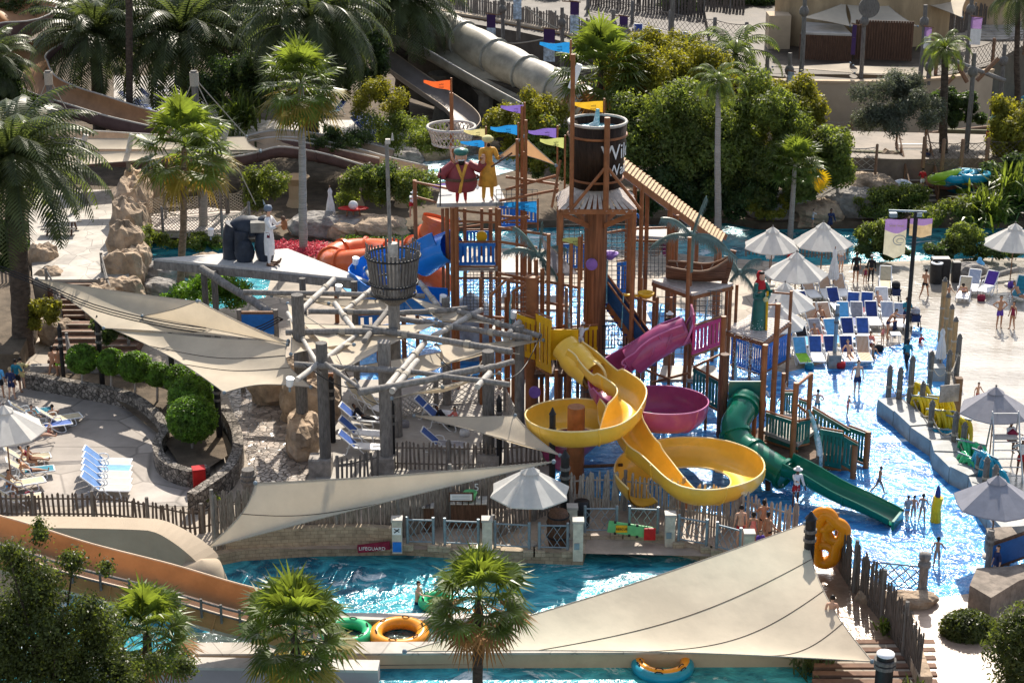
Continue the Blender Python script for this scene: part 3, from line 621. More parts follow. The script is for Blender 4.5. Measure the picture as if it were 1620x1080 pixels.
# main deck (z=0), with bank along the lazy river at the bottom
bank = [(-300, 872), (100, 872), (300, 880), (340, 876), (380, 868), (500, 860), (640, 858), (800, 869), (920, 874), (925, 851), (1000, 850), (1080, 861), (1150, 876), (1215, 900), (1270, 920), (1290, 1015), (1500, 1300)]
slab('deck', bank+[(1900, 1300), (2100, 700), (1900, 408), (1560, 408), (1400, 414), (1300, 420), (1150, 408), (1000, 395), (700, 392), (440, 402), (420, 470), (300, 500), (238, 500), (228, 470), (-300, 470)], -1.55, 0, sand)
slab('back_ground', [(-700, 395), (160, 395), (240, 372), (440, 372), (470, 380), (760, 352), (1150, 342), (1200, 352), (1420, 350), (1560, 350), (2000, 350), (2600, -60), (-1400, -60)], -1.55, 0, soil)
# water
sheet('river_water', [(200, 850), (1700, 850), (2000, 1250), (-200, 1250)], -.45, M_['riverw'])
sheet('rear_river_water', [(380, 345), (1700, 345), (1900, 425), (380, 425)], -.45, M_['riverw'])
sheet('side_river_water', [(200, 360), (460, 360), (460, 520), (200, 520)], -.5, M_['riverw'])
sheet('foaming_water', [(330, 885), (470, 878), (600, 900), (640, 935), (560, 965), (470, 965), (330, 960)], -.435, water('rapids_water', (.006, .10, .17), (.05, .38, .48), .55, .12, 2.0, .15))
# decks over the base slab
sheet('pool_water', [(1150, 560), (1240, 590), (1300, 575), (1440, 540), (1445, 515), (1490, 525), (1500, 560), (1500, 640), (1640, 900), (1560, 935), (1440, 950), (1300, 870), (1200, 820), (1000, 800), (830, 760), (560, 700), (560, 520), (700, 500), (700, 450), (520, 450), (500, 432), (700, 436), (900, 452), (1000, 470), (1130, 500)], .02, M_['poolw'])
sheet('pool_floor_paint', [(520, 437), (560, 405), (700, 398), (760, 412), (700, 470), (560, 470)], .03, mat('sky_blue_paint', (.12, .42, .78), .25, .1, 2))
sheet('wet_paving', [(1440, 540), (1300, 575), (1245, 560), (1240, 500), (1200, 440), (1300, 422), (1560, 412), (1900, 412), (2000, 640), (1860, 930), (1700, 930), (1540, 730), (1500, 640), (1500, 560), (1490, 525), (1445, 515)], .012, M_['wet'])
sheet('wet_walkway', [(1270, 850), (1330, 860), (1400, 920), (1470, 1000), (1440, 1010), (1290, 1012)], .012, wetd)
sheet('plank_path', [(1440, 950), (1560, 935), (1640, 915), (2000, 930), (2000, 1300), (1500, 1300), (1470, 1100), (1455, 1000)], .016, mat('patterned_paving', (.38, .27, .20), .4, .22, 1.5, .02, 5, st=(1, 2.2, 1), spec=.6))
sheet('terrace_paving', [(-200, 560), (60, 600), (180, 630), (260, 665), (300, 740), (300, 800), (-200, 800)], .012, pavet)
sheet('cobbled_path', [(355, 610), (440, 618), (480, 660), (495, 740), (480, 765), (400, 768), (385, 700)], .012, mat('wet_cobbles', (.30, .25, .21), .3, .2, 1.5, .03, 3.5, kind='stone', spec=.6))
sheet('lounge_deck', [(500, 600), (860, 600), (870, 760), (500, 770)], .026, deckm)
sheet('riverside_walk', [(620, 800), (1230, 800), (1250, 860), (1150, 880), (920, 875), (640, 868), (400, 868), (380, 830)], .012, mat('riverside_paving', (.36, .29, .23), .6, .2, 1, .01, 5))  # tan-brown paving with a randomly mottled tone
sheet('planting_soil', [(60, 590), (180, 590), (340, 640), (360, 720), (300, 760), (255, 690), (180, 630), (60, 605)], .3, soil)
sheet('flower_bed_soil', [(430, 412), (440, 388), (520, 382), (720, 380), (740, 396), (520, 405)], .01, soil)
sheet('service_yard', [(180, 120), (330, 120), (380, 190), (760, 190), (740, 250), (560, 262), (430, 240), (320, 235), (180, 215)], .012, pavew)
sheet('rear_walk', [(1290, 300), (1480, 300), (1620, 318), (1620, 338), (1300, 336)], .012, pavew)
sheet('slide_landing_water', [(620, 262), (700, 248), (830, 238), (840, 262), (760, 285), (640, 290)], .02, M_['foamw'])
sheet('rear_pool_water', [(1540, 140), (1660, 130), (1660, 200), (1545, 205)], .02, M_['riverw'])
# stone bank along the lazy river
def tagt(o, l, c): return tag(o, l, c)
bk = [P(a, c) for a, c in bank[3:14]]
tagt(wall_along('river_bank_wall', bk, .35, -1.5, .04, M_['stone']), 'low sandstone block kerb along the lazy river', 'wall')
tagt(wall_along('curved_stone_wall', [P(345, 868), P(440, 862), P(560, 858), P(632, 862)], .3, 0, .75, M_['stone'], k=4), 'curved sandstone block wall below the tall grey stake fence', 'wall')
wl = thing('dividing_wall', 'pale topped wall between the pool and the tube channel', 'wall', P(560, 990))
wall_along('wall', [P(480, 988, -.45), P(1250, 992, -.45)], .4, -1.5, -.15, M_['stone'], wl); wall_along('coping', [P(480, 988, -.45), P(1250, 992, -.45)], .5, -.15, -.08, M_['conc'], wl)
w2 = thing('channel_wall', 'pale channel wall beneath the large foreground shade sail', 'wall', P(500, 1050))
wall_along('wall', [P(300, 1050, -.45), P(1330, 1046, -.45)], .7, -1.5, .1, tan, w2); wall_along('coping', [P(300, 1050, -.45), P(1330, 1046, -.45)], .8, 0.1, .18, pavew, w2)
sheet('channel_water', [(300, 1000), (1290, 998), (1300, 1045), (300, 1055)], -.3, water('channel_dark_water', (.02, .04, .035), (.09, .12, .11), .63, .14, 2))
lw = thing('retaining_wall', 'long mauve grey retaining wall in the lower left corner', 'wall', P(300, 1080)); 
wall_along('wall', [P(120, 1070, -.45), P(600, 1078, -.45)], .6, -1.5, .1, mat('mauve_render', (.36, .31, .31), .8, .08, .5), lw); wall_along('coping', [P(120, 1070, -.45), P(600, 1078, -.45)], .7, .1, .2, M_['conc'], lw)
slab('lower_ground', [(0, 1150), (470, 1150), (470, 1400), (0, 1400)], -1.55, -1.2, lowg)
# pebble stone planter walls
tagt(wall_along('planter_wall', [P(40, 612), P(95, 622), P(150, 632), P(205, 645), P(245, 672), P(262, 700), P(250, 725), P(262, 752), P(300, 768), P(330, 762)], .4, 0, .75, M_['pebble'], k=4), 'curving pebble stone wall in front of the round bushes', 'wall')
tagt(wall_along('planter_wall', [P(352, 668), P(372, 700), P(378, 735), P(362, 770), P(330, 795), P(305, 812)], .45, 0, .9, M_['pebble'], k=4), 'pebble stone wall curling round beside the cobbled path', 'wall')
tagt(wall_along('planter_wall', [P(50, 594), P(150, 596), P(250, 612), P(340, 628)], .35, 0, .55, M_['rockg'], k=4), 'low rough stone edging behind the row of round bushes', 'wall')
# raised terrace with steps at the upper left
tz = 1.2
slab('terrace', [(52, 442), (205, 442), (200, 395), (215, 335), (180, 300), (60, 300), (45, 340)], 0, tz, pavew); slab('planted_bank', [(-300, 300), (44, 300), (44, 340), (50, 442), (60, 500), (30, 560), (-300, 560)], 0, 1.0, soil)
st = thing('stone_steps', 'brown edged steps going down from the white picnic terrace', 'steps', P(140, 470))
riser = mat('brown_riser', (.16, .09, .06), .8, .25, 2)
for i in range(8):
    z = tz-.15*(i+1); y0 = 442+i*9.5
    b = MB(); A = P(88, y0+22, 0); B = P(206, y0+22, 0); Y0 = P(140, 442, tz).y-.02-i*.42; b.box(((A.x+B.x)/2, Y0-.21, z/2+.0), (B.x-A.x, .42, z)); b.build('step', riser, st)
    MB().box(((A.x+B.x)/2, Y0-.385, z+.012), (B.x-A.x-.1, .06, .024)).build('nosing', sand, st)
st2 = thing('lower_steps', 'brown edged steps under the corner of the left shade sail', 'steps', P(160, 560))
for i in range(6):
    z = 1.0-.16*i; Y0 = P(150, 540).y-i*.6
    MB().box((P(165, 540).x, Y0, z/2), (4.2, .6, z)).build('step', riser, st2); MB().box((P(165, 540).x, Y0-.26, z+.012), (4.1, .07, .024)).build('nosing', sand, st2)
def rockmass(items, label, m='rock'):
    o0 = rock(P(items[0][0], items[0][1]), items[0][2], label, m, name='cliff'); vs, fs = [], []
    for px, yf, r in items:
        o = rock(P(px, yf), r, 'x', m, name='tmp_rock'); n = len(vs); vs += [tuple(v.co+o.location-o0.location) for v in o.data.vertices]; fs += [tuple(i+n for i in p.vertices) for p in o.data.polygons]; bpy.data.objects.remove(o)
    me = bpy.data.meshes.new('cliff'); me.from_pydata(vs, [], fs); me.materials.append(M_[m]); o0.data = me; return o0
rockmass([(218, 352, (.9, 1.9, 2.5)), (210, 378, (1.0, 1.5, 2.7)), (206, 405, (1.0, 1.3, 2.6)), (203, 432, (1.1, 1.1, 2.3)), (198, 458, (1.1, .9, 1.7)), (192, 480, (1.2, .8, 1.1)), (222, 440, (.7, 1.0, 1.5)), (222, 395, (.6, 1.4, 2.0))], 'tall ochre rock face between the white terrace and the side river')
for i, (a, c, r) in enumerate([(160, 480, (.8, .7, 1.3)), (78, 445, (.9, .7, 1.1)), (70, 420, (.8, .8, 1.5)), (90, 520, (.9, .7, .9)), (490, 640, (1.3, .9, 1.4)), (452, 612, (1.5, .8, 1.5)), (480, 690, (.7, 1.4, 1.2))]):
    rock(P(a, c+20), r, ['brown rock bordering the steps', 'rounded ochre boulder at the top of the steps on the left', 'grey stone pile behind the boulder by the steps', 'brown rock by the lower stair post', 'artificial rock behind the pergola post', 'brown rock ledge beneath the left shade sail corner', 'pinkish rock bank beside the cobbled path'][i], 'rock', name='rock_outcrop')
for i, (a, c, rx) in enumerate([(560, 368, 1.4), (600, 372, 1.6), (500, 368, 1.6), (545, 372, 1.2), (1235, 338, 2.0), (1290, 345, 1.6), (1345, 336, 2.2), (1405, 300, 1.5), (1300, 318, 2.4), (1360, 322, 2.6), (640, 256, 1.3), (680, 250, 1.4), (720, 243, 1.6), (760, 240, 1.3), (255, 462, 1.0), (330, 432, 1.4), (250, 440, 1.2)]):
    rock(P(a, c), (rx, rx*.7, .55*rx if a != 1405 else 1.9), 'pale rounded rock number by number along the bank'.replace('number by number ', ['left of the white closed parasol ', 'right of the white closed parasol ', 'behind the pink flowers ', 'under the red statue table ', 'across the rear river from the thin palm ', 'across the river from the parasols ', 'behind the purple banner ', 'tallest below the grey olive tree ', 'by the bright rear path ', 'below the stairs ', 'of the foaming landing pool at its left end ', 'of the foaming pool, second from the left ', 'of the foaming pool behind the net basket ', 'of the foaming pool at its right end ', 'beside the side river with a white cloth ', 'under the wooden deck ', 'beneath the rope bridge '][i]), name='boulder', m='rockg' if i % 2 == 0 else 'rock')
# rear walls and terraces, top right
def vwall(name, pts, yfs, ztop, m, label, cat='wall', th=.4, cap=None):
    path = [P(a, y) for a, y in zip(pts, yfs)]; t = thing(name, label, cat, path[0]); wall_along('wall', path, th, 0, ztop, m, t, k=4)
    if cap: wall_along('coping', path, th+.15, ztop, ztop+.18, cap, t, k=4)
    return t
vwall('curved_building_wall', [1120, 1200, 1300, 1400, 1500, 1560], [205, 222, 226, 226, 218, 205], 4.4, tanl, 'pale curved rendered wall behind the olive tree', cap=tan)
slab('upper_terrace', [(1130, 92), (1200, 118), (1300, 128), (1400, 128), (1500, 118), (1560, 105), (1640, 60), (1640, -60), (1100, -60)], 0, 4.3, mat('shaded_terrace_paving', (.075, .058, .042), .7, .3, .6, .01, 5))  # paving colour darkened to carry the shade lying on this terrace
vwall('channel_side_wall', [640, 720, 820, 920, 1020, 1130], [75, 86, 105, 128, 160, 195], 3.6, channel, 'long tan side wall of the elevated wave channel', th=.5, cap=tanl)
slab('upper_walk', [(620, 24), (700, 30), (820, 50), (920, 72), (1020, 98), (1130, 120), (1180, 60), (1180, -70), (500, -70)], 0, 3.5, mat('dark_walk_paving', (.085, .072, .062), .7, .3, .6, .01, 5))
vwall('stone_tower_base', [1232, 1262, 1335, 1410, 1480], [150, 155, 158, 157, 150], 11.0, mat('stained_tan_render', (.34, .25, .15), .9, .25, .5, .02, 6, st=(1.5, 1.5, .4)), 'tall stained tan building behind the peaked sail', 'building', th=2.0)
vwall('green_bank_wall', [1290, 1380, 1420], [296, 300, 300], 2.6, mat('mossy_render', (.15, .14, .09), .9, .25, 1, .01, 8), 'mossy retaining wall to the left of the tube stairs')
vwall('tube_store_wall', [1480, 1560, 1640], [262, 264, 266], 2.6, mat('mossy_render', (.15, .14, .09), .9), 'mossy wall behind the piled rubber rings')
for (pts, yf, h, lab) in [([(700, 46), (820, 66), (1000, 104), (1080, 118)], 0, 1.5, 'tall board fence along the top of the tan wave channel')]:
    picket_fence([P(a, c+0, 3.6) for a, c in [(680, 8), (820, 36), (960, 66), (1060, 86)]], 1.5, lab, 'picket', .3, k=3, wd=.24)
net_fence([P(a, c, .0) for a, c in [(705, 100), (765, 110), (800, 117), (855, 128), (905, 140), (960, 152), (1000, 162)]], 1.5, 'rope net fence on brown posts along the walkway above the grey flume', cell=.45, pr=.17)
net_fence([P(a, c, 3.5) for a, c in [(930, 20), (1000, 36), (1060, 52), (1130, 64), (1180, 72)]], 1.7, 'grey net fence along the uppermost walkway', 'logd', 'picket', cell=.5, pr=.16)
net_fence([P(a, c, .0) for a, c in [(1255, 225), (1290, 232), (1345, 236), (1400, 238)]], 2.0, 'brown net fence in front of the pale curved wall', cell=.45, pr=.14)
net_fence([P(a, c, 2.4) for a, c in [(1270, 262), (1325, 270), (1385, 272)]], 1.6, 'pale handrail fence above the mossy wall left of the stairs', cell=.5, pr=.09, rail='conc')
net_fence([P(a, c, 2.4) for a, c in [(1460, 262), (1490, 266), (1520, 266), (1560, 264), (1620, 262)]], 1.7, 'dark timber fence above the ring store right of the stairs', 'wood', 'picketd', cell=.4, pr=.13)
slab('rear_terrace', [(1250, 245), (1420, 252), (1620, 250), (1640, 215), (1250, 205)], 0, 2.5, mat('brown_terrace_paving', (.17, .135, .105), .7, .25, .6, .01, 5))
sheet('upper_pool_water', [(1178, 52), (1245, 54), (1242, 26), (1190, 24)], 3.53, M_['riverw'])
# kiosk and steps
kb = thing('timber_kiosk', 'dark slatted timber kiosk with a pale flat top under the peaked sail', 'kiosk', P(1350, 100, 4.3)); 
for (x0, x1, h, m, nm) in [(1265, 1345, 1.9, 'rustd', 'slat_wall'), (1352, 1440, 3.0, 'rustd', 'slat_wall')]:
    a, c = P(x0, 94, 4.3), P(x1, 97, 4.3); q = MB()
    for i in range(22): p = a.lerp(c, i/21); q.beam(p, p+Vector((0, 0, h)), .16, .06, up=Vector((0, 1, 0)))
    q.beam(a+Vector((0, .1, h*.5)), c+Vector((0, .1, h*.5)), .06, h*.9); q.build(nm, M_[m], kb)
a, c = P(1265, 94, 4.3), P(1345, 97, 4.3); MB().prism([(a.x, a.y), (c.x, c.y), (c.x, c.y+4), (a.x+1, a.y+4.5)], 6.2, 6.35).build('roof', M_['conc'], kb)
a = P(1232, 78, 4.3); tagt(MB().box((a.x, a.y+1, 5.6), (1.7, 2, 2.6)).build('pump_cabinet', tan), 'tan square cabinet at the left end of the kiosk', 'cabinet')
sp = thing('terrace_seating_steps', 'bright striped concrete steps right of the kiosk', 'steps', P(1500, 60, 4.3))
for i in range(8): a = P(1500, 62-i*4.2, 4.3+i*.1); MB().box((a.x, a.y, 4.3+i*.1), (12, 1.0, .2)).build('step', pavew, sp)
# stairs with ring store
sr = thing('timber_staircase', 'steep dark timber staircase with white edged treads behind the palm', 'staircase', P(1460, 320))
a0 = P(1460, 322); 
for i in range(12): MB().box((a0.x, a0.y+i*.42, .2+i*.23), (1.7, .34, .05)).build('tread', M_['conc'], sr)
for s in (-1, 1):
    MB().beam((a0.x+s*.95, a0.y-.2, .1), (a0.x+s*.95, a0.y+4.9, 2.8), .12, .3).build('stringer', M_['wood'], sr); MB().beam((a0.x+s*.95, a0.y-.2, 1.2), (a0.x+s*.95, a0.y+4.9, 3.9), .08, .1).build('handrail', M_['wood'], sr)
    for i in range(4): MB().tube([(a0.x+s*.95, a0.y+i*1.6, i*.85), (a0.x+s*.95, a0.y+i*1.6, i*.85+1.3)], .07, 6).build('post', M_['wood'], sr)

# ================================================================ play tower
def post(par, px, yt, yf, r=.11, m='rust', zb=0.0, name='post', yb=None):
    a = V(px, yt, yf); z0 = V(px, yb, yf).z if yb else zb; return MB().tube([(a.x, a.y, z0), (a.x, a.y, a.z)], r, 9).build(name, M_[m], par)
def bar(par, p, q, r=.06, m='rust', name='brace'): return MB().tube([p, q], r, 7).build(name, M_[m], par)
tw = thing('bucket_tower', 'tall rust brown tower carrying the giant dark tipping bucket', 'play tower', P(938, 645))
c0 = P(938, 645); ztr = V(938, 262, 645).z
MB().tube([(c0.x, c0.y, 0), (c0.x, c0.y, 3), (c0.x, c0.y, 6), (c0.x, c0.y, ztr)], [.62, .52, .50, .52], 24).build('trunk', mat('trunk_boards', (.21, .085, .038), .6, .5, 1.2, .03, 5, st=(9, 9, .35)), tw)
# bucket
zb, zt = V(938, 292, 645).z, V(938, 192, 645).z
bk = MB(); staves = mat('bucket_staves', (.032, .019, .013), .65, .4, 3, .01, 8, st=(4, 4, .4), spec=.15)
prof = [(0, .15), (1.05, .12), (1.12, 0), (1.30, zt-zb), (1.22, zt-zb), (1.06, .3), (0, .3)]; bk.lathe((c0.x, c0.y, zb), prof, 36); bko = bk.build('bucket', staves, tw)
MB().tube([(c0.x+1.27*math.cos(a/16*math.pi), c0.y+1.27*math.sin(a/16*math.pi), zt) for a in range(32)], .07, 6, closed=True).build('bucket_rim', M_['conc'], bko)
for zz, rr in ((zt-.55, 1.285), (zb+.35, 1.16)): MB().tube([(c0.x+rr*math.cos(a/16*math.pi), c0.y+rr*math.sin(a/16*math.pi), zz) for a in range(32)], .06, 6, closed=True).build('hoop', M_['rust'], bko)
MB().lathe((c0.x, c0.y, zt-.35), [(1.2, 0), (.7, .05), (0, .02)], 24).build('bucket_water', M_['foamw'], bko)
wj = V(944, 176, 640); MB().tube([wj+Vector((.05, 0, .1)), wj+Vector((0, 0, -.5)), (wj.x-.15, wj.y, zt-.35)], [.08, .14, .24], 8).build('water_jet', M_['foamw'], bko)
# curved lettering on the bucket
lm = MB(); tx = text(bko, 'Wild', .95, (0, 0, 0), (0, 0, 0), M_['cloth_w'], 'lettering', .004)
me = tx.data; tx.location = (0, 0, 0); zc = (zb+zt)/2+.25; rr_ = 1.245
for v in me.vertices:
    ang = math.radians(-42)+v.co.x/rr_; v.co = (c0.x-ORG['bucket_tower'].x+(rr_+.02+v.co.z)*math.cos(ang), c0.y-ORG['bucket_tower'].y+(rr_+.02+v.co.z)*math.sin(ang), zc+v.co.y)
tx = text(bko, 'Wadi', .7, (0, 0, 0), (0, 0, 0), M_['cloth_w'], 'lettering', .004); me = tx.data; tx.location = (0, 0, 0)
for v in me.vertices:
    ang = math.radians(-36)+v.co.x/rr_; v.co = (c0.x-ORG['bucket_tower'].x+(rr_-.02+v.co.z)*math.cos(ang), c0.y-ORG['bucket_tower'].y+(rr_-.02+v.co.z)*math.sin(ang), zc-.8+v.co.y)
# shingled skirt roof below the bucket
r4 = MB(); zr = zb-.05; wide = 1.75; ze = V(930, 306, 628).z
boardm = mat('silvered_boards', (.50, .44, .40), .7, .2, 6, .01, 12); 
for k in range(4):
    a0 = math.pi/4+k*math.pi/2+math.pi; a1 = a0+math.pi/2; A = Vector((wide*1.35*math.cos(a0), wide*1.1*math.sin(a0), ze)); B = Vector((wide*1.35*math.cos(a1), wide*1.1*math.sin(a1), ze)); Cc = Vector((1.05*math.cos(a0), 1.05*math.sin(a0), zr)); D = Vector((1.05*math.cos(a1), 1.05*math.sin(a1), zr)); n = 12
    for i in range(n):
        p, q = A.lerp(B, (i+.5)/n), Cc.lerp(D, (i+.5)/n); q = q.lerp(p, random.uniform(0, .08)); p = p+(p-q)*random.uniform(0, .1); w_ = (B-A).length/n
        b_ = Vector((c0.x, c0.y, 0)); r4.beam(b_+p, b_+q, w_*.55, .05, up=(p-q).cross(B-A).normalized())
r4.build('skirt_roof', boardm, tw)
fr = MB(); F4 = [Vector((c0.x+sx*1.6, c0.y+sy*1.35, ze-.08)) for sx, sy in ((-1, -1), (1, -1), (1, 1), (-1, 1))]
for i in range(4): fr.beam(F4[i], F4[(i+1) % 4], .14, .22)
fr.build('roof_frame', M_['rust'], tw)
for p in F4:
    MB().tube([(p.x, p.y, 0), (p.x, p.y, p.z)], .11, 9).build('post', M_['rust'], tw)
    MB().beam((c0.x, c0.y, ze-1.3), p-Vector((0, 0, .1)), .16, .22).build('bracket', M_['rust'], tw)
ap = Vector((c0.x+.35, c0.y-1.4, V(950, 240, 630).z))
MB().tube([(ap.x, ap.y, ze), (ap.x, ap.y, V(953, 165, 630).z)], .13, 9).build('mast', M_['rust'], tw)
MB().tube([(c0.x-1.15, c0.y-1.35, ze), (c0.x-1.15, c0.y-1.35, V(897, 68, 630).z)], .10, 9).build('mast', M_['rust'], tw)
for s in (-1, 1):
    bar(tw, ap, (ap.x+s*1.5, ap.y, ze+.05), .075); bar(tw, ap-Vector((0, 0, .05)), (ap.x+s*.9, ap.y+2.6, ze+.1), .06)
bar(tw, (c0.x-1.6, c0.y, V(880, 250, 640).z), (c0.x-2.0, c0.y-1, ze), .06)
# long corrugated ramp roof going down right
rp = MB(); A0, A1 = V(978, 262, 640), V(1145, 378, 560); A0 += Vector((0, 1.2, 0))
n = 34; d = (A1-A0); side = Vector((.25, 1, 0)).normalized()*1.5
for i in range(n): p = A0+d*(i/n); q = A0+d*((i+.9)/n); rp.beam(p-side*.5, p+side*.5, d.length/n*.9, .05, up=Vector((.5, 0, 1)))
tr_ = thing('covered_ramp', 'long shingled tan ramp roof sloping down right from the bucket tower', 'ramp', (A0.x, A0.y, 0))
rp.build('shingle_roof', mat('tan_shingles', (.55, .38, .22), .7, .2, 6, .01, 12), tr_)
for s in (-.5, .5): MB().beam(A0+side*s-Vector((0, 0, .15)), A1+side*s-Vector((0, 0, .15)), .12, .28).build('edge_beam', M_['rust'], tr_)
for f_ in (.25, .5, .72, .95):
    for s in (-.5, .5): p = A0+d*f_+side*s; MB().tube([(p.x, p.y, 0), (p.x, p.y, p.z)], .1, 8).build('post', M_['rust'], tr_)
# net walls hanging round the trunk
nets = mat('black_net', (.12, .13, .13), .8, .2, 3); M_['nets'] = nets
def netwall(par, x0, x1, yt, yb, yf, m='nets', cell=.22):
    a, b_, c_, d_ = V(x0, yt, yf), V(x1, yt, yf), V(x1, yb, yf), V(x0, yb, yf); q = MB(); nx, nz = max(2, int((b_-a).length/cell)), max(2, int((a-d_).length/cell))
    for i in range(nx+1): u = i/nx; q.beam(a.lerp(b_, u), d_.lerp(c_, u), .025, .025, up=Vector((0, 1, 0)))
    for j in range(nz+1): v = j/nz; q.beam(a.lerp(d_, v), b_.lerp(c_, v), .025, .025)
    return q.build('net', M_[m], par)
netwall(tw, 884, 925, 340, 470, 625); netwall(tw, 952, 992, 340, 500, 625); netwall(tw, 952, 985, 500, 545, 640)
# platforms, posts and horizontal pipes of the climbing frame (middle)
cf = thing('climbing_frame', 'maze of rust brown pipes and decks between the blue panels and the bucket tower', 'climbing frame', P(860, 640))
for px, yt, yf, r in [(884, 330, 600, .1), (832, 190, 600, .07), (826, 168, 590, .08), (818, 220, 610, .07), (838, 390, 640, .1), (848, 410, 655, .1), (858, 425, 660, .1), (868, 370, 665, .09), (904, 385, 665, .08), (917, 375, 665, .08), (842, 440, 665, .3), (830, 240, 600, .07), (804, 440, 650, .09), (812, 460, 660, .09), (896, 455, 670, .08), (1005, 280, 600, .1), (993, 300, 600, .09), (1062, 325, 600, .08), (1072, 340, 600, .08), (866, 560, 690, .1), (900, 580, 690, .1), (880, 585, 700, .09)]: post(cf, px, yt, yf, r)
MB().lathe(V(842, 440, 665), [(.33, 0), (.36, .06), (.2, .1), (0, .1)], 14).build('cap', M_['rust'], cf)
for x0, y0, x1, y1, yf in [(800, 280, 884, 292, 600), (800, 300, 880, 278, 600), (790, 318, 884, 300, 610), (790, 342, 838, 345, 610), (788, 382, 850, 392, 630), (788, 360, 870, 372, 630), (788, 432, 855, 445, 640), (862, 445, 915, 455, 660), (862, 478, 900, 485, 660), (800, 443, 838, 450, 655), (776, 468, 800, 443, 655), (812, 460, 838, 448, 660), (952, 370, 1000, 362, 600), (1000, 362, 1060, 360, 600), (995, 380, 1060, 382, 600), (955, 425, 925, 425, 640), (1000, 340, 1005, 300, 600), (988, 385, 1000, 370, 600)]:
    bar(cf, V(x0, y0, yf), V(x1, y1, yf), .065, name='pipe')
for px, yt, yf in [(776, 468, 655), (812, 460, 660)]: post(cf, px, yt, yf, .08)
def plat(par, pts, z, m=None, th=.15, name='deck'):
    q = [P(a, c, z) for a, c in pts]; b_ = MB(); b_.prism([(p.x, p.y) for p in q][::-1], z-th, z); return b_.build(name, m or boardm, par)
plat(cf, [(785, 430), (900, 432), (890, 405), (790, 400)], 3.6, pavew); plat(cf, [(990, 372), (1120, 378), (1100, 360), (1000, 358)], 4.6, pavew)
plat(cf, [(790, 486), (905, 490), (895, 468), (795, 464)], 2.4, MC['pale_concrete']); plat(cf, [(735, 520), (800, 525), (800, 500), (740, 498)], 1.6, MC['pale_concrete']); plat(cf, [(950, 505), (1030, 508), (1020, 488), (955, 486)], 1.8, MC['pale_concrete']); plat(cf, [(845, 592), (945, 590), (940, 560), (850, 560)], 2.7, M_['rustd'])
netwall(cf, 785, 850, 300, 330, 600); netwall(cf, 895, 915, 460, 520, 680); netwall(cf, 788, 868, 440, 500, 620)
# coloured panels
A = P(852, 690); B = P(905, 700)
def pan(par, x0, yt0, yb0, x1, yt1, yb1, yf0, yf1, m, n=None):
    a, b_ = V(x0, yb0, yf0), V(x1, yb1, yf1); h = ((V(x0, yt0, yf0)-a).z+(V(x1, yt1, yf1)-b_).z)/2
    return panel(par, a, b_, h, m, n)
pan(cf, 848, 495, 580, 872, 505, 592, 680, 700, 'yelp', 4); pan(cf, 880, 520, 560, 945, 515, 555, 660, 660, 'yelp', 9); pan(cf, 818, 500, 560, 846, 500, 570, 670, 680, 'yelp', 4)
pan(cf, 885, 385, 425, 925, 385, 425, 600, 600, 'bluep', 8); pan(cf, 975, 415, 465, 1000, 412, 462, 610, 600, 'bluep', 4); pan(cf, 800, 325, 350, 850, 330, 352, 560, 560, 'bluep', 8)
pan(cf, 790, 325, 360, 830, 322, 356, 540, 540, 'bluep', 8)
# blue stair
bs = thing('blue_staircase', 'navy blue staircase descending right from the bucket tower trunk', 'staircase', P(990, 600))
s0, s1 = V(960, 480, 640), V(1035, 590, 670); s1 = V(1030, 575, 672)
for i in range(11): p = s0.lerp(s1, i/10); MB().box(p+Vector((0, .4, 0)), (.42, 1.3, .06)).build('tread', M_['blued'], bs)
for oy in (-.3, 1.1):
    o = Vector((0, oy, 0)); MB().beam(s0+o, s1+o, .08, .35).build('stringer', M_['rust'], bs)
    q = MB(); a, b_ = s0+o+Vector((0, 0, .2)), s1+o+Vector((0, 0, .2)); h = Vector((0, 0, .9)); v = [a, b_, b_+h, a+h]; k = Vector((0, .05, 0)); q.add([*v, *[x+k for x in v]], [(0, 1, 2, 3), (7, 6, 5, 4), (3, 2, 6, 7), (0, 4, 5, 1)]); q.build('side_panel', mat('navy_panel', (.02, .07, .17), .4, .2, 3), bs)
    bar(bs, a+h, b_+h, .05, name='handrail')
# yellow ladle that tips water
ld = thing('tipping_ladle', 'yellow tipping ladle pouring water over the blue stairs', 'water toy', V(1010, 467, 655)); p = V(1022, 466, 655)
MB().lathe(p, [(0, -.18), (.2, -.14), (.36, .02), (.38, .1), (.33, .1), (.18, -.08), (0, -.1)], 16).build('bowl', M_['yelp'], ld); MB().beam(p-Vector((.3, 0, .05)), p-Vector((1.0, 0, -.0)), .16, .07).build('spout', M_['yelp'], ld)
MB().tube([p-Vector((1.0, 0, .02)), p-Vector((1.03, 0, .6)), p-Vector((1.05, 0, 1.6))], [.03, .02, .05], 6).build('water_stream', M_['foamw'], ld)
# ---- left blue-panel tower
lt = thing('statue_tower', 'rust brown four storey tower with bright blue slatted panels and two statues on top', 'play tower', P(750, 600))
for px, yt, yf, r in [(707, 330, 600, .1), (716, 328, 610, .13), (722, 328, 615, .1), (786, 328, 600, .1), (776, 330, 560, .1), (735, 330, 560, .09), (700, 330, 580, .08), (762, 330, 570, .08), (790, 330, 615, .09), (656, 285, 560, .1)]: post(lt, px, yt, yf, r)
top = [V(693, 318, 600), V(800, 318, 600), V(792, 290, 545), V(700, 290, 545)]; zt_ = V(745, 322, 600).z
plat(lt, [(691, 322), (801, 320), (790, 293), (698, 293)], zt_, mat('grey_painted_deck', (.36, .36, .36), .7, .15, 2), .18, 'roof_deck')
pan(lt, 718, 384, 420, 784, 384, 420, 605, 605, 'bluep', 9); pan(lt, 737, 365, 385, 775, 365, 385, 560, 560, 'bluep', 7)
plat(lt, [(712, 424), (792, 424), (780, 405), (718, 405)], V(750, 424, 605).z, pavew); 
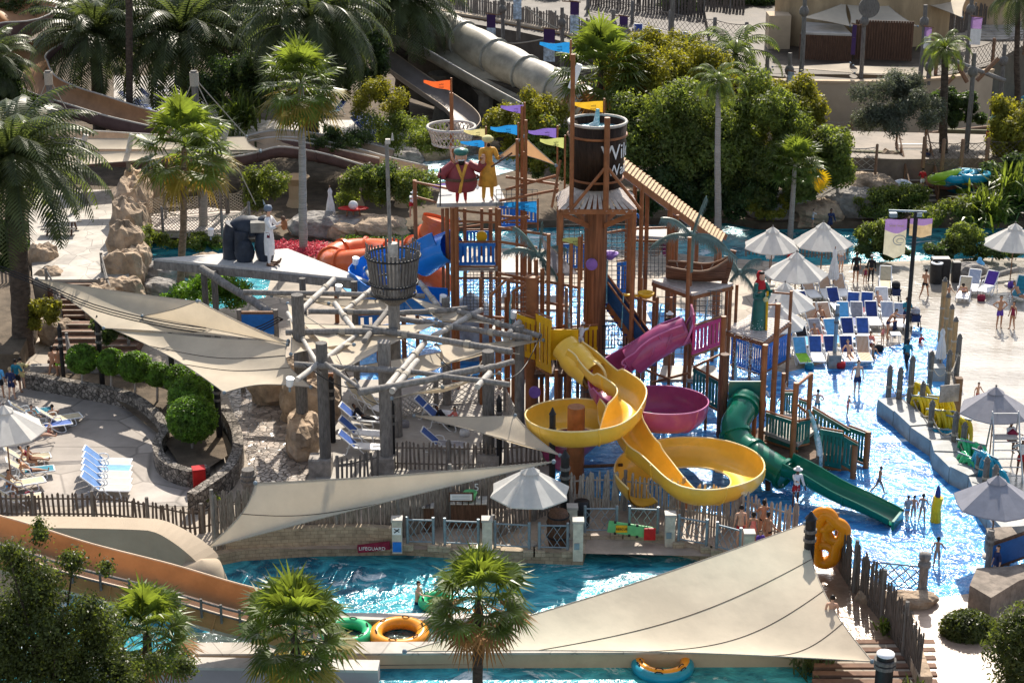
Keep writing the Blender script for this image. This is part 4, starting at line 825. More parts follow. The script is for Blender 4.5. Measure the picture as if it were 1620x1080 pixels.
for x0, y0, x1, y1, yf in [(716, 332, 790, 340, 600), (718, 350, 786, 352, 605), (656, 288, 716, 300, 580), (716, 440, 790, 440, 610), (790, 350, 836, 342, 610), (790, 440, 838, 442, 640), (660, 312, 707, 325, 570), (716, 362, 760, 356, 560)]: bar(lt, V(x0, y0, yf), V(x1, y1, yf), .06, name='pipe')
netwall(lt, 733, 782, 430, 490, 615, cell=.15)
# clear spray hood at its base
tagt(MB().lathe(P(745, 560), [(.0, 3.3), (.9, 2.6), (1.3, 1.2), (1.1, 0)], 16).build('spray_mushroom', mat('clear_film', (.3, .36, .42), .15, .3, 2, trans=.3)), 'silvery spray curtain under the blue slatted tower', 'water toy')
# ---- boat platform
bt = thing('boat_tower', 'square slatted platform on rust posts that carries the model boat', 'play tower', P(1100, 640)); zq = V(1100, 450, 640).z
qs = [V(1032, 440, 625), V(1097, 462, 650), V(1160, 440, 620), V(1100, 425, 590)]; b_ = MB(); zq = sum(q.z for q in qs)/4
qs = [P(1032, 442, zq), P(1095, 464, zq), P(1160, 448, zq), P(1100, 428, zq)]; b_.prism([(q.x, q.y) for q in qs], zq-.14, zq); b_.build('deck', boardm, bt)
cx_ = sum((q for q in qs), Vector())/4
for q in qs: p = q.lerp(cx_, .06); MB().tube([(p.x, p.y, 0), (p.x, p.y, zq-.1)], .09, 8).build('post', M_['rust'], bt)
for i in range(4): MB().beam(qs[i]-Vector((0, 0, .22)), qs[(i+1) % 4]-Vector((0, 0, .22)), .08, .16).build('beam', M_['rust'], bt)
ap_ = V(1093, 395, 650); post(bt, 1091, 375, 652, .09); post(bt, 1150, 455, 625, .08); post(bt, 1040, 470, 640, .08)
pan(bt, 1094, 515, 562, 1142, 503, 545, 665, 645, 'magp', 8); bar(bt, V(1098, 580, 660), V(1140, 560, 645), .06, name='pipe'); bar(bt, V(1032, 605, 650), V(1090, 590, 660), .06, name='pipe')
netwall(bt, 1098, 1142, 460, 500, 640); netwall(bt, 1040, 1090, 470, 560, 640, cell=.3)
bo = thing('model_boat', 'small brown clinker boat with rope swags standing on the slatted platform', 'model boat', V(1105, 445, 625))
q0, q1 = V(1055, 432, 622), V(1142, 436, 628); q1.z = q0.z = zq+.04; ax = (q1-q0); lx = ax.length*1.05; ax.normalize(); sx_ = Vector((-ax.y, ax.x, 0)); hv = []; n = 14; S = 8
for i in range(n+1):
    t = i/n; w_ = .62*math.sin(math.pi*min(.93, t*.8+.16))**.6; sheer = .62+.75*max(0, t-.55)**2*4.2*.8+.12*(1-t)**2
    for j in range(S+1): a = math.pi*j/S; hv.append(q0+ax*(lx*t+.45*max(0, t-.7)*(1-math.sin(a)))+sx_*(w_*math.cos(a))+Vector((0, 0, sheer*(1-math.sin(a)**.8)+.0+.25*max(0, t-.75))))
W = S+1; hf = [(i*W+j, (i+1)*W+j, (i+1)*W+j+1, i*W+j+1) for i in range(n) for j in range(S)]
planks = mat('boat_planks', (.15, .07, .04), .6, .5, 3, .03, 3, st=(.3, .3, 5), spec=.2); hb = MB().add(hv, hf, True).add([v+Vector((0, 0, .04)) for v in hv], [f[::-1] for f in hf]); hb.add([hv[j] for j in range(W)], [tuple(range(W))]); hb.build('hull', planks, bo)
MB().tube([hv[i*W] for i in range(n+1)], .045, 6).tube([hv[i*W+S] for i in range(n+1)], .045, 6).build('gunwale', mat('gunwale_wood', (.32, .20, .13), .6, .2, 4), bo)
MB().beam(hv[n*W+4]+Vector((0, 0, -.1)), hv[n*W+4]+ax*.35+Vector((0, 0, 1.5)), .16, .28).build('stem', planks, bo)
for k in (2, 8): MB().tube(cr([hv[k*W], hv[k*W].lerp(hv[(k+1)*W], 1)-sx_*.1-Vector((0, 0, .5)), hv[(k+3)*W]], 6), .03, 5).build('rope_swag', M_['rope'], bo)
tk = MB(); 
def artpalm(name, px, py, yf, L, label, seed, ps):
    t = thing(name, label, 'artificial palm', V(px, py, yf)); p = V(px, py, yf); m = mat('painted_frond', (.10, .17, .155), .45, .25, 3, spec=.6)
    for ex, ey in ps:
        e = V(ex, ey, yf); d = e-p; k = 14; pts = [p+d*(i/k)+Vector((0, 0, .30*L*math.sin(math.pi*i/k)*abs(d.x)/max(.5, d.length))) for i in range(k+1)]; b_ = MB(); b_.tube(pts, [.05]*k+[.02], 5)
        for i in range(1, k):
            for h_ in (.0, .5):
                q = pts[i].lerp(pts[i+1], h_)
                for s in (-1, 1): tip = q+Vector((d.x*.04+s*.12, s*.25, -.38+.08*math.sin(i*2.1))); w_ = (pts[i+1]-pts[i])*.3; b_.add([q-w_, q+w_, tip], [(0, 1, 2)])
        b_.build('frond', m, t)
    MB().ball(p+Vector((0, 0, .05)), .16, 8, 6).build('crown_knob', m, t)
    return t
ap1 = artpalm('artificial_palm', 1095, 372, 640, 1, 'painted metal palm top above the model boat with one upright frond', 1, [(1030, 390), (1045, 345), (1118, 310), (1150, 392), (1168, 410), (1135, 400)])
MB().tube([V(1095, 372, 640), V(1091, 430, 640)], [.12, .15], 8).build('trunk', MC['painted_frond'], ap1); MB().tube([V(1091, 430, 640), V(1091, 452, 640)], .10, 8).build('post', M_['rust'], ap1)
artpalm('artificial_palm', 853, 405, 650, 1, 'painted metal palm top left of the bucket tower beside a small grey sail', 2, [(795, 400), (812, 358), (858, 350), (898, 395), (886, 448), (870, 440)])
artpalm('artificial_palm', 1170, 432, 600, 1, 'painted metal palm top behind the woman statue', 3, [(1130, 425), (1145, 405), (1205, 410), (1212, 440), (1196, 465), (1150, 455)])
sail([V(856, 375, 655), V(916, 434, 660), V(870, 432, 640)], 'small grey triangular sail beside the left painted metal palm', 'canvg', .05, .1, 8)
# ---- mermaid platform
mp = thing('statue_platform', 'slatted grey platform on rust posts under the woman statue', 'platform', P(1198, 640)); zm = V(1195, 520, 625).z
qs = [P(1145, 522, zm), P(1208, 540, zm), P(1250, 508, zm), P(1190, 498, zm)]; d1 = (qs[1]-qs[0]); 
for i in range(12): a = qs[0].lerp(qs[3], (i+.5)/12); b2 = qs[1].lerp(qs[2], (i+.5)/12); MB().beam(a, b2, .19, .07).build('board', boardm, mp)
for i in range(4): MB().beam(qs[i]-Vector((0, 0, .14)), qs[(i+1) % 4]-Vector((0, 0, .14)), .08, .16).build('beam', M_['rust'], mp); MB().tube([(qs[i].x, qs[i].y, 0), (qs[i].x, qs[i].y, qs[i].z-.1)], .08, 8).build('post', M_['rust'], mp)
for px, yt, yf in [(1252, 460, 590), (1233, 480, 600), (1166, 450, 600)]: post(mp, px, yt, yf, .08)
bar(mp, V(1216, 462, 590), V(1252, 465, 590), .05, name='pipe'); bar(mp, V(1210, 482, 600), V(1233, 482, 600), .05, name='pipe')
bw = thing('blue_board_wall', 'blue vertical board wall of the splash hut behind the green deck', 'wall', P(1200, 590)); pan(bw, 1155, 532, 575, 1205, 545, 592, 590, 600, 'bluep', 14); pan(bw, 1205, 540, 590, 1250, 532, 565, 600, 575, 'bluep', 12)
# ---- green deck with ramp rail
gd = thing('green_play_deck', 'low deck and ramp with dark green slatted railings by the splash pool', 'play deck', P(1290, 740))
zg = 1.35
plat(gd, [(1205, 680), (1262, 702), (1300, 672), (1240, 650)], zg, pavew); rk = [P(1150, 735), P(1255, 762), P(1300, 745), P(1345, 745), P(1345, 725), P(1200, 700)]; q = MB(); q.prism([(p.x, p.y) for p in rk], 0, .75); q.build('base', mat('brown_render_base', (.17, .11, .075), .8, .3, 2, .02, 5), gd)
pan(gd, 1210, 655, 695, 1262, 665, 712, 725, 745, 'green', 11); pan(gd, 1262, 666, 704, 1280, 664, 700, 745, 735, 'green', 4); pan(gd, 1234, 618, 655, 1258, 622, 655, 690, 690, 'green', 6); pan(gd, 1262, 630, 662, 1282, 640, 668, 700, 700, 'green', 5)
pan(gd, 1283, 652, 690, 1340, 672, 725, 712, 735, 'green', 10); pan(gd, 1340, 672, 722, 1374, 690, 735, 730, 740, 'green', 7); pan(gd, 1295, 680, 735, 1330, 682, 742, 742, 752, 'green', 6); pan(gd, 1332, 684, 735, 1354, 708, 748, 752, 758, 'green', 4)
for px, yt, yf, r in [(1211, 545, 728, .12), (1231, 480, 700, .12), (1260, 605, 750, .12), (1283, 590, 725, .11), (1195, 630, 722, .1), (1353, 704, 757, .13), (1374, 682, 740, .13), (1240, 590, 700, .09), (1223, 600, 702, .08), (1286, 650, 712, .1)]: post(gd, px, yt, yf, r)
bar(gd, V(1260, 610, 750), V(1283, 592, 725), .07, name='pipe'); bar(gd, V(1262, 640, 748), V(1290, 664, 735), .06, name='pipe')
tagt(MB().tube(cr([V(1279, 648, 740), V(1288, 672, 742), V(1296, 710, 745), V(1296, 742, 745)], 6), [.05]*3+[.09]*6+[.14]*10, 8).build('falling_water', M_['foamw']), 'stream of water pouring from the pipe over the green deck', 'water stream')
# side fence dark green behind magenta
gp = thing('green_ramp_railing', 'dark green railing descending behind the purple bowl', 'railing', P(1110, 680)); pan(gp, 1095, 582, 625, 1140, 605, 650, 660, 680, 'green', 9); post(gp, 1145, 500, 690, .12); post(gp, 1147, 560, 720, .2, 'rustd')
bkr = thing('black_railing', 'black metal railing behind the yellow slide entrance', 'railing', P(975, 640))
for x0, x1, yt in [(948, 972, 518), (978, 1000, 512)]:
    a, c_ = V(x0, yt+38, 650), V(x1, yt+32, 648); a.z = c_.z; q = MB()
    for i in range(6): p = a.lerp(c_, i/5); q.tube([p, p+Vector((0, 0, 1.1))], .02, 5)
    q.tube([a+Vector((0, 0, 1.1)), c_+Vector((0, 0, 1.1))], .03, 6); q.tube([a, c_], .03, 6); q.build('railing_panel', M_['black'], bkr)
# ================================================================ slides
yel = mat('yellow_fibreglass', (.84, .50, .06), .32, .12, .5, coat=.4); yer = mat('pale_yellow_rim', (.88, .68, .32), .35, .05, 1)
pur = mat('magenta_fibreglass', (.36, .07, .18), .32, .18, .5, coat=.4); pur2 = mat('pale_magenta_rim', (.50, .16, .33), .35, .05, 1)
grn = mat('green_fibreglass', (.003, .14, .085), .22, .1, .8, coat=.5); ora = mat('orange_fibreglass', (.66, .14, .045), .3, .1, 1.0, coat=.3); blu = mat('blue_fibreglass', (.015, .20, .66), .28, .1, .8, coat=.3)
YS = thing('yellow_slide', 'long open yellow slide winding down in two big loops', 'water slide', P(910, 775))
c1 = P(926, 772); c2 = P(1088, 800)
def pl(c, r, a, z): return Vector((c.x+r*math.cos(R(a)), c.y+r*math.sin(R(a)), z))
pth = [V(900, 566, 705), V(925, 585, 712), V(952, 610, 728), pl(c1, 1.85, 18, 3.45)+Vector((.05, 0, 0)), pl(c1, 1.72, -25, 3.15), pl(c1, 1.72, -65, 2.85), pl(c1, 1.72, -110, 2.65), pl(c1, 1.72, -150, 2.5), pl(c1, 1.72, 170, 2.35), pl(c1, 1.72, 130, 2.2), pl(c1, 1.72, 90, 2.1), pl(c1, 1.85, 50, 1.98), V(978, 662, 757), V(990, 695, 772), V(1010, 728, 788), V(1038, 750, 802), pl(c2, 2.2, -95, 1.27), pl(c2, 2.2, -60, 1.17), pl(c2, 2.2, -20, 1.08), pl(c2, 2.2, 20, 1.00), pl(c2, 2.2, 60, 0.92), pl(c2, 2.2, 100, 0.84), pl(c2, 2.2, 140, 0.76), pl(c2, 2.2, 180, 0.68), pl(c2, 2.2, 215, .60)]
chute('chute', pth, lambda t: 1.15+.4*max(0, min(1, (t-.14)/.06))-.3*max(0, min(1, (t-.48)/.05))+.35*max(0, min(1, (t-.64)/.05)), lambda t: .9 if t > .09 else .7, yel, YS, k=7, rimm=yer, cut=lambda t: (0, 4.2*max(0, min(1, (t-.17)/.05, (.50-t)/.05))) if t < .6 else (3.6*min(1, (t-.6)/.08), 0))
hd = MB(); hp = cr([V(893, 548, 700), V(905, 562, 705), V(922, 580, 711), V(940, 595, 719)], 5); hd.tube(hp, [.62]*5+[.7]*5+[.66]*6, 18, cap=False); o = hd.build('tube_entrance', yel, YS); 
MB().tube([hp[-1]+Vector((.66*math.cos(a/10*math.pi)*.75, .66*math.cos(a/10*math.pi)*-.66, .66*math.sin(a/10*math.pi))) for a in range(20)], .06, 6, closed=True).build('rim', yer, YS)
MB().box(V(893, 545, 695)+Vector((-.05, 0, 0)), (1.3, .08, 1.4)).build('entrance_board', M_['yelp'], YS)
p = P(910, 775); MB().tube([(p.x, p.y, 0), (p.x, p.y, V(910, 643, 775).z)], .36, 14).build('support_post', M_['rust'], YS)
p = P(1085, 800); MB().tube([(p.x, p.y, 0), (p.x, p.y, .5)], .5, 14).build('support_post', M_['rust'], YS)
bar(YS, V(915, 738, 775), V(985, 735, 785), .07, 'rustd', 'support_arm')
PS = thing('magenta_slide', 'magenta slide curling behind the yellow one into a deep bowl', 'water slide', P(1024, 730)); c3 = P(1024, 728)
pth = [V(1088, 535, 690), V(1055, 548, 690), V(1015, 575, 690), V(975, 600, 695), pl(c3, 1.9, 160, 2.9), pl(c3, 1.75, 190, 2.6), pl(c3, 1.75, 230, 2.35), pl(c3, 1.75, 270, 2.15), pl(c3, 1.75, 310, 1.95), pl(c3, 1.75, 345, 1.8), pl(c3, 1.75, 20, 1.65), pl(c3, 1.75, 60, 1.5), pl(c3, 1.75, 100, 1.35), pl(c3, 2.0, 140, 1.2), pl(c3, 2.3, 180, 1.0), V(905, 725, 755), V(890, 745, 765)]
chute('chute', pth, lambda t: 1.1+.4*max(0, min(1, (t-.2)/.08)), lambda t: .85 if t < .3 else 1.05, pur, PS, k=7, rimm=pur2, cut=lambda t: (4.4*max(0, min(1, (t-.25)/.08, (.9-t)/.05)), 0))
hp = cr([V(1088, 522, 690), V(1055, 535, 690), V(1025, 553, 690), V(1000, 572, 690)], 5); MB().tube(hp, [.6]*5+[.68]*5+[.66]*6, 18, cap=False).build('tube_entrance', pur, PS)
for f_ in (0, 5, 9): MB().tube([hp[f_]+Vector((.25*math.sin(a/10*math.pi), .68*math.cos(a/10*math.pi), .66*math.sin(a/10*math.pi))) for a in range(20)], .05, 6, closed=True).build('flange', pur2 if f_ == 0 else pur, PS)
MB().box(V(1095, 515, 688), (.08, 1.4, 1.5)).build('entrance_board', M_['magp'], PS)
p = P(1024, 730); MB().tube([(p.x, p.y, 0), (p.x, p.y, 2.3)], .16, 10).build('support_post', M_['logd'], PS)
GS = thing('green_slide', 'dark green tube slide opening into a chute that ends in the pool', 'water slide', P(1200, 740))
hp = cr([V(1180, 634, 722), V(1172, 652, 732), V(1162, 675, 742), V(1172, 702, 752), V(1205, 727, 768), V(1245, 752, 782)], 5); MB().tube(hp, [.66]*3+[.60]*22+[.62], 18, cap=False).build('tube', grn, GS)
for f_ in (3, 12, 18, 24):
    q = hp[f_]; d = (hp[min(f_+1, len(hp)-1)]-hp[f_-1]).normalized(); MB().tube([q-d*.07, q+d*.07], .70, 18).build('flange', grn, GS)
chute('chute', [V(1240, 750, 782), V(1275, 765, 790), V(1320, 788, 802), V(1370, 808, 816), V(1415, 828, 830)], lambda t: 1.15, lambda t: .75-.35*t, grn, GS, k=5, rimm=grn)
e = V(1418, 822, 830); MB().box((e.x+.05, e.y, .22), (.10, 1.3, .4), rz=-.5).build('end_wall', grn, GS); bar(GS, V(1168, 690, 745), P(1168, 748), .12, 'rustd', 'support_post'); bar(GS, V(1215, 735, 775), P(1215, 775), .12, 'rustd', 'support_post')
MB().box(V(1180, 625, 720), (1.5, .08, 1.3)).build('entrance_board', M_['green'], GS)
OS = thing('orange_tube_slide', 'closed orange tube slide coiling down on the far side of the blue panel tower', 'water slide', P(600, 500))
hp = cr([V(694, 345, 545), V(688, 362, 545), V(672, 385, 540), V(640, 402, 528), V(600, 398, 505), V(560, 398, 502), V(530, 405, 510), V(528, 418, 525), V(560, 416, 532), V(610, 412, 530), V(655, 425, 530), V(690, 440, 530), V(700, 460, 530)], 6)
MB().tube(hp, [.8]*4+[.68]*(len(hp)-4), 18, cap=False).build('tube', ora, OS)
for f_ in range(3, len(hp), 6): q = hp[f_]; d = (hp[min(f_+1, len(hp)-1)]-hp[f_-1]).normalized(); MB().tube([q-d*.07, q+d*.07], .79, 18).build('flange', ora, OS)
for f_ in (24, 36, 52): q = hp[f_]; MB().tube([(q.x, q.y, 0), (q.x, q.y, q.z)], .12, 8).build('support_post', M_['rust'], OS)
BS = thing('blue_slide', 'bright blue open slide leaving the left side of the blue panel tower', 'water slide', P(640, 560))
chute('chute', [V(712, 402, 600), V(690, 412, 590), V(660, 428, 580), V(630, 432, 570), V(600, 440, 570), V(580, 460, 575), V(600, 485, 590), V(650, 495, 600), V(700, 500, 610)], 1.25, 1.15, blu, BS, k=6, rimm=blu)
hp = cr([V(716, 390, 600), V(690, 400, 590), V(668, 415, 582)], 5); MB().tube(hp, .72, 18, cap=False).build('tube_entrance', blu, BS)
for a in (640, 600): p = P(a, 572); MB().tube([p, (p.x, p.y, V(a, 440, 572).z)], .12, 8).build('support_post', M_['rust'], BS)
# teal wedge slab left of basket (shallow slide run-out)
pan(BS, 560, 500, 520, 600, 498, 518, 590, 590, 'bluep', 3)
# crow's nest basket with mast (centre left)
cn = thing('lookout_mast', 'grey mast with a slatted crow nest basket above the timber pergola', 'mast', P(628, 690)); b0 = P(628, 690); z1 = V(628, 480, 690).z; z2 = V(628, 395, 690).z
MB().tube([(b0.x, b0.y, 0), (b0.x, b0.y, z1)], .26, 12).build('post', M_['log'], cn); MB().tube([(b0.x, b0.y, z1), (b0.x, b0.y, z2+.3)], .22, 12).build('upper_post', M_['logw'], cn)
MB().tube([(b0.x-.1, b0.y, z2-.3), (b0.x-.15, b0.y, V(621, 225, 690).z)], .085, 9).build('mast_pole', M_['log'], cn); q = V(621, 222, 690); MB().tube([q, q+Vector((0, 0, .3))], [.07, .02], 6).build('finial', M_['logw'], cn); MB().box(q+Vector((-.2, 0, -.05)), (.2, .2, .2)).build('lamp', M_['logw'], cn)
sb = MB(); zc0, zc1, zc2 = z1, z1+.55, z2; R0, R1, R2 = .3, .95, 1.18
for i in range(40):
    a = 2*math.pi*i/40; f3 = lambda r, z: (b0.x+r*math.cos(a), b0.y+r*math.sin(a), z); p3 = [f3(R0, zc0), f3(.75, zc0+.35), f3(R1, zc1+.1), f3(R2, zc2+random.uniform(-.15, .3))]; u = Vector((math.cos(a), math.sin(a), 0))
    for s in range(3): sb.beam(p3[s], p3[s+1], .09, .03, up=u)
sb.build('basket', M_['logd'], cn)
for zz, rr in ((zc2-.25, 1.19), (zc1+.45, 1.06), (zc1-.05, .98)): MB().tube([(b0.x+rr*math.cos(a/16*math.pi), b0.y+rr*math.sin(a/16*math.pi), zz) for a in range(32)], .05, 6, closed=True).build('hoop', M_['black'], cn)
# small basket pole with orange flag
c2n = thing('net_basket_pole', 'rust pole holding a pale rope net basket behind the statues', 'mast', P(714, 520)); post(c2n, 714, 147, 520, .1, zb=0); q = V(714, 208, 520)
rm = MB(); rm.tube([(q.x+1.2*math.cos(a/14*math.pi), q.y+1.2*math.sin(a/14*math.pi), q.z+.25) for a in range(28)], .07, 6, closed=True); rm.tube([(q.x+.95*math.cos(a/14*math.pi), q.y+.95*math.sin(a/14*math.pi), q.z-.6) for a in range(28)], .05, 6, closed=True); rm.build('hoop', M_['logw'], c2n)
nb = MB()
for i in range(28):
    for s in (-1, 1): a, a2 = 2*math.pi*i/28, 2*math.pi*(i+s*2)/28; nb.beam((q.x+1.2*math.cos(a), q.y+1.2*math.sin(a), q.z+.25), (q.x+.95*math.cos(a2), q.y+.95*math.sin(a2), q.z-.6), .045, .045)
nb.build('net', M_['rope'], c2n)
# pennant flags
def flag(px, py, w_, h_, yf, m, label, pole=None, txt=True):
    p = V(px, py, yf); s = (P(810+100, yf)-P(810, yf)).x/100; W_, H_ = w_*s, h_*s; t = thing('pennant_flag', label, 'flag', p, 'pennants on the play structure'); g = []; n = 10
    for i in range(n+1):
        u = i/n; y = .10*W_*math.sin(u*5+px)*u; hh = H_*(1-.72*u); zo = -.12*H_*u+.10*H_*math.sin(u*6+px*.1)*u
        g += [p+Vector((-W_*u, y, zo)), p+Vector((-W_*u, y+.04, zo-hh*1.0))]
    f = [(2*i, 2*i+1, 2*i+3, 2*i+2) for i in range(n)]; MB().add(g, f, True).build('cloth', M_[m], t)
    MB().tube([p+Vector((.06, 0, .12)), p+Vector((.06, 0, -H_-(pole or .3)))], .045, 7).build('pole', M_['rust'], t)
    if txt: text(t, 'wild\nwadi', H_*.26, p+Vector((-W_*.33, -.09-.04*W_, -H_*.48)), (math.pi/2, 0, 0), M_['black'])
    return t
for nm, cc in dict(fb=(.02, .24, .58), fy=(.72, .42, .03), fo=(.75, .13, .03), fp=(.20, .13, .45), fl=(.55, .60, .20), fs=(.62, .55, .25)).items(): M_[nm] = mat('flag_'+nm, cc, .7, .08, 3, trans=.35)
for a in [(901, 67, 44, 17, 630, 'fb', 'blue pennant flag highest of all on the tallest rust pole', .3), (954, 160, 44, 18, 625, 'fy', 'orange yellow pennant flag in front of the giant bucket', .4), (712, 127, 40, 16, 520, 'fo', 'orange red pennant flag above the rope net basket', .6), (828, 166, 34, 15, 590, 'fp', 'violet pennant flag on the tall pole left of the bucket', .5), (818, 198, 40, 16, 590, 'fb', 'blue pennant flag just below the violet one left of the bucket', 3), (880, 203, 42, 16, 600, 'fp', 'violet pennant flag touching the left side of the bucket', 3), (892, 218, 36, 17, 610, 'fl', 'lime green pennant flag at the left of the bucket', 3), (767, 204, 32, 14, 540, 'fs', 'straw yellow pennant flag behind the turbaned statue', 1.2), (766, 222, 36, 13, 540, 'fb', 'blue pennant flag behind the turbaned statue head', 1.2), (849, 318, 50, 20, 610, 'fb', 'blue pennant flag low in front of the pipes right of the statues', .8), (919, 375, 28, 17, 665, 'fl', 'lime pennant flag in front of the bucket tower trunk', 1.5), (706, 290, 28, 11, 560, 'fp', 'violet pennant flag behind the maroon statue', .8)]: flag(*a)
sail([V(829, 216, 590), V(880, 262, 600), V(832, 246, 590)], 'right half tan triangular sail left of the bucket', 'orangesail', .08, .1, 8); sail([V(820, 222, 590), V(786, 250, 560), V(819, 246, 592)], 'left tan triangular sail beside the turbaned statue', 'orangesail', .08, .1, 8)
# white steel arm next to the tall pole
tagt(MB().tube([V(903, 140, 640), V(917, 102, 640)], .14, 8).build('light_tube', M_['white']), 'white floodlight tube leaning right of the tallest rust pole', 'lamp')
# statues
def statue(px, yfeet, ytop, yf, build, label, zbase=None):
    base = V(px, yfeet, yf); return build(base, V(px, ytop, yf).z-base.z, label)
turq = M_['cloth_t']
gold = mat('gold_robe', (.62, .32, .05), .6, .2, 3); M_['gold'] = gold; M_['maroon'] = mat('maroon_robe_paint', (.24, .045, .05), .5, .12, 2)
p = V(730, 316, 600); p.z = zt_; hgt_ = V(728, 243, 600).z-zt_
s1 = person(p, .1, hgt_*1.1, 'wave', 'skin2', [('trousers', 'cloth_r')], 'painted statue of a stout bearded man in maroon robe and green cap', hair=None, name='statue', cat='statue')
MB().tube([(.2, 0, 1.36), (.5, -.05, 1.2), (.6, -.15, 1.42)], [.15, .15, .13], 9).build('sleeve', M_['maroon'], s1); MB().tube([(-.2, 0, 1.36), (-.5, -.05, 1.1), (-.58, -.2, 1.0)], [.15, .16, .13], 9).build('sleeve', M_['maroon'], s1); MB().tube([(.6, -.15, 1.42), (.62, -.17, 1.62), (.62, -.18, 1.72)], [.07, .06, .05], 8).build('forearm', M_['skin2'], s1); MB().ball((0, -.03, 1.60), (.17, .17, .2), 12, 9).build('head', M_['skin2'], s1); MB().ball((0, -.2, 1.60), (.035, .04, .05), 7, 5).build('nose', M_['skin2'], s1); MB().ball((0, -.18, 1.545), (.12, .05, .03), 9, 5).build('moustache', M_['cloth_w'], s1)
MB().lathe((0, -.02, .42), [(.10, 1.02), (.24, .95), (.34, .8), (.42, .55), (.46, .35), (.44, .18), (.38, .05)], 20, sy=.8).build('robe', M_['maroon'], s1); MB().beam((-.13, -.24, 1.42), (0, -.40, 1.0), .07, .05).beam((.13, -.24, 1.42), (0, -.40, 1.0), .07, .05).beam((0, -.41, 1.0), (-.08, -.44, .5), .09, .05).build('sash', gold, s1); MB().lathe((0, -.02, .86), [(.5, 0), (.53, .05), (.5, .1)], 20, sy=.8).build('belt', M_['rustd'], s1)
MB().lathe((0, -.03, 1.70), [(.17, 0), (.22, .07), (.20, .16), (.05, .22), (0, .22)], 14).build('cap', M_['green'], s1); MB().ball((0, -.17, 1.46), (.09, .06, .11), 8, 6).build('beard', M_['hair'], s1); MB().tube([(-.62, -.2, 0), (-.60, -.2, 1.3)], .02, 6).build('staff', M_['black'], s1)
s1.scale = (s1.scale[0]*1.08, s1.scale[1]*1.08, s1.scale[2]*.92)
p = V(772, 314, 595); p.z = zt_; s2 = person(p, .25, (V(772, 215, 595).z-zt_)*1.0, 'hold', 'skin2', [('trousers', 'gold'), ('long', 'gold')], 'painted statue of a man in a gold coat and turban holding a curved sword', hair=None, name='statue', cat='statue')
MB().lathe((0, 0, .42), [(.17, .6), (.2, .45), (.26, .0), (.24, 0)], 16, sy=.8).build('coat', gold, s2); MB().lathe((0, -.02, 1.60), [(.08, -.02), (.15, .02), (.16, .09), (.08, .15), (0, .16)], 12).build('turban', M_['cloth_y'], s2); MB().beam((.0, -.35, 1.0), (.55, -.4, 1.35), .02, .04).build('sword', M_['rustd'], s2); MB().ball((0, -.1, 1.52), (.05, .04, .05), 8, 6).build('beard', M_['hair'], s2)
p = V(1200, 522, 625); p.z = zm+.03; s3 = person(p, .4, (V(1202, 432, 625).z-zm), 'hold', 'skin2', [('long', 'green')], 'statue of a woman in green dress and red headscarf', hair=None, name='statue', cat='statue')
MB().lathe((0, 0, 0), [(.16, 1.25), (.17, 1.05), (.22, .8), (.24, .4), (.27, 0)], 18, sy=.85).build('dress', M_['green'], s3); MB().lathe((0, .045, 1.40), [(.19, -.15), (.17, 0), (.10, .12), (.125, .26), (.08, .36), (0, .38)], 14).build('headscarf', M_['cloth_r'], s3); MB().beam((.12, -.24, 0), (.12, -.20, 1.2), .06, .04).build('stripe', M_['yelp'], s3); MB().ball((0, -.05, 1.62), (.085, .10, .12), 10, 8).build('face', M_['skin2'], s3); MB().ball((0, -.03, 1.74), (.09, .09, .05), 9, 6).build('fringe', M_['hair'], s3); MB().tube([(.17, 0, 1.3), (.24, -.12, 1.05), (.08, -.28, 1.0)], [.07, .06, .05], 8).build('sleeve', M_['green'], s3); MB().tube([(-.17, 0, 1.3), (-.25, -.1, 1.02), (-.08, -.28, 1.02)], [.07, .06, .05], 8).build('sleeve', M_['green'], s3); MB().ball((0, -.32, 1.0), (.09, .06, .08), 8, 6).build('held_bundle', M_['cloth_y'], s3)

# hanging purple funnel, further water toys, streams and spray
fn = thing('purple_funnel', 'violet tipping funnel beside the tower trunk with water falling from it', 'water toy', V(965, 402, 640)); q = V(965, 402, 640); M_['viol'] = mat('violet_plastic', (.22, .12, .42), .4); MB().lathe(q, [(0, -.3), (.12, -.26), (.38, 0), (.4, .06), (.34, .04), (.1, -.2), (0, -.22)], 14).build('bowl', M_['viol'], fn); MB().tube([q-Vector((.1, 0, .3)), q-Vector((.15, 0, 1.2)), q-Vector((.16, 0, 2.4))], [.04, .05, .09], 6).build('water_stream', M_['foamw'], fn)
for px, py, m, l_, yf in [(936, 418, 'viol', 'violet round disc on the tower trunk', 655), (762, 374, 'yelp', 'amber disc right of the upper blue panel', 600), (846, 620, 'viol', 'violet drum beneath the yellow deck', 700)]: q = V(px, py, yf); tagt(MB().tube([q-Vector((0, .08, 0)), q+Vector((0, .08, 0))], .26, 16).build('play_disc', M_[m]), l_, 'play disc')
for px, py, py2, yf, l_ in [(1120, 470, 560, 640, 'from the boat platform edge'), (1046, 480, 560, 650, 'left of the boat platform post'), (812, 455, 520, 660, 'from the bent pipe left of the thick post'), (905, 470, 520, 665, 'beside the trunk foot'), (1168, 545, 600, 640, 'behind the statue platform')]:
    q, q2 = V(px, py, yf), V(px-4, py2, yf); tagt(MB().tube([q, q.lerp(q2, .4)+Vector((-.1, -.1, 0)), q2], [.025, .04, .09], 6).build('falling_water', M_['foamw']), 'thin stream of falling water '+l_, 'water stream')
def spray(name, cs, rs, n, size):
    v, f = leaves(cs, rs, n, size, .8, .1, .3, .3); me = npmesh(name, v, f); me.materials.append(mat('water_drops', (.8, .85, .9), .15, .03, 3, trans=.4)); return struct(link(name, me), 'stuff')
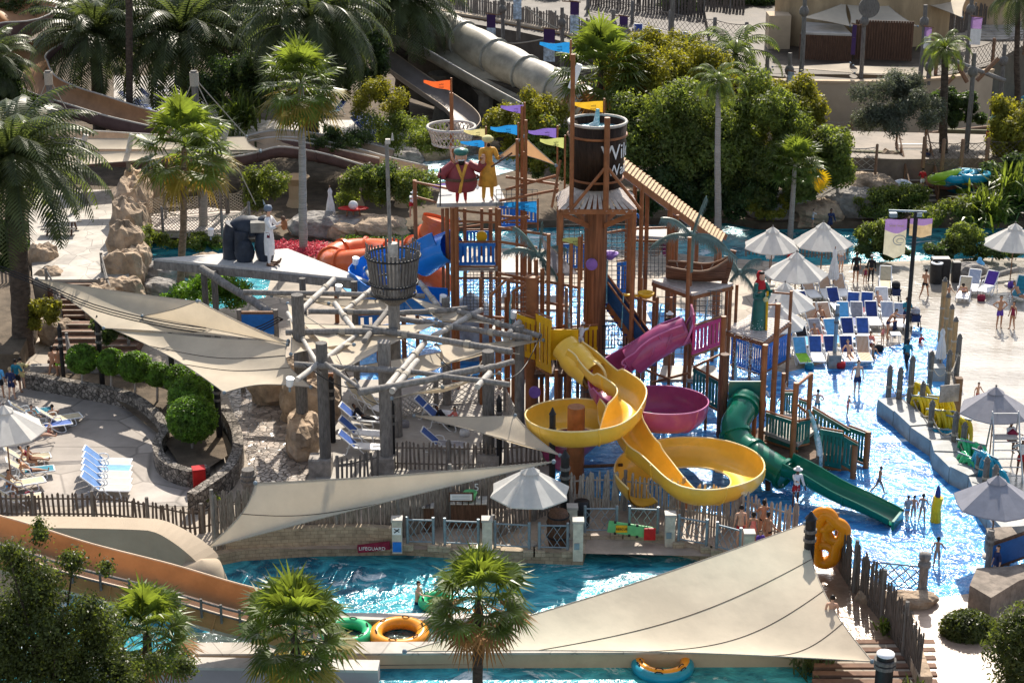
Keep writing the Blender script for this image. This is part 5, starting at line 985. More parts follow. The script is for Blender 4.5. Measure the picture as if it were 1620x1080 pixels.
spray('water_spray', [tuple(V(px, py, yf)) for px, py, yf in [(1185, 560, 640), (1180, 590, 650), (1120, 500, 640), (1190, 535, 630), (770, 470, 600), (900, 500, 650), (1296, 735, 745), (1258, 775, 800)]], [(.9, .7, 1.3), (.7, .6, .8), (.6, .5, .9), (.7, .6, .9), (.8, .6, 1.1), (.5, .5, .8), (.45, .45, .4), (.7, .5, .35)], 2600, .022)
for px, y0, y1, yf in [(760, 440, 560, 640), (800, 470, 590, 650), (890, 430, 560, 640), (1015, 440, 590, 650), (1062, 470, 600, 650), (1120, 570, 640, 680)]: post(cf, px, y0, yf, .07)
for x0, y0, x1, y1, yf in [(760, 500, 830, 505, 645), (870, 520, 905, 512, 660), (1000, 470, 1040, 480, 640), (1040, 520, 1095, 540, 650), (760, 545, 850, 560, 650), (955, 560, 1060, 600, 660)]: bar(cf, V(x0, y0, yf), V(x1, y1, yf), .055, name='pipe')
plat(bt, [(1040, 600), (1140, 600), (1130, 578), (1048, 578)], 1.5, MC['pale_concrete']); netwall(cf, 1005, 1060, 385, 440, 600, cell=.18); netwall(cf, 905, 945, 560, 620, 690, cell=.2)
# ================================================================ left and centre: deck roof, pergola, sails
dk = thing('wooden_deck_roof', 'large triangular grey board roof deck on log posts with the sailor statue', 'roof deck', P(400, 620)); zd = 4.6
pts = [P(243, 409, zd), P(400, 424, zd), P(582, 443, zd), P(455, 393, zd)]
b = MB()
for i in range(26):
    a0, a1 = pts[0].lerp(pts[2], i/26), pts[0].lerp(pts[2], (i+.93)/26); apx = pts[3]
    c0_, c1_ = pts[0].lerp(apx, i/26) if i < 26 else apx, pts[0].lerp(apx, (i+.93)/26)
b.prism([(p.x, p.y) for p in (pts[0], pts[1], pts[2], pts[3])], zd-.12, zd)
b.build('boards', mat('pale_roof_boards', (.50, .48, .46), .7, .12, 3, .01, 14, st=(.6, 9, 1)), dk)
for i, (a, c) in enumerate(((pts[0], pts[1]), (pts[1], pts[2]), (pts[2], pts[3]), (pts[3], pts[0]))): MB().beam(a-Vector((0, 0, .32)), c-Vector((0, 0, .32)), .14, .38).build('edge_beam', M_['log'], dk)
for px, yt, yf in [(322, 425, 555), (338, 428, 560), (478, 440, 590), (560, 445, 600)]: post(dk, px, yt, yf, .16, 'logd')
log('strut', V(318, 425, 560), V(430, 495, 600), .2, M_['log'], dk)
p = P(428, 419, zd)
hs = (V(430, 316, 540).z-V(430, 419, 540).z); hs = 2.95
s = person(p, R(75), hs, 'hold', 'skin2', [('trousers', 'cloth_w'), ('long', 'cloth_w'), ('suit', 'cloth_m')], 'painted statue of a young man in white with a bird on his hand', name='statue', cat='statue')
MB().lathe((0, .01, .3), [(.14, .7), (.17, .4), (.16, .02)], 14, sy=.9).build('trousers', M_['cloth_w'], s); MB().lathe((0, 0, 1.66), [(.10, -.03), (.13, .03), (.10, .12), (0, .15)], 12).build('turban', mat('grey_blue_paint', (.16, .2, .26), .5), s); MB().tube([(0, .1, 1.8), (0, .14, 1.95)], [.03, .008], 6).build('feather', M_['steel'], s)
for sd in (-.1, .1): MB().tube(cr([(sd, .06, .04), (sd, -.2, .06), (sd, -.3, .2)], 4), [.06, .06, .055, .05, .05, .04, .03, .025, .02], 7).build('pointed_shoe', M_['rustd'], s)
bird = thing('bird_statue', 'small brown parrot figure perched on the outstretched hand', 'statue', p); q = p+Vector((.62, -.12, hs*.66))
MB().ball(q+Vector((.15, 0, .15)), (.17, .15, .3), 10, 8).build('body', M_['rust'], bird); MB().ball(q+Vector((.12, -.05, .48)), .12, 9, 7).build('head', M_['rustd'], bird); MB().beam(q+Vector((.2, .05, .1)), q+Vector((.45, .1, -.35)), .1, .05).build('tail', M_['rustd'], bird)
# dark rock elephant-like statue: big body on legs with bowl rock
el = thing('elephant_statue', 'dark blue grey elephant statue leaning over rocks on the board roof', 'statue', P(392, 412, zd)); dkb = mat('dark_slate_paint', (.03, .038, .055), .55, .3, 2, .02, 4); e0 = P(385, 408, zd)
bd = MB(); bd.ball(e0+Vector((.3, .1, 1.55)), (1.0, .6, .6), 16, 10, .04); bd.tube(cr([e0+Vector((-.35, 0, 1.7)), e0+Vector((-.62, 0, 1.0)), e0+Vector((-.6, 0, 0))], 5), [.5, .45, .42, .4, .38, .36, .36, .36, .38, .4, .42], 10); bd.tube([e0+Vector((.05, -.3, 1.5)), e0+Vector((-.05, -.35, .5))], [.42, .32], 10); bd.build('body', dkb, el)
MB().ball(e0+Vector((1.15, 0, 1.75)), (.45, .4, .45), 12, 8).build('head', dkb, el); MB().box(e0+Vector((.85, -.1, 1.75)), (.75, 1.15, .5), rz=.1).build('saddle_cloth', mat('grey_stone_paint', (.22, .21, .19), .8), el)
for k, (dx, dy, rr) in enumerate(((.15, -.5, (.5, .4, .75)), (1.15, -.35, (.5, .4, 1.1)))): MB().ball(e0+Vector((dx, dy, rr[2]*.6)), rr, 12, 8, .08).build('rock', dkb, el)
# ---- pergola of logs
pg = thing('log_pergola', 'open pergola of thick weathered logs and posts around the lookout mast', 'pergola', P(640, 740))
Z = 5.0
def LP(px, py, z=Z): return P(px, py, z)
for px, yt, yf, r, m in [(470, 466, 700, .27, 'logd'), (508, 542, 748, .25, 'logd'), (607, 540, 745, .28, 'log'), (772, 555, 740, .26, 'logd'), (822, 515, 690, .22, 'log'), (705, 470, 640, .2, 'log'), (532, 555, 640, .18, 'log'), (628, 560, 650, .17, 'log')]:
    post(pg, px, yt, yf, r, m)
for a, yf in ((607, 745), (508, 748), (772, 740)): p = P(a, yf); MB().box((p.x, p.y, .35), (.95, .95, .8)).build('footing', M_['stoned'], pg)
for x0, y0, x1, y1, r, w_, m in [(385, 462, 672, 468, .15, 0, 'log'), (452, 525, 630, 524, .17, 1, 'log'), (575, 518, 810, 556, .17, 2, 'log'), (466, 577, 640, 588, .17, 0, 'log'), (600, 582, 806, 608, .14, 0, 'log'), (568, 621, 690, 598, .17, 0, 'log'), (680, 600, 765, 582, .18, 0, 'log'), (758, 585, 812, 572, .15, 0, 'log'), (488, 492, 620, 494, .15, 1, 'log'), (625, 496, 740, 488, .15, 1, 'log'), (632, 504, 840, 535, .16, 2, 'log'), (725, 492, 855, 532, .15, 1, 'log'),
    (576, 540, 616, 486, .15, 0, 'log'), (457, 510, 528, 442, .16, 3, 'logw'), (530, 480, 560, 523, .16, 1, 'logw'), (545, 492, 590, 456, .14, 2, 'logw'), (578, 425, 617, 485, .14, 1, 'logw'), (470, 600, 565, 530, .13, 0, 'logw'), (612, 612, 672, 542, .17, 2, 'logw'), (620, 618, 660, 570, .16, 1, 'logw'), (664, 446, 693, 484, .15, 2, 'logw'), (685, 532, 762, 490, .15, 2, 'logw'), (800, 535, 825, 506, .19, 1, 'logw'), (455, 495, 505, 580, .11, 1, 'logw'), (515, 575, 580, 622, .10, 0, 'log'), (755, 612, 775, 590, .16, 0, 'logw')]:
    log('beam', LP(x0, y0, Z+random.uniform(-.15, .15)), LP(x1, y1, Z+random.uniform(-.15, .15)), r*.84, M_[m], pg, w_)
cy = thing('hanging_lantern', 'rust brown hanging sign board behind the second pergola post', 'lantern', V(520, 600, 700)); MB().box(V(520, 606, 700), (.42, .12, .95)).build('board', M_['rust'], cy); MB().tube([V(520, 582, 700), V(520, 574, 700)], .03, 5).build('hook', M_['rope'], cy)
for a in [([LP(58, 441, 4.2), LP(316, 477, 4.9), LP(456, 541, 4.4), LP(164, 519, 3.6)], 'upper left cream shade sail tied to the trunk of the big palm', 'sail', .06, .3, 0), ([LP(160, 512, 3.6), LP(456, 539, 4.45), LP(492, 612, 3.7), LP(355, 621, 3.3)], 'cream shade sail carrying a palm shadow next to the pergola', 'sail', .17, .3, 2)]:
    sail(a[0], a[1], a[2], a[3], a[4], seams=a[5])
sail([LP(225, 500, 4.0), LP(312, 476, 5.4), LP(455, 545, 4.4)], 'smaller greyish triangular sail overlapping the big left sail', 'sail', .08, .2)
for c_, l_ in [([LP(455, 480), LP(560, 545), LP(460, 560)], 'cream triangular sail at the left end of the pergola'), ([LP(480, 512), LP(690, 512), LP(535, 590)], 'cream sail with a leaf shadow under the centre of the pergola'), ([LP(560, 580, 4.5), LP(845, 530, 4.5), LP(640, 600, 4.5)], 'long narrow cream sail behind the middle pergola post'), ([LP(650, 470), LP(800, 515), LP(690, 505)], 'cream sail right of the slatted basket'), ([LP(620, 630, 4), LP(790, 590, 4.6), LP(700, 612, 4.3)], 'thin cream sail stretched to the right pergola post'), ([LP(430, 468, 4.7), LP(640, 475, 4.7), LP(620, 500, 4.7), LP(520, 480, 4.7)], 'cream sail below the board roof deck'), ([LP(690, 545, 4.6), LP(860, 538, 4.6), LP(700, 575, 4.6)], 'cream sail in front of the yellow panels')]: sail(c_, l_, sagc=.1, drop=.25, n=10)
sail([V(655, 657, 745), V(815, 660, 760), V(885, 719, 800), V(868, 676, 790)][0:1]+[V(815, 657, 770), V(886, 720, 825)], 'cream sail just left of the yellow loop above the deck fence', 'sail', .10, .25, seams=0)
sail([V(404, 764, 885), V(876, 730, 885), V(324, 868, 915)], 'long white sail slung over the tall grey stake fence', 'sail', .10, .2, n=20, seams=1)
sail([P(640, 1030, 2.2), V(1273, 828, 905), V(1380, 1046, 1075)], 'huge sand coloured foreground sail over the lazy river', 'sail', .10, .6, n=28, seams=3)
sail([V(118, 220, 345), V(390, 216, 340), V(412, 238, 350), V(102, 236, 352)], 'rear band of the cream sail at the upper left', 'sail', .05, .1); sail([V(98, 241, 352), V(330, 237, 352), V(412, 240, 352), V(88, 264, 365)], 'front band of the cream sail at the upper left', 'sail', .05, .1)
for c_, l_ in [([V(1270, 28, 178), V(1338, 4, 160), V(1345, 42, 182)], 'left half of the peaked sail above the kiosk'), ([V(1345, 42, 182), V(1338, 4, 160), V(1402, 6, 160), V(1452, 42, 182)], 'right half of the peaked sail above the kiosk'), ([V(1440, -2, 150), V(1530, -4, 150), V(1522, 28, 172)], 'cream sail in the top right corner'), ([V(1222, 106, 205), V(1345, 100, 205), V(1352, 116, 215)], 'left half of the low sail in front of the curved wall'), ([V(1352, 116, 215), V(1350, 104, 205), V(1475, 106, 210), V(1470, 121, 215)], 'right half of the low sail in front of the curved wall'), ([V(998, 65, 150), V(1052, 57, 140), V(1135, 80, 150), V(1080, 84, 160)], 'upper cream sail behind the yellow green trees'), ([V(1095, 92, 170), V(1145, 84, 160), V(1220, 103, 170), V(1120, 100, 175)], 'lower cream sail left of the coconut palm')]: sail(c_, l_, sagc=.1, drop=.1, n=8)
# poles of sails (black dressed)
def pole(px, yt, yf, r, label, m='black', cap=True, top=None, lean=0):
    a = P(px, yf); z = V(px, yt, yf).z; t = thing('sail_pole', label, 'pole', a); MB().tube([(a.x+lean, a.y, -.1), (a.x, a.y, z)], r, 10).build('shaft', M_[m], t)
    if cap: MB().tube([(a.x, a.y, z), (a.x, a.y, z+.12), (a.x, a.y, z+.3)], [r*1.2, r*.7, .02], 8).build('finial', M_[m], t)
    for k in (.18, .3): MB().tube([(a.x+lean*k, a.y, z*(1-k)), (a.x+lean*k, a.y, z*(1-k)+.12)], r*1.25, 10).build('band', M_['logd'], t)
    return t
for a in [(163, 508, 620, .13, 'black pole poking through the left sail by the steps'), (276, 530, 640, .13, 'black pole behind the round bushes'), (348, 605, 700, .14, 'black leaning pole right of the round bushes'), (102, 520, 612, .10, 'thin black lamp pole beside the bathers'), (527, 600, 700, .13, 'black pole with pale bands inside the pergola'), (622, 640, 742, .12, 'black pole touching the middle pergola post'), (790, 634, 745, .12, 'black pole at the corner of the deck fence'), (873, 655, 800, .13, 'black pole in front of the yellow loop'), (893, 722, 835, .17, 'thick black pole beside the white parasol')]: pole(*a)
t = pole(1276, 820, 935, .2, 'thick black pole holding the huge foreground sail'); pole(396, 742, 812, .26, 'short brown mooring post by the long white sail', 'logd', False); pole(298, 855, 905, .28, 'brown log post wrapped in rope beside the orange slide', 'wood', False); pole(1396, 1035, 1100, .3, 'dark bollard with a white top on the lower steps', 'black', False)
tb = MB().lathe(P(1396, 1100)+Vector((0, 0, V(1396, 1035, 1100).z)), [(0, .05), (.3, .05), (.3, 0)], 16).build('bollard_top', M_['white']); tagt(tb, 'white round cap on the dark bollard', 'cap')
# big orange foreground slide (lower left)
BG = thing('orange_raft_slide', 'wide tan orange raft slide running down across the lower left', 'water slide', P(200, 980)); og = mat('tan_orange_fibreglass', (.45, .235, .10), .42, .22, .5); ogr = mat('pale_tan_rim', (.62, .46, .32), .5, .1, 1)
pth = [V(-120, 862, 1040), V(0, 893, 1040), V(120, 930, 1040), V(250, 963, 1040), V(350, 992, 1040), V(430, 1012, 1040), V(490, 1030, 1042)]
chute('chute', pth, 2.3, 1.15, og, BG, k=7, rimm=ogr, outer=mat('sunlit_tan_shell', (.66, .36, .15), .6, .15, .7, trans=.5))  # outer shell colour brightened and made translucent to stand in for sunlight
chute('inner_channel', [q+Vector((.1, -.25, .12)) for q in pth], 1.5, .35, mat('worn_beige_fibreglass', (.42, .33, .25), .4, .2, .6), BG, k=7, rimm=ogr, rimname='inner_rim'); dirs = cr(pth, 6)
hr = MB(); side = Vector((0, 1, 0)); P1 = [q+Vector((.25, -1.25, 1.45)) for q in dirs]; P2 = [q+Vector((.25, -1.25, 1.15)) for q in dirs]; P3 = [q+Vector((.3, 1.2, 1.6)) for q in dirs]
MB().tube(P1, .045, 6).tube(P2, .035, 6).build('handrail', M_['logd'], BG)
for i in range(0, len(P1), 2): MB().tube([P1[i]+Vector((0, 0, .1)), P1[i]-Vector((0, 0, .6))], .05, 6).build('rail_post', M_['logd'], BG)
# far side
SL = thing('cream_slide_wall', 'cream rounded side wall of the slide end behind the orange raft slide', 'wall', P(150, 900)); pts_ = [P(-60, 905), P(100, 905), P(230, 908), P(290, 915), P(335, 930)]
wall_along('wall', pts_, 1.0, -1.4, lambda t: 2.1-1.0*max(0, (t-.55)/.45)**1.3, tanl, SL, k=5)
q = P(322, 935); MB().lathe((q.x, q.y, -1.2), [(0, 2.5), (.7, 2.3), (.9, 1.6), (.9, 0)], 20).build('rounded_end', tanl, SL)
# fences
picket_fence([P(-40, 822), P(60, 822), P(180, 824), P(260, 838), P(300, 845), P(340, 838), P(388, 822)], 1.15, 'dark stake fence bordering the terrace at the lower left', 'picketd', .19, wd=.1)
picket_fence([P(340, 872), P(470, 855), P(560, 856), P(640, 850), P(700, 832), P(760, 822), P(800, 822)], 2.35, 'tall grey stake fence behind the lazy river', 'picket', .15, wd=.14, k=4, lean=.012)
picket_fence([P(535, 780), P(600, 765)], 1.5, 'short blue grey stake fence panel between two pergola posts', 'logd', .2, k=1)
picket_fence([P(622, 742), P(700, 744), P(790, 744), P(858, 738), P(880, 735)], 1.25, 'grey stake fence along the front of the lounger deck', 'picket', .19)
picket_fence([P(780, 855), P(880, 808), P(900, 812)], 1.0, 'brown stake fence behind the white parasol', 'picket', .17)
picket_fence([P(896, 808), P(960, 805), P(1050, 815), P(1140, 830), P(1230, 855), P(1262, 862)], 1.6, 'long pale stake fence in front of the yellow loops', 'picketl', .125, wd=.1, lean=.03)
picket_fence([P(1320, 890), P(1345, 930), P(1375, 960), P(1405, 1000), P(1430, 1040), P(1452, 1085)], 1.9, 'tall curved stake fence between the walkway and the splash pool', 'picketd', .17, wd=.13)
# steps bottom right
s3_ = thing('walkway_steps', 'wet brown steps going down at the foot of the walkway', 'steps', P(1400, 1040))
for i in range(7): p = P(1370, 1015+i*13); MB().box((p.x+.3, p.y, -.02-.0*i), (4.2, .28, .1+.02*i)).build('step', riser, s3_); 
tagt(wall_along('stone_edging', [P(1412, 990), P(1440, 1030), P(1462, 1090)], .5, 0, .5, M_['rock']), 'brown rock edging below the curved stake fence', 'wall')
# steel lattice railing on stone blocks along river
def rail_run(path, label, n):
    t = thing('metal_railing', label, 'railing', path[0]); pp = path
    for a, c_ in zip(pp, pp[1:]):
        a2, c2_ = a+Vector((0, 0, .25)), c_+Vector((0, 0, .25)); q = MB(); h = Vector((0, 0, 1.0)); q.tube([a2+h, c2_+h], .035, 6); q.tube([a2+h*.08, c2_+h*.08], .03, 6); l = (c_-a).length; k = max(2, int(l/.42))
        for i in range(k):
            u0, u1 = i/k, (i+1)/k
            for (s0_, s1_) in ((0, 1), (1, 0)):
                q.beam(a2.lerp(c2_, u0)+h*(.08+.88*s0_), a2.lerp(c2_, u1)+h*(.08+.88*s1_), .02, .02)
                um = (u0+u1)/2; q.beam(a2.lerp(c2_, u0)+h*.52, a2.lerp(c2_, um)+h*(.08+.88*s0_), .02, .02)
        q.build('lattice', M_['steel'], t)
        for e in (a, c_): MB().tube([e+Vector((0, 0, .2)), e+Vector((0, 0, 1.38))], .06, 8).build('post', M_['steel'], t); MB().box(e+Vector((0, 0, .12)), (.45, .4, .26)).build('footing_block', M_['stone'], t)
    return t
rail_run([P(645, 868), P(686, 869)], 'blue grey lattice railing left of the cupboards gap', 2); rail_run([P(704, 870), P(757, 872)], 'blue grey lattice railing right of the lifebuoy pillar', 2); rail_run([P(783, 874), P(837, 877)], 'blue grey lattice railing below the white parasol', 2); rail_run([P(853, 877), P(898, 878)], 'blue grey lattice railing in front of the dark barrel', 2)
rail_run([P(925, 850), P(975, 850)], 'blue grey lattice railing behind the green rescue board', 2); rail_run([P(995, 850), P(1040, 852)], 'blue grey lattice railing at the right end of the rescue board', 2); rail_run([P(1073, 864), P(1117, 872)], 'blue grey lattice railing left of the bathers', 2); rail_run([P(1133, 876), P(1170, 886)], 'blue grey lattice railing in front of the bathers', 2)
for a, yf, h, l_ in [(629, 872, 1.35, 'stone pillar carrying a white notice and a blue sign'), (771, 876, 1.45, 'plain stone pillar under the left edge of the white parasol'), (914, 884, 1.6, 'stone pillar in front of the green rescue board'), (905, 850, 1.3, 'stone pillar behind the dark barrel'), (1059, 862, 1.3, 'stone pillar right of the green rescue board'), (1183, 892, 1.3, 'stone pillar beside the boy in violet')]:
    p = P(a, yf); t = thing('stone_pillar', l_, 'pillar', p); MB().box((p.x, p.y, h/2), (.38, .38, h)).build('shaft', mat('pale_limestone', (.52, .48, .40), .85, .15, 4, .01, 12), t); MB().box((p.x, p.y, h+.04), (.44, .44, .1)).build('cap', M_['conc'], t)
    if a == 629: MB().box((p.x, p.y-.21, h*.72), (.34, .03, .3)).build('notice', M_['white'], t); MB().beam((p.x-.1, p.y-.24, h*.68), (p.x+.1, p.y-.24, h*.8), .01, .04).beam((p.x-.1, p.y-.24, h*.8), (p.x+.1, p.y-.24, h*.7), .01, .03).build('symbol', M_['black'], t); MB().box((p.x, p.y-.21, h*.22), (.34, .03, .42)).build('blue_sign', M_['bluep'], t)
    if a in (914, 1059): MB().box((p.x-.05, p.y-.21, h*.4), (.2, .04, .26)).build('plate', M_['steel'], t)
gb = thing('rescue_board', 'lime green rescue spine board with straps leaning on the railing', 'rescue board', P(1000, 858)); limeg = mat('lime_plastic', (.16, .52, .20), .4, .1, 3); a, c_ = V(962, 832, 857), V(1036, 843, 859)
MB().beam(a, c_, .05, .48).build('board', limeg, gb); MB().beam(a.lerp(c_, .3)+Vector((-.25, -.05, 0)), a.lerp(c_, .3)+Vector((.2, -.05, 0)), .03, .3).build('label', M_['yelp'], gb); MB().beam(a.lerp(c_, .82)+Vector((-.1, -.08, -.05)), a.lerp(c_, .82)+Vector((.35, -.08, -.05)), .08, .5).build('head_block', M_['red'], gb)
for k in (.15, .45, .62): q = a.lerp(c_, k); MB().box(q+Vector((0, -.05, .24)), (.1, .06, .08)).build('strap', M_['black'], gb); MB().box(q+Vector((0, -.05, -.24)), (.1, .06, .08)).build('strap', M_['black'], gb)
text(gb, 'RESCUE', .13, a.lerp(c_, .3)+Vector((-.02, -.09, 0)), (math.pi/2, 0, 0), M_['black'])
rb = thing('rescue_tube', 'dark red rescue tube lying on the river bank', 'rescue tube', P(590, 870)); a, c_ = V(566, 868, 868), V(617, 862, 868); MB().beam(a, c_, .22, .26).build('tube', M_['cloth_m'], rb); text(rb, 'LIFEGUARD', .2, a.lerp(c_, .45)+Vector((0, -.13, 0)), (math.pi/2, 0, 0), M_['cloth_w'])
br = thing('barrel', 'dark ribbed wooden barrel behind the lattice railing', 'barrel', P(883, 862)); p = P(883, 862); MB().lathe((p.x, p.y, 0), [(0, 1.45), (.36, 1.45), (.42, 1.2), (.45, .75), (.42, .25), (.36, 0)], 20).build('staves', M_['rustd'], br)
for zz, rr in ((1.25, .42), (.95, .45), (.4, .45)): MB().lathe((p.x, p.y, zz), [(rr, 0), (rr+.02, 0), (rr+.02, .07), (rr, .07)], 20).build('hoop', M_['black'], br)
tagt(MB().lathe(P(920, 832), [(0, 1.1), (.3, 1.1), (.34, .6), (.3, 0)], 16).build('litter_bin', M_['black']), 'small black drum to the right of the barrel', 'bin')
for px, py, yf, l_ in [(668, 815, 838, 'slatted dark timber cabinet with a striped top in front of the stake fence'), (742, 795, 832, 'dark timber counter under the notice board')]:
    t = thing('timber_counter', l_, 'cabinet', P(px, yf)); p = P(px, yf); w_ = 1.0 if px < 700 else 1.5; h = 1.1
    for i in range(6): MB().box((p.x-w_/2+(i+.5)*w_/6, p.y, h+.03), (w_/6*.8, .7, .05)).build('slat', M_['logw'] if px > 700 or i % 2 else M_['logd'], t)
    MB().box((p.x, p.y+.05, h/2), (w_*.95, .55, h-.04)).build('body', M_['rustd'], t)
sg = thing('notice_board', 'small framed notice board on the stake fence by the number five', 'sign', P(730, 838)); p = V(730, 778, 830); p.y -= .45; MB().box(p, (.98, .05, .38)).build('frame', M_['rustd'], sg); MB().box(p-Vector((0, .035, 0)), (.86, .02, .26)).build('sheet', M_['white'], sg)
for k in range(3): MB().box(p-Vector((0, .05, .07-.07*k)), (.7, .006, .015)).build('text_line', M_['steel'], sg)
tagt(text(None, '5', .45, V(754, 766, 820)+Vector((0, -.3, 0)), (math.pi/2, 0, 0), M_['white'], 'painted_number'), 'white number 5 painted on the stake fence', 'sign')
t = thing('toy_tub', 'lime green plastic tub on the counter below the notice board', 'toy tub', V(742, 790, 832)); q = V(744, 787, 832); q.y -= .1; MB().lathe(q, [(.0, 0), (.2, 0), (.28, .3), (.24, .3), (.17, .05), (0, .05)], 12).build('tub', limeg, t)
# topiary balls
for i, (px, py, rp, yf) in enumerate([(130, 567, 27, 628), (176, 572, 24, 634), (214, 580, 28, 640), (249, 592, 22, 644), (284, 600, 27, 650), (303, 628, 36, 690), (304, 662, 39, 718)]):
    c_ = V(px, py, yf); s_ = (P(910, yf)-P(810, yf)).x/100*rp; lab = ['leftmost clipped ball bush on a stem', 'second clipped ball bush from the left', 'third clipped ball bush from the left', 'small clipped ball bush in the middle of the row', 'clipped ball bush just right of the small one', 'clipped dome bush directly behind the largest ball', 'largest clipped ball bush at the front by the pebble wall'][i]
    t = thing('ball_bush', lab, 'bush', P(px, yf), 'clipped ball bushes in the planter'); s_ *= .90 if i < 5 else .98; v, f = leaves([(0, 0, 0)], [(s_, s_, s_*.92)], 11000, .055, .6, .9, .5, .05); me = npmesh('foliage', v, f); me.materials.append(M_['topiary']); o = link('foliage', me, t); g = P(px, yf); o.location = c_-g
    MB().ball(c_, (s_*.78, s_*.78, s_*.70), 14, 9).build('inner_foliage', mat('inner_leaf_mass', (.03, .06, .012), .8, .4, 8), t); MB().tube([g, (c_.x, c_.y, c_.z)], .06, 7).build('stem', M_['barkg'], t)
# hemisphere hedge at right
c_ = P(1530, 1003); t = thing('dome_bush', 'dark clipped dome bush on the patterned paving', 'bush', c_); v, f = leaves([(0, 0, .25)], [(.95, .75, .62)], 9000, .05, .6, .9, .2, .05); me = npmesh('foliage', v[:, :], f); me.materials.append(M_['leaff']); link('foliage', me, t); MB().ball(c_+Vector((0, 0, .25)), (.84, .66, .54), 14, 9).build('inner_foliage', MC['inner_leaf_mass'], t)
# red box
rbx = thing('fire_box', 'red metal fire hose box against the pebble wall', 'cabinet', P(315, 775)); p = P(316, 772); MB().box((p.x, p.y, .45), (.5, .45, .9), rz=.3).build('case', M_['red'], rbx); MB().box((p.x, p.y, .92), (.54, .5, .05), rz=.3).build('lid', M_['cloth_r'], rbx)
# picnic table
pt = thing('picnic_table', 'grey timber picnic table on the white terrace', 'picnic table', P(100, 372, tz)); p = P(98, 368, tz)
for i in range(5): MB().box((p.x, p.y-.36+i*.18, tz+.76), (2.0, .16, .05), rz=.08).build('table_board', M_['logw'], pt)
for s in (-1, 1):
    MB().box((p.x, p.y+s*.8, tz+.46), (2.0, .28, .05), rz=.08).build('bench', M_['logd'], pt)
    for u in (-1, 1): MB().beam((p.x+s*.7, p.y+u*.7, tz), (p.x+s*.7, p.y+u*.2, tz+.74), .09, .09).build('leg', M_['rustd'], pt)
# rope bridge
bg = P(330, 370, .3); slab('bridge_deck', [(210, 360), (262, 365), (355, 372), (390, 356), (385, 335), (330, 328), (215, 342)], .2, .6, boardm, None); tagt([o for o in C.objects if o.name.startswith('bridge_deck')][0], 'bleached board deck of the rope net bridge', 'bridge')
net_fence([P(a, c, .6) for a, c in [(215, 362), (258, 366), (352, 374), (395, 358)]], 1.35, 'near rope net side of the bridge', 'log', 'rope', cell=.24, pr=.09, sag=.35, th=.014); net_fence([P(a, c, .6) for a, c in [(215, 342), (262, 345), (350, 336), (388, 335)]], 1.5, 'far rope net side of the bridge', 'log', 'rope', cell=.24, pr=.09, sag=.35, th=.014)
net_fence([P(a, c, 0) for a, c in [(628, 668), (690, 640), (760, 636), (800, 650), (820, 690)]], 1.2, 'rope net fence around the lounger deck', 'log', 'logw', cell=.3, pr=.12, th=.016)
# handrails at left steps
for pts_, l_ in [([(75, 455, 1.2), (88, 478, .6), (97, 500, 0)], 'timber handrail left of the upper steps'), ([(162, 430, 1.2), (172, 470, .6), (190, 520, 0), (205, 560, 0)], 'grey timber rail fence on the rock beside the steps'), ([(108, 560, 0.8), (118, 600, 0)], 'timber handrail of the lower steps')]:
    q = [P(a, c, z) for a, c, z in pts_]; t = thing('timber_handrail', l_, 'handrail', q[0])
    for x in q: MB().tube([x, x+Vector((0, 0, 1.1))], .08, 7).build('post', M_['log'], t)
    MB().tube([x+Vector((0, 0, 1.0)) for x in q], .05, 6).tube([x+Vector((0, 0, .55)) for x in q], .04, 6).build('rail', M_['log'], t)
picket_fence([P(-30, 480), P(30, 470), P(45, 440), P(40, 400)], 1.6, 'grey stake fence behind the trunk of the big left palm', 'picket', .2, zb=.3)
picket_fence([P(160, 480), P(175, 500), P(205, 540)], 1.3, 'grey stake fence following the rock down', 'picket', .2)
# blue info board
ib = thing('blue_board', 'blue timber information board at the pergola corner', 'sign', P(408, 640)); p = V(408, 512, 620); MB().box(p, (1.5, .1, 1.0)).build('panel', M_['bluep'], ib); MB().beam(p+Vector((-.8, 0, .55)), p+Vector((.8, 0, .55)), .14, .12).build('frame', M_['wood'], ib)
for s in (-.85, .85): MB().tube([(p.x+s, p.y, 0), (p.x+s, p.y, p.z+.7)], .12, 8).build('post', M_['log'], ib)
# flags banners in background
# tubes in the river channel and orange clover float
RG = ring_mesh(.78, .26, 'greenplast'); 

cb = [V(-10, 425, 640), V(60, 452, 640), V(150, 490, 650), V(260, 517, 655), V(350, 529, 655), V(400, 528, 650), V(448, 505, 645)]
for k_, dz_ in enumerate((0, .12, .25)): tagt(MB().tube([q+Vector((0, 0, dz_*(1 if 0 < i < 6*4 else 0))) for i, q in enumerate(cr(cb, 4))], .028, 5).build('cable', M_['black']), ['lowest', 'middle', 'upper'][k_]+' black cable sagging over the left shade sails', 'cable')
for a, yt, yf, l_ in [(92, 112, 300, 'grey wrapped mast with stays at the flume bend'), (322, 112, 372, 'tall grey wrapped mast rising through the rope bridge')]:
    p = P(a, yf); z = V(a, yt, yf).z; t = thing('stayed_mast', l_, 'mast', p); MB().tube([(p.x, p.y, 0), (p.x, p.y, z)], .2, 9).build('shaft', M_['logd'], t); MB().tube([(p.x, p.y, z-.9), (p.x, p.y, z-.1)], .27, 9).build('rope_wrap', M_['rope'], t)
    for dx, dz in ((-1.6, 3.6), (1.7, 4.2)) if a < 100 else ((-2.2, 5), (3.2, 8.2), (3.0, 4.2)): MB().tube([(p.x, p.y, z-.4), (p.x+dx, p.y+.3, z-dz)], .035, 5).build('stay', M_['rope'], t)
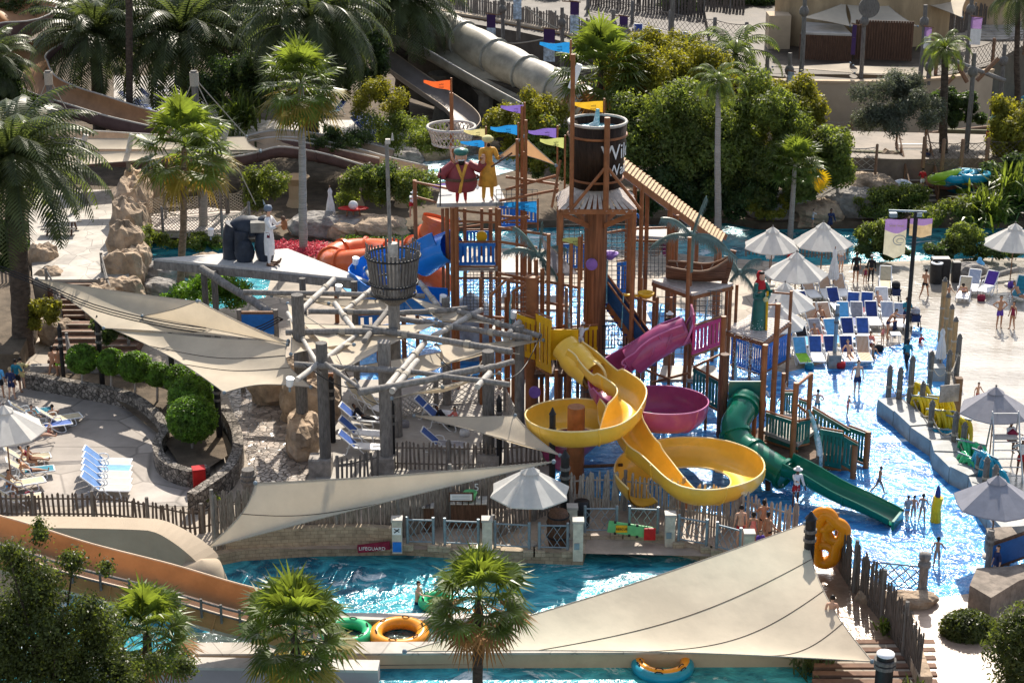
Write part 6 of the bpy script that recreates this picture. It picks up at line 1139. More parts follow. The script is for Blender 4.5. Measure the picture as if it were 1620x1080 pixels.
for a, y0, y1, yf, l_ in [(133, 213, 240, 352, 'left'), (206, 212, 245, 352, 'middle'), (358, 196, 222, 352, 'right')]:
    q0, q1 = V(a+3, y0, yf), V(a-4, y1, yf); t = thing('wrapped_log', l_+' bleached log with rope wraps across the upper left sails', 'log', q1); MB().tube([q0, q1], .17, 9).build('log', M_['logw'], t); MB().tube([(q1.x, q1.y, 0), q1], .14, 8).build('post', M_['logd'], t)

# hanging ropes, lamps and cables in the pergola
for i, (x0, y0, x1, y1) in enumerate([(470, 500, 508, 590), (532, 560, 600, 640), (622, 520, 690, 545), (690, 560, 770, 590), (760, 500, 822, 560), (560, 455, 600, 470), (700, 610, 770, 560), (480, 575, 600, 610), (640, 475, 700, 500), (855, 530, 800, 600)]):
    a, c_ = LP(x0, y0, 5.1), LP(x1, y1, 4.9); tagt(MB().tube([a.lerp(c_, j/10)-Vector((0, 0, .5*math.sin(math.pi*j/10))) for j in range(11)], .022, 5).build('slack_rope', M_['black' if i % 2 else 'rope']), ['black cable', 'pale rope'][(i+1) % 2]+' slung across the log pergola, '+['at its left end', 'over the lying woman', 'below the slatted basket', 'beside the right post', 'near the yellow panels', 'under the board roof', 'above the woman taking a photo', 'along the front beam', 'right of the basket neck', 'down to the right post foot'][i], 'rope')
for i, (px, py) in enumerate([(700, 478), (562, 418), (333, 372), (535, 462), (812, 503), (458, 610)]):
    a = LP(px, py, 5.0 if i != 2 else 4.9); t = thing('spot_lamp', 'small white spot lamp, '+['right of the slatted basket', 'at the right tip of the board roof', 'at the far edge of the board roof', 'on the back beam of the pergola', 'on the right pergola post', 'at the front left of the pergola'][i], 'lamp', a); MB().tube([a, a+Vector((.05, -.05, .35))], [.13, .17], 10).build('housing', M_['white'], t); MB().tube([a-Vector((0, 0, .25)), a], .05, 6).build('bracket', M_['steel'], t)

picket_fence([P(a, c, 4.3) for a, c in [(1465, 62), (1520, 58), (1580, 46), (1640, 30)]], 2.3, 'tall dark board fence at the top right behind the banners', 'picketd', .3, k=2, wd=.26)
picket_fence([P(a, c, 3.5) for a, c in [(930, 8), (1040, 22), (1130, 30), (1176, 34)]], 2.2, 'dark timber fence at the very top of the upper walkway', 'picketd', .3, k=2, wd=.24)
picket_fence([P(a, c) for a, c in [(1180, 402), (1300, 408), (1345, 404)]], .8, 'low brown stake edging behind the back parasols', 'picket', .2, k=1)
# ================================================================ swim rings, floats
for nm, cc in dict(r_green=(.03, .42, .17), r_orange=(.78, .30, .02), r_teal=(.01, .26, .40), r_yel=(.65, .50, .02), r_pink=(.6, .25, .2), r_lime=(.30, .50, .03), r_white=(.7, .72, .75)).items(): M_[nm] = mat('vinyl_'+nm, cc, .28, .1, 2, coat=.3)
def ring(px, py, z, m, label, r=.85, q=.27, rx=0, ry=0, rz=0, group=None, yf=None):
    t = ring_mesh(r, q, m).place(P(px, py, z) if yf is None else V(px, py, yf), rz, label, group); t['category'] = 'swim ring'; t.rotation_euler = (rx, ry, rz); return t
ring(632, 1012, -.36, 'r_orange', 'large amber swim ring floating in the lower channel', .84, .24); ring(550, 1010, -.36, 'r_green', 'green swim ring partly hidden by the fan palm', .72, .22); ring(1048, 1056, -.45, 'r_orange', 'orange topped ring half hidden under the edge of the huge sail', .8, .2); ring(1048, 1060, -.5, 'r_teal', 'teal ring beneath the orange one in the bottom pool', .9, .2); ring(690, 958, -.45, 'r_green', 'small green ring behind the fan palm by the swimmer', .5, .18)
# orange clover-shaped float standing on edge
fl = thing('raft_float', 'orange four person clover raft standing on its edge by the stake fence', 'raft', P(1312, 905)); c_ = V(1307, 852, 905); om = mat('orange_vinyl', (.85, .33, .01), .3, .1, 1.5, trans=.25, coat=.3); X = Vector((.985, -.17, 0)); Yv = Vector((0, 0, 1)); Nn = X.cross(Yv)
s_ = (P(910, 905)-P(810, 905)).x/100
for cx2, cy2, r_ in [(-5, -32, 17), (14, -14, 18), (-2, 26, 17)]:
    cc = c_+X*(cx2*s_)+Yv*(-cy2*s_); MB().tube([cc+X*((r_*.9*s_)*math.cos(a/12*math.pi))+Yv*((r_*.9*s_)*math.sin(a/12*math.pi)) for a in range(24)], .19, 12, closed=True).build('ring_tube', om, fl)
pts = [(-5, -42), (-15, -25), (-18, 0), (-15, 22), (-10, 38), (2, 42), (14, 32), (16, 12), (25, -3), (26, -20), (12, -30), (4, -38)]
MB().tube(cr([c_+X*(a*s_)+Yv*(-b_*s_)for a, b_ in pts], 4, True), .24, 12, closed=True).build('outer_tube', om, fl)
q = MB(); q.lathe((0, 0, 0), [(0, .1), (.5, .1), (.55, 0), (.5, -.1), (0, -.1)], 18); o = q.build('floor', om, fl, None); 
for v in o.data.vertices: w_ = v.co+ORG[o.name]; v.co = c_-ORG[o.name]+X*(w_.x*.55+.02)+Yv*(w_.y*.7+.0)+Nn*w_.z
# ================================================================ right hand pool wall with posts and hanging floats
pw = thing('pool_block_wall', 'stepped grey block wall along the right side of the splash pool', 'wall', P(1440, 720)); bl = mat('blue_tinted_block', (.30, .31, .31), .6, .2, 1.5, .01, 8)
wp = [(1386, 655), (1412, 675), (1438, 700), (1470, 722), (1475, 740), (1500, 765), (1530, 780), (1542, 812), (1560, 838), (1582, 862)]
q = [P(a, c) for a, c in wp]
for i, (a, c_) in enumerate(zip(q, q[1:])):
    d = (c_-a).normalized(); n = Vector((-d.y, d.x, 0)); n = n if n.x > 0 else -n; m_ = (a+c_)/2+n*.55; MB().box((m_.x, m_.y, .38+.02*(i % 2)), ((c_-a).length*.97, 1.1, .76+.06*(i % 2)), rz=math.atan2(d.y, d.x)).build('block', bl, pw)
posts = [(1404, 645, 585), (1420, 655, 588), (1437, 660, 570), (1456, 668, 610), (1470, 700, 640), (1470, 615, 562), (1507, 725, 658), (1521, 735, 675), (1545, 770, 712), (1556, 790, 730), (1570, 800, 742), (1585, 790, 765), (1487, 540, 445), (1494, 545, 470), (1500, 560, 488), (1506, 580, 508), (1513, 595, 535), (1497, 625, 560)]
ordn = 'farthest left,second from the left,third from the left,fourth from the left,fifth from the left with yellow floats behind,tall one above the yellow floats,sixth along the row beside the teal floats,one just right of the teal floats,one between the green floats,one in front of the aqua floats,one at the right of the aqua floats,lowest one above the grey parasol,tallest bamboo coloured one behind the closed parasol,second bamboo coloured one by the closed parasol,third bamboo coloured one by the closed parasol,grey one right of the closed parasol,isolated one with rope right of the blue pool,one with ropes beside the brown board'.split(',')
for i, (px, yf, yt) in enumerate(posts):
    a = P(px, yf); z = V(px, yt, yf).z; t = thing('mooring_post', 'brown mooring post, '+ordn[i], 'post', a, 'mooring posts along the pool wall'); mm = M_['logd'] if i < 12 or i > 15 else mat('bamboo_post', (.36, .24, .12), .7, .2, 4, .01, 12)
    MB().tube([(a.x, a.y, 0), (a.x, a.y, z)], .13, 9).build('shaft', mm, t); MB().lathe((a.x, a.y, z), [(.13, 0), (.16, .03), (.10, .08), (.11, .14), (0, .26)], 10).build('finial', M_['logd'], t)
    MB().tube([(a.x, a.y, z*.55), (a.x, a.y, z*.55+.1)], .15, 9).build('rope_band', M_['rope'], t)
for a, c_ in [((1404, 645), (1437, 660)), ((1437, 660), (1470, 700)), ((1470, 700), (1507, 725)), ((1507, 725), (1556, 790)), ((1470, 615), (1497, 625)), ((1497, 625), (1513, 595))]:
    p, q = P(*a)+Vector((0, 0, 1.3)), P(*c_)+Vector((0, 0, 1.3)); tagt(MB().tube([p.lerp(q, i/8)-Vector((0, 0, .5*math.sin(math.pi*i/8))) for i in range(9)], .03, 5).build('rope', M_['rope']), 'rope slung between the mooring posts', 'rope')['group'] = 'ropes between mooring posts'
k_ = 0
def hang(x0, y0, x1, y1, yf0, yf1, n, m, lab, r=.36):
    global k_; r *= 1.2
    a, c_ = V(x0, y0, yf0), V(x1, y1, yf1); bar_ = thing('float_rack', 'horizontal rail holding '+lab, 'rack', (a.x, a.y, 0)); MB().tube([a+Vector((-.2, 0, .1)), c_+Vector((.2, 0, .1))], .04, 6).build('rail', M_['steel'], bar_)
    pr = ring_mesh(r, .085, m, 'hanging_float', 16, False)
    for i in range(n):
        p = a.lerp(c_, (i+.5)/n)+Vector((0, 0, -r*1.3+random.uniform(-.05, .03))); o = pr.place(p, 0, lab+', one of the bunch', lab); o['category'] = 'float'; o.rotation_euler = (R(random.uniform(-8, 8)), R(90+random.uniform(-8, 8)), R(random.uniform(10, 40))); o.scale = (1.35, .8, 1)
hang(1440, 606, 1462, 612, 655, 660, 5, 'r_yel', 'yellow hanging floats at the left of the upper bunch', .55); hang(1448, 628, 1476, 634, 668, 672, 6, 'r_yel', 'yellow looped floats in the middle bunch', .4); hang(1474, 628, 1502, 632, 665, 672, 7, 'r_yel', 'yellow floats in the upper right bunch', .42); hang(1472, 650, 1506, 655, 690, 700, 8, 'r_yel', 'yellow floats in the lower bunch', .45); hang(1504, 660, 1530, 668, 700, 712, 7, 'r_yel', 'amber yellow floats in the rightmost bunch', .5); hang(1476, 680, 1502, 684, 705, 712, 7, 'r_teal', 'teal floats below the yellow bunch', .42)
hang(1520, 698, 1552, 708, 740, 752, 8, 'r_green', 'green floats hanging in the rack', .45); hang(1522, 718, 1535, 730, 755, 765, 4, 'r_green', 'dark green floats low in the rack', .45); hang(1545, 712, 1572, 730, 770, 785, 8, 'r_teal', 'aqua floats behind the lowest posts', .55); hang(1565, 735, 1585, 750, 782, 792, 5, 'r_teal', 'aqua floats at the right end of the racks', .5)
tagt(MB().box(V(1502, 622, 690), (.9, .06, .8), rz=.2).build('brown_board', M_['stoned']), 'tilted brown sign board behind the yellow floats', 'sign'); p = P(1512, 655); tagt(MB().box((p.x, p.y, .9), (.32, .32, 1.8)).build('brown_pillar', MC['brown_render_base']), 'square brown pillar on the bright wet paving', 'pillar')
for px, py, h, l_ in [(1478, 585, .9, 'grey block below the closed grey parasol'), (1483, 600, .7, 'pale block at the end of the blue channel')]: p = P(px, py); tagt(MB().box((p.x, p.y, h/2), (.6, .6, h)).build('stone_block', bl), l_, 'block')
# yellow / blue bath toy post
t = thing('spray_post', 'yellow spray post with a dark blue top in the splash pool', 'water toy', P(1480, 825)); p = P(1480, 825); MB().tube([(p.x, p.y, 0), (p.x-.02, p.y, .7), (p.x+.04, p.y, 1.1)], [.22, .19, .2], 12).build('body', mat('toy_yellow', (.78, .5, .01), .35), t); MB().tube([(p.x, p.y, 1.1), (p.x, p.y, 1.35), (p.x, p.y, 1.6)], [.12, .10, .03], 10).build('top', M_['blued'], t)
t = tagt(MB().tube([P(1484, 905)+Vector((0, 0, 0)), V(1482, 845, 850)], .04, 6).build('thin_pole', M_['logd']), 'x', 'pole'); bpy.data.objects.remove(t)
# green scroll end etc
# corner lattice gate with turned post
net_fence([P(1368, 925), P(1457, 935)], 1.0, 'grey lattice gate beside the stake fence at the pool edge', 'log', 'steel', cell=.35, th=.018, sag=0, pr=.1)
p = P(1458, 945); tagt(MB().lathe((p.x, p.y, 0), [(.24, 0), (.22, .3), (.17, .4), (.17, 1.2), (.24, 1.3), (.24, 1.45), (.15, 1.5), (.22, 1.62), (.22, 1.8), (0, 1.85)], 12).build('turned_post', M_['log']), 'thick turned grey post at the pool corner', 'post')
rock(P(1440, 955), (.95, .5, .35), 'flat rock at the foot of the turned grey post', 'rock'); rock(P(1380, 950), (.6, .4, .3), 'small rock behind the lattice gate', 'rock')
# planter bench and blue board right edge
q = slab('block_planter', [(1534, 925), (1545, 898), (1600, 895), (1700, 870), (1700, 890), (1612, 918), (1568, 945)], 0, .9, mat('dark_planter_stone', (.2, .165, .135), .8, .3, 2.5, .02, 6), None); tagt(q, 'brown stone planter wall at the right edge', 'planter')
ib = thing('blue_board', 'framed blue board on posts at the lower right edge', 'sign', P(1590, 900)); a, c_ = V(1568, 880, 905), V(1640, 855, 895); MB().beam(a, c_, .06, .95).build('panel', mat('deep_blue_board', (.02, .10, .30), .4), ib); MB().beam(a+Vector((0, 0, .52)), c_+Vector((0, 0, .52)), .1, .1).beam(a-Vector((0, 0, .52)), c_-Vector((0, 0, .52)), .1, .1).build('frame', M_['rustd'], ib)
p = P(1559, 915); pole(1561, 838, 915, .12, 'grey post left of the framed blue board', 'log', False)
slab('block_planter', [(1560, 835), (1600, 832), (1610, 845), (1600, 862), (1568, 858)], 0, .9, MC['dark_planter_stone'], None).__setitem__('label', 'grey stone block under the lower grey parasol'); [o for o in C.objects if o.name.startswith('block_planter')][-1]['category'] = 'planter'
for (px, py, l_) in [(1600, 838, 'cushioned pale lounger at the right edge by the lower grey parasol')]: pass
# parasols
PARA.place(P(838, 862), .3, 'white parasol standing by the lazy river fence', 'parasols in the park', 1.0); PARA.place(P(18, 765), .1, 'white parasol at the left edge over the cushioned loungers', None, 1.05); 
for a, yf, l_ in [(1218, 452, 'white parasol leftmost of the back row at the river'), (1297, 450, 'white parasol behind the closed parasol'), (1255, 502, 'white parasol in the middle of the lounger area'), (1237, 548, 'white parasol overlapping the woman statue'), (1222, 580, 'lowest white parasol of the lounger cluster'), (1597, 452, 'white parasol at the right edge by the dark hedge')]: PARA.place(P(a, yf), random.uniform(0, .7), l_, None, 1.06 if a > 1250 else 1.0)
PARAG.place(P(1565, 725), .2, 'grey parasol over the lifeguard chair', 'grey parasols', .98); PARAG.place(P(1566, 882), .5, 'lower grey parasol beside the pool corner', 'grey parasols', 1.02)
for a, yf, l_, s_ in [(1317, 465, 'closed white parasol between the loungers and the back row', .95), (1217, 428, 'closed white parasol at the far left of the loungers', .8), (1486, 590, 'closed grey white parasol by the bamboo posts', .85), (524, 362, 'closed white parasol standing alone by the shrubs', .95)]: CLOSED.place(P(a, yf), 0, l_, 'closed parasols', s_)
# loungers
LG = 'sun loungers'
for i in range(5): LOUNGER.place(P(172-i*.5, 741+i*10.5), R(90)+0.02, ['farthest of the five pale blue loungers on the terrace', 'second farthest of the five terrace loungers', 'middle one of the five terrace loungers', 'second nearest of the five terrace loungers', 'nearest of the five terrace loungers by the stake fence'][i], LG, 1.02, dict(seat=MC['umbrella_canvas'] if i != 1 else mat('pale_blue_sling', (.14, .36, .60), .6), backrest=mat('mid_blue_sling', (.10, .22, .48), .6)))
rows = [  # (px, yfoot-center, rz deg, back colour, seat colour, label)
 (1282, 470, 12, 'striped', 'white', 'striped lounger left of the closed parasol'), (1306, 468, 6, 'striped', 'white', 'striped lounger under the closed parasol'), (1330, 468, 4, 'striped', 'white', 'striped lounger behind the man in black'), (1400, 455, -14, 'cream', 'cream', 'cream towelled lounger turned towards the purple banner'),
 (1276, 496, 15, 'blued', 'white', 'blue lounger half under the white parasol'), (1322, 490, 3, 'blued', 'white', 'navy lounger right below the closed parasol'), (1348, 498, -8, 'blue', 'white', 'blue lounger in front of the man in black'), (1370, 498, -10, 'blue', 'cloth_m', 'blue lounger with a magenta towel'), (1396, 490, -8, 'cloth_w', 'white', 'white lounger below the cream one'),
 (1286, 515, 4, 'striped', 'striped', 'left one of two orange striped loungers side by side'), (1308, 515, 4, 'striped', 'striped', 'right one of two orange striped loungers side by side'), (1335, 514, 0, 'lblue', 'lblue', 'lounger covered by a plain sky blue towel'), (1356, 514, 0, 'cloth_g', 'blued', 'lounger with a grey and navy towel'), (1380, 513, -3, 'blued', 'white', 'navy lounger left of the bending man'), (1405, 514, -5, 'bstriped', 'white', 'blue striped lounger behind the bending man'), (1425, 516, -8, 'bstriped', 'white', 'blue striped lounger beside the man in the blue shirt'),
 (1270, 545, 6, 'cloth_k', 'lblue', 'lounger with a black towel under the lowest parasol'), (1294, 542, 4, 'cloth_g', 'cloth_pk', 'lounger with a zebra pattern towel'), (1318, 542, 3, 'lblue', 'lblue', 'pale blue towelled lounger in the fourth row'), (1343, 540, 0, 'blued', 'white', 'navy lounger behind the seated children'), (1366, 540, 0, 'blue', 'white', 'blue lounger behind the seated woman in orange'),
 (1268, 572, 4, 'lblue', 'cloth_lg', 'pale lounger at the left end of the front row'), (1291, 570, 3, 'blue', 'white', 'second lounger of the front row'), (1316, 570, 3, 'blued', 'white', 'navy lounger behind the lamp post in the front row'), (1341, 570, 2, 'blued', 'white', 'navy lounger fourth in the front row'), (1366, 570, 0, 'striped', 'striped', 'striped lounger at the right end of the front row'),
 (1524, 472, -22, 'cream', 'white', 'lounger carrying the sunbathing woman near the bins'), (1538, 460, -16, 'bstriped', 'white', 'blue and white striped lounger behind the sunbather'), (1562, 462, -30, 'cloth_p', 'white', 'lounger with patterned towel right of the striped one'),
 (1612, 470, -25, 'cloth_t', 'cloth_t', 'teal lounger at the right edge'), (1592, 852, 40, 'cloth_g', 'cream', 'patterned lounger below the lower grey parasol'),
 # lounge deck centre
 (572, 672, 80, 'blue', 'white', 'blue lounger with the lying woman in black'), (572, 694, 80, 'blue', 'white', 'blue lounger in front of the lying woman'), (572, 716, 80, 'blue', 'white', 'lowest blue lounger behind the short stake panel'), (690, 662, 70, 'blue', 'white', 'blue lounger at the rope net fence'), (705, 676, 70, 'blue', 'white', 'blue lounger with the lying dark haired guest'), (702, 712, 78, 'blue', 'cloth_g', 'blue lounger with a spotted towel in front of the stake fence'), (575, 640, 40, 'cream', 'cream', 'cream covered lounger at the back of the deck'), (598, 655, 50, 'cream', 'cloth_w', 'pale covered lounger beside the cream one'),
 # left terrace cushions
 (52, 662, 120, 'cream', 'cloth_t', 'cushioned lounger with a teal towel at the pebble wall'), (80, 682, 118, 'cream', 'blue', 'cushioned lounger with a blue towel'), (96, 672, 118, 'cream', 'cream', 'cream cushioned lounger behind the mother and child'), (45, 735, 112, 'cream', 'cream', 'cream lounger under the left parasol with a lying guest'), (50, 755, 112, 'cream', 'cloth_t', 'lounger with a turquoise towel end under the left parasol'), (35, 775, 112, 'cream', 'cream', 'lounger with the brown bag at the left edge'), (30, 800, 112, 'cream', 'cream', 'lowest cream lounger at the left edge'),
 # back left
 (208, 165, 75, 'blued', 'blue', 'dark blue lounger far left in the shady yard'), (218, 172, 75, 'blued', 'blue', 'second dark blue lounger in the shady yard'), (232, 178, 75, 'blued', 'blue', 'third dark blue lounger in the shady yard'), (240, 160, 75, 'blued', 'white', 'lounger at the back of the shady yard'), (262, 150, 75, 'blued', 'white', 'lone lounger between the date palms'), (508, 182, -50, 'blued', 'lblue', 'lounger left of the shrub behind the fan palm'), (530, 182, -50, 'blued', 'lblue', 'lounger right of it behind the fan palm')]
for px, yf, rz, mb, ms, l_ in rows: LOUNGER.place(P(px, yf), R(rz+random.uniform(-5, 5)), l_, LG, 1.0, dict(backrest=M_[mb], seat=M_[ms]))
LB = ['left pile', 'second pile', 'third pile', 'fourth pile']
for k in range(14): LOUNGER.place(P(575+(k % 7)*7, 200+(k % 7)*2.5+(k//7)*12, .0)+Vector((0, 0, (k % 2)*.25)), R(60), 'stacked blue and white lounger, number by place in the heap behind the palm'.replace('number by place in the heap', ['first from the left in the upper row', 'second in the upper row', 'third in the upper row', 'fourth in the upper row', 'fifth in the upper row', 'sixth in the upper row', 'rightmost of the upper row', 'first from the left in the lower row', 'second in the lower row', 'third in the lower row', 'fourth in the lower row', 'fifth in the lower row', 'sixth in the lower row', 'rightmost of the lower row'][k]), 'piled loungers behind the palm', 1.0, dict(backrest=M_['blue'], seat=M_['lblue'] if k % 2 else M_['white']))
# lamp post with banners
def banner(par, px, yt, w_, h_, yf, m1, m2, vert=True, name='banner', swoop=.12):
    p = V(px, yt, yf); s = (P(910, yf)-P(810, yf)).x/100; W_, H_ = w_*s, h_*s; q = MB(); n = 8
    for k, (u0, u1) in enumerate(((0, .3), (.3, 1))):
        g = [p+Vector((W_*i/n, .06*math.sin(i), -H_*(u0 if j == 0 else u1)-(.12*H_*(1-abs(2*i/n-1)) if u1 == 1 and j else 0)-(.1*H_*math.sin(i/n*3.14) if (u0 > 0 and j == 0) or (u1 < 1 and j) else 0))) for i in range(n+1) for j in (0, 1)]
        o = MB().add(g, [(2*i, 2*i+1, 2*i+3, 2*i+2) for i in range(n)], True).build(name if k == 0 else 'banner_field', M_[m1 if k == 0 else m2], par)
    return p, W_, H_
M_['ban_p'] = mat('banner_purple', (.33, .20, .42), .7, .1, 2, trans=.25); M_['ban_c'] = mat('banner_cream', (.62, .56, .40), .7, .1, 3, trans=.25); M_['ban_d'] = mat('banner_dark_violet', (.05, .025, .10), .7, .1, 2); M_['ban_b'] = mat('banner_photo_blue', (.40, .50, .62), .7, .5, 3); M_['ban_s'] = mat('banner_sand', (.62, .45, .25), .7, .2, 2, trans=.25)
lp = thing('banner_lamp_post', 'black lamp post with a purple and cream banner on each side', 'lamp post', P(1432, 560)); p = P(1432, 560); MB().tube([(p.x, p.y, 0), (p.x, p.y, V(1436, 335, 560).z)], .11, 10).build('pole', M_['black'], lp)
a, c_ = V(1406, 333, 560), V(1466, 335, 560); MB().tube([a, c_], .05, 7).build('arm', M_['steel'], lp); MB().box(V(1413, 340, 560), (.35, .3, .2)).build('lamp_head', M_['steel'], lp); MB().box(V(1454, 339, 560), (.25, .3, .2)).build('lamp_head', M_['steel'], lp)
pp, W_, H_ = banner(lp, 1401, 347, 34, 56, 555, 'ban_p', 'ban_c'); banner(lp, 1440, 346, 35, 27, 555, 'ban_p', 'ban_s')
MB().tube([pp+Vector((W_*.68+.22*math.cos(a/8*math.pi)*1.4, -.1, -H_*.58+.25*math.sin(a/8*math.pi))) for a in range(14)], .02, 5).tube([pp+Vector((W_*.72+.12*math.cos(a/8*math.pi)*1.5, -.1, -H_*.6+.12*math.sin(a/8*math.pi))) for a in range(16)], .015, 5).build('drawn_curl', M_['steel'], lp); text(lp, 'Wild Wadi', .16, pp+Vector((W_*.5, -.12, -H_*.17)), (math.pi/2, 0, 0), M_['ban_s'])
pole(1319, 482, 578, .10, 'pale grey post on a concrete foot in front of the loungers', 'steel', False); p = P(1319, 580); tagt(MB().box((p.x, p.y, .35), (.6, .6, .7)).build('post_foot', M_['stoned']), 'square concrete foot of the pale grey post', 'block')
# bins
t = thing('litter_bin', 'dark double litter bin with a round and a square opening', 'bin', P(1485, 445)); p = P(1485, 447); MB().box((p.x+.1, p.y+.35, .65), (1.0, .6, 1.3)).build('case', M_['black'], t); MB().tube([(p.x-.2, p.y-.1, 0), (p.x-.2, p.y-.1, 1.15)], .33, 16).build('drum', M_['black'], t); MB().lathe((p.x-.2, p.y-.1, 1.16), [(.34, 0), (.34, .05), (.18, .05), (.16, 0)], 16).build('lid_ring', M_['white'], t); MB().box((p.x+.1, p.y+.35, 1.33), (.95, .5, .04)).build('lid', M_['conc'], t)
tagt(MB().box(P(1511, 446)+Vector((0, 0, .6)), (.42, .42, 1.2)).build('litter_bin', M_['black']), 'slim black bin right of the double bin', 'bin')
rock(P(1535, 438), (1.0, .6, .6), 'white topped rock behind the slim bin', 'rockg'); tagt(MB().tube([P(1550, 448)+Vector((0, 0, .2)), P(1608, 440)+Vector((0, 0, .5))], .17, 9).build('driftwood_log', M_['log']), 'grey driftwood log lying by the dark hedge', 'log'); t = thing('water_cooler', 'bright blue plastic cooler bottle behind the striped lounger', 'bottle', P(1548, 432)); MB().lathe(P(1548, 436), [(0, 1.1), (.1, 1.05), (.12, .9), (.28, .75), (.28, 0)], 14).build('bottle', M_['lblue'], t)
# stroller x2
for px, yf, l_ in [(1416, 478, 'dark pushchair beside the banner lamp post'), (1447, 520, 'blue hooded pushchair right of the man in the blue shirt')]:
    t = thing('pushchair', l_, 'pushchair', P(px, yf)); p = P(px, yf); MB().ball(p+Vector((0, .1, .95)), (.25, .3, .22), 10, 7).build('hood', M_['cloth_g' if px > 1420 else 'cloth_k'], t); MB().box(p+Vector((0, -.05, .62)), (.42, .4, .35)).build('seat', M_['cloth_n'], t)
    for sx2 in (-.25, .25):
        MB().tube([p+Vector((sx2, .45, 1.0)), p+Vector((sx2, -.3, .15))], .02, 5).tube([p+Vector((sx2, -.2, .8)), p+Vector((sx2, .35, .12))], .02, 5).build('frame', M_['black'], t)
        for sy2 in (-.3, .35): MB().tube([p+Vector((sx2-.03, sy2, .12)), p+Vector((sx2+.03, sy2, .12))], .12, 12).build('wheel', M_['black'], t)
# lifeguard chair
lc = thing('lifeguard_chair', 'tall pale tube lifeguard chair under the grey parasol', 'lifeguard chair', P(1585, 755)); p = P(1585, 750); zz = 1.7
for sx2 in (-.55, .55):
    MB().tube(cr([(p.x+sx2*1.2, p.y-.9, 0), (p.x+sx2, p.y-.2, zz), (p.x+sx2, p.y+.3, zz+.95), (p.x+sx2, p.y+.35, zz+1.0)], 4), .035, 6).build('side_rail', M_['chrome'], lc); MB().tube([(p.x+sx2*1.1, p.y+.9, 0), (p.x+sx2, p.y+.3, zz+.9)], .035, 6).build('leg', M_['chrome'], lc)
for k in range(5): MB().tube([(p.x-.6, p.y-.8+.15*k, .3+.32*k), (p.x+.6, p.y-.8+.15*k, .3+.32*k)], .025, 6).build('rung', M_['chrome'], lc)
MB().box((p.x, p.y+.05, zz), (1.0, .5, .06)).build('seat', M_['conc'], lc); MB().tube([(p.x-.55, p.y+.32, zz+.95), (p.x+.55, p.y+.32, zz+.95)], .035, 6).build('back_bar', M_['chrome'], lc)
tagt(MB().beam(V(1597, 690, 745), V(1607, 682, 745), .2, .3).build('rescue_can', M_['cloth_m']), 'red padded rescue can on the lifeguard chair', 'rescue can')
# table with red umbrella-like top by shrubs
t = thing('painted_table_stand', 'stand with a red patterned top and painted figure near the shrubs', 'stand', P(560, 366)); p = P(560, 366)
MB().lathe((p.x, p.y, 1.3), [(0, .05), (.9, .2), (.95, .15), (0, -.05)], 12, sy=.5).build('top', M_['red'], t); MB().ball((p.x, p.y, 1.65), (.3, .2, .28), 9, 7).build('cushion', M_['cloth_w'], t)
for s in (-.45, 0, .45): MB().tube([(p.x+s*1.3, p.y, 0), (p.x+s*.8, p.y, 1.3)], .06, 6).build('leg', M_['wood'], t)
# barrels and stage under boat
for px, py, l_, m in [(1035, 398, 'brown planter pot left of the purple flower pot', 'wood'), (1057, 398, 'round pot with purple flowers', 'cloth_m')]:
    t = thing('flower_pot', l_, 'pot', P(px, 425)); q = V(px, py+8, 470); MB().lathe(q, [(0, .1), (.3, .1), (.42, .5), (.36, .9), (.3, .9)], 14).build('pot', M_[m], t); v, f = leaves([(0, 0, 0)], [(.4, .4, .25)], 500, .07); me = npmesh('plant', v, f); me.materials.append(M_['leafm']); o = link('plant', me, t); o.location = q+Vector((0, 0, 1.0))-P(px, 425)
# ================================================================ background top: flumes
sil = mat('silver_flume', (.34, .31, .25), .42, .3, .6, coat=.15); pls = mat('plum_flume', (.13, .085, .085), .5, .2, 1); crm = mat('flume_cream', (.44, .33, .23), .55, .15, 1)
FG = thing('grey_flume', 'wide silvery half pipe flume running down behind the flags', 'water slide', P(760, 150)); ptf = [V(640, 42, 165), V(700, 62, 178), V(760, 95, 195), V(820, 128, 215), V(880, 160, 235), V(930, 190, 250)]
pf = cr(ptf, 6); MB().tube([q+Vector((.6, 1.0, .3)) for q in pf], [1.35+.08*math.sin(i*1.3) for i in range(len(pf))], 20, cap=False).build('cover', sil, FG); chute('chute', [q+Vector((-.6, -1.1, -1.2)) for q in ptf], 3.6, 1.3, sil, FG, k=6, rimm=M_['conc'], th=.09)
for i in range(3, len(pf), 5): d = (pf[i]-pf[i-1]).normalized(); MB().tube([pf[i]+Vector((.6, 1, .3))-d*.06, pf[i]+Vector((.6, 1, .3))+d*.06], 1.45, 20).build('flange', mat('flume_joint', (.28, .28, .25), .4), FG)

for a, yf in [(700, 190), (770, 215), (830, 235)]: p = P(a, yf); MB().lathe((p.x, p.y, 0), [(.8, 0), (.6, 1), (.6, 3), (1.1, 3.6)], 10).build('support_pillar', mat('grey_render', (.17, .155, .13), .8), FG)
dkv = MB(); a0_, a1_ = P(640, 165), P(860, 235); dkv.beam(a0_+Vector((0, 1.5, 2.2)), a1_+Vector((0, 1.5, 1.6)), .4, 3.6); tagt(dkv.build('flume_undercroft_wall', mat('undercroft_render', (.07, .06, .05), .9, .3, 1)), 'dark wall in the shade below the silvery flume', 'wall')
F2 = thing('narrow_flume', 'narrow mauve grey flume curving down to the landing pool', 'water slide', P(690, 180)); chute('chute', [V(600, 95, 180), V(640, 125, 195), V(690, 160, 220), V(725, 185, 235), V(738, 205, 245), V(725, 225, 252)], 1.9, .7, mat('mauve_flume', (.24, .20, .18), .45, .1, 1), F2, k=6, rimm=crm)
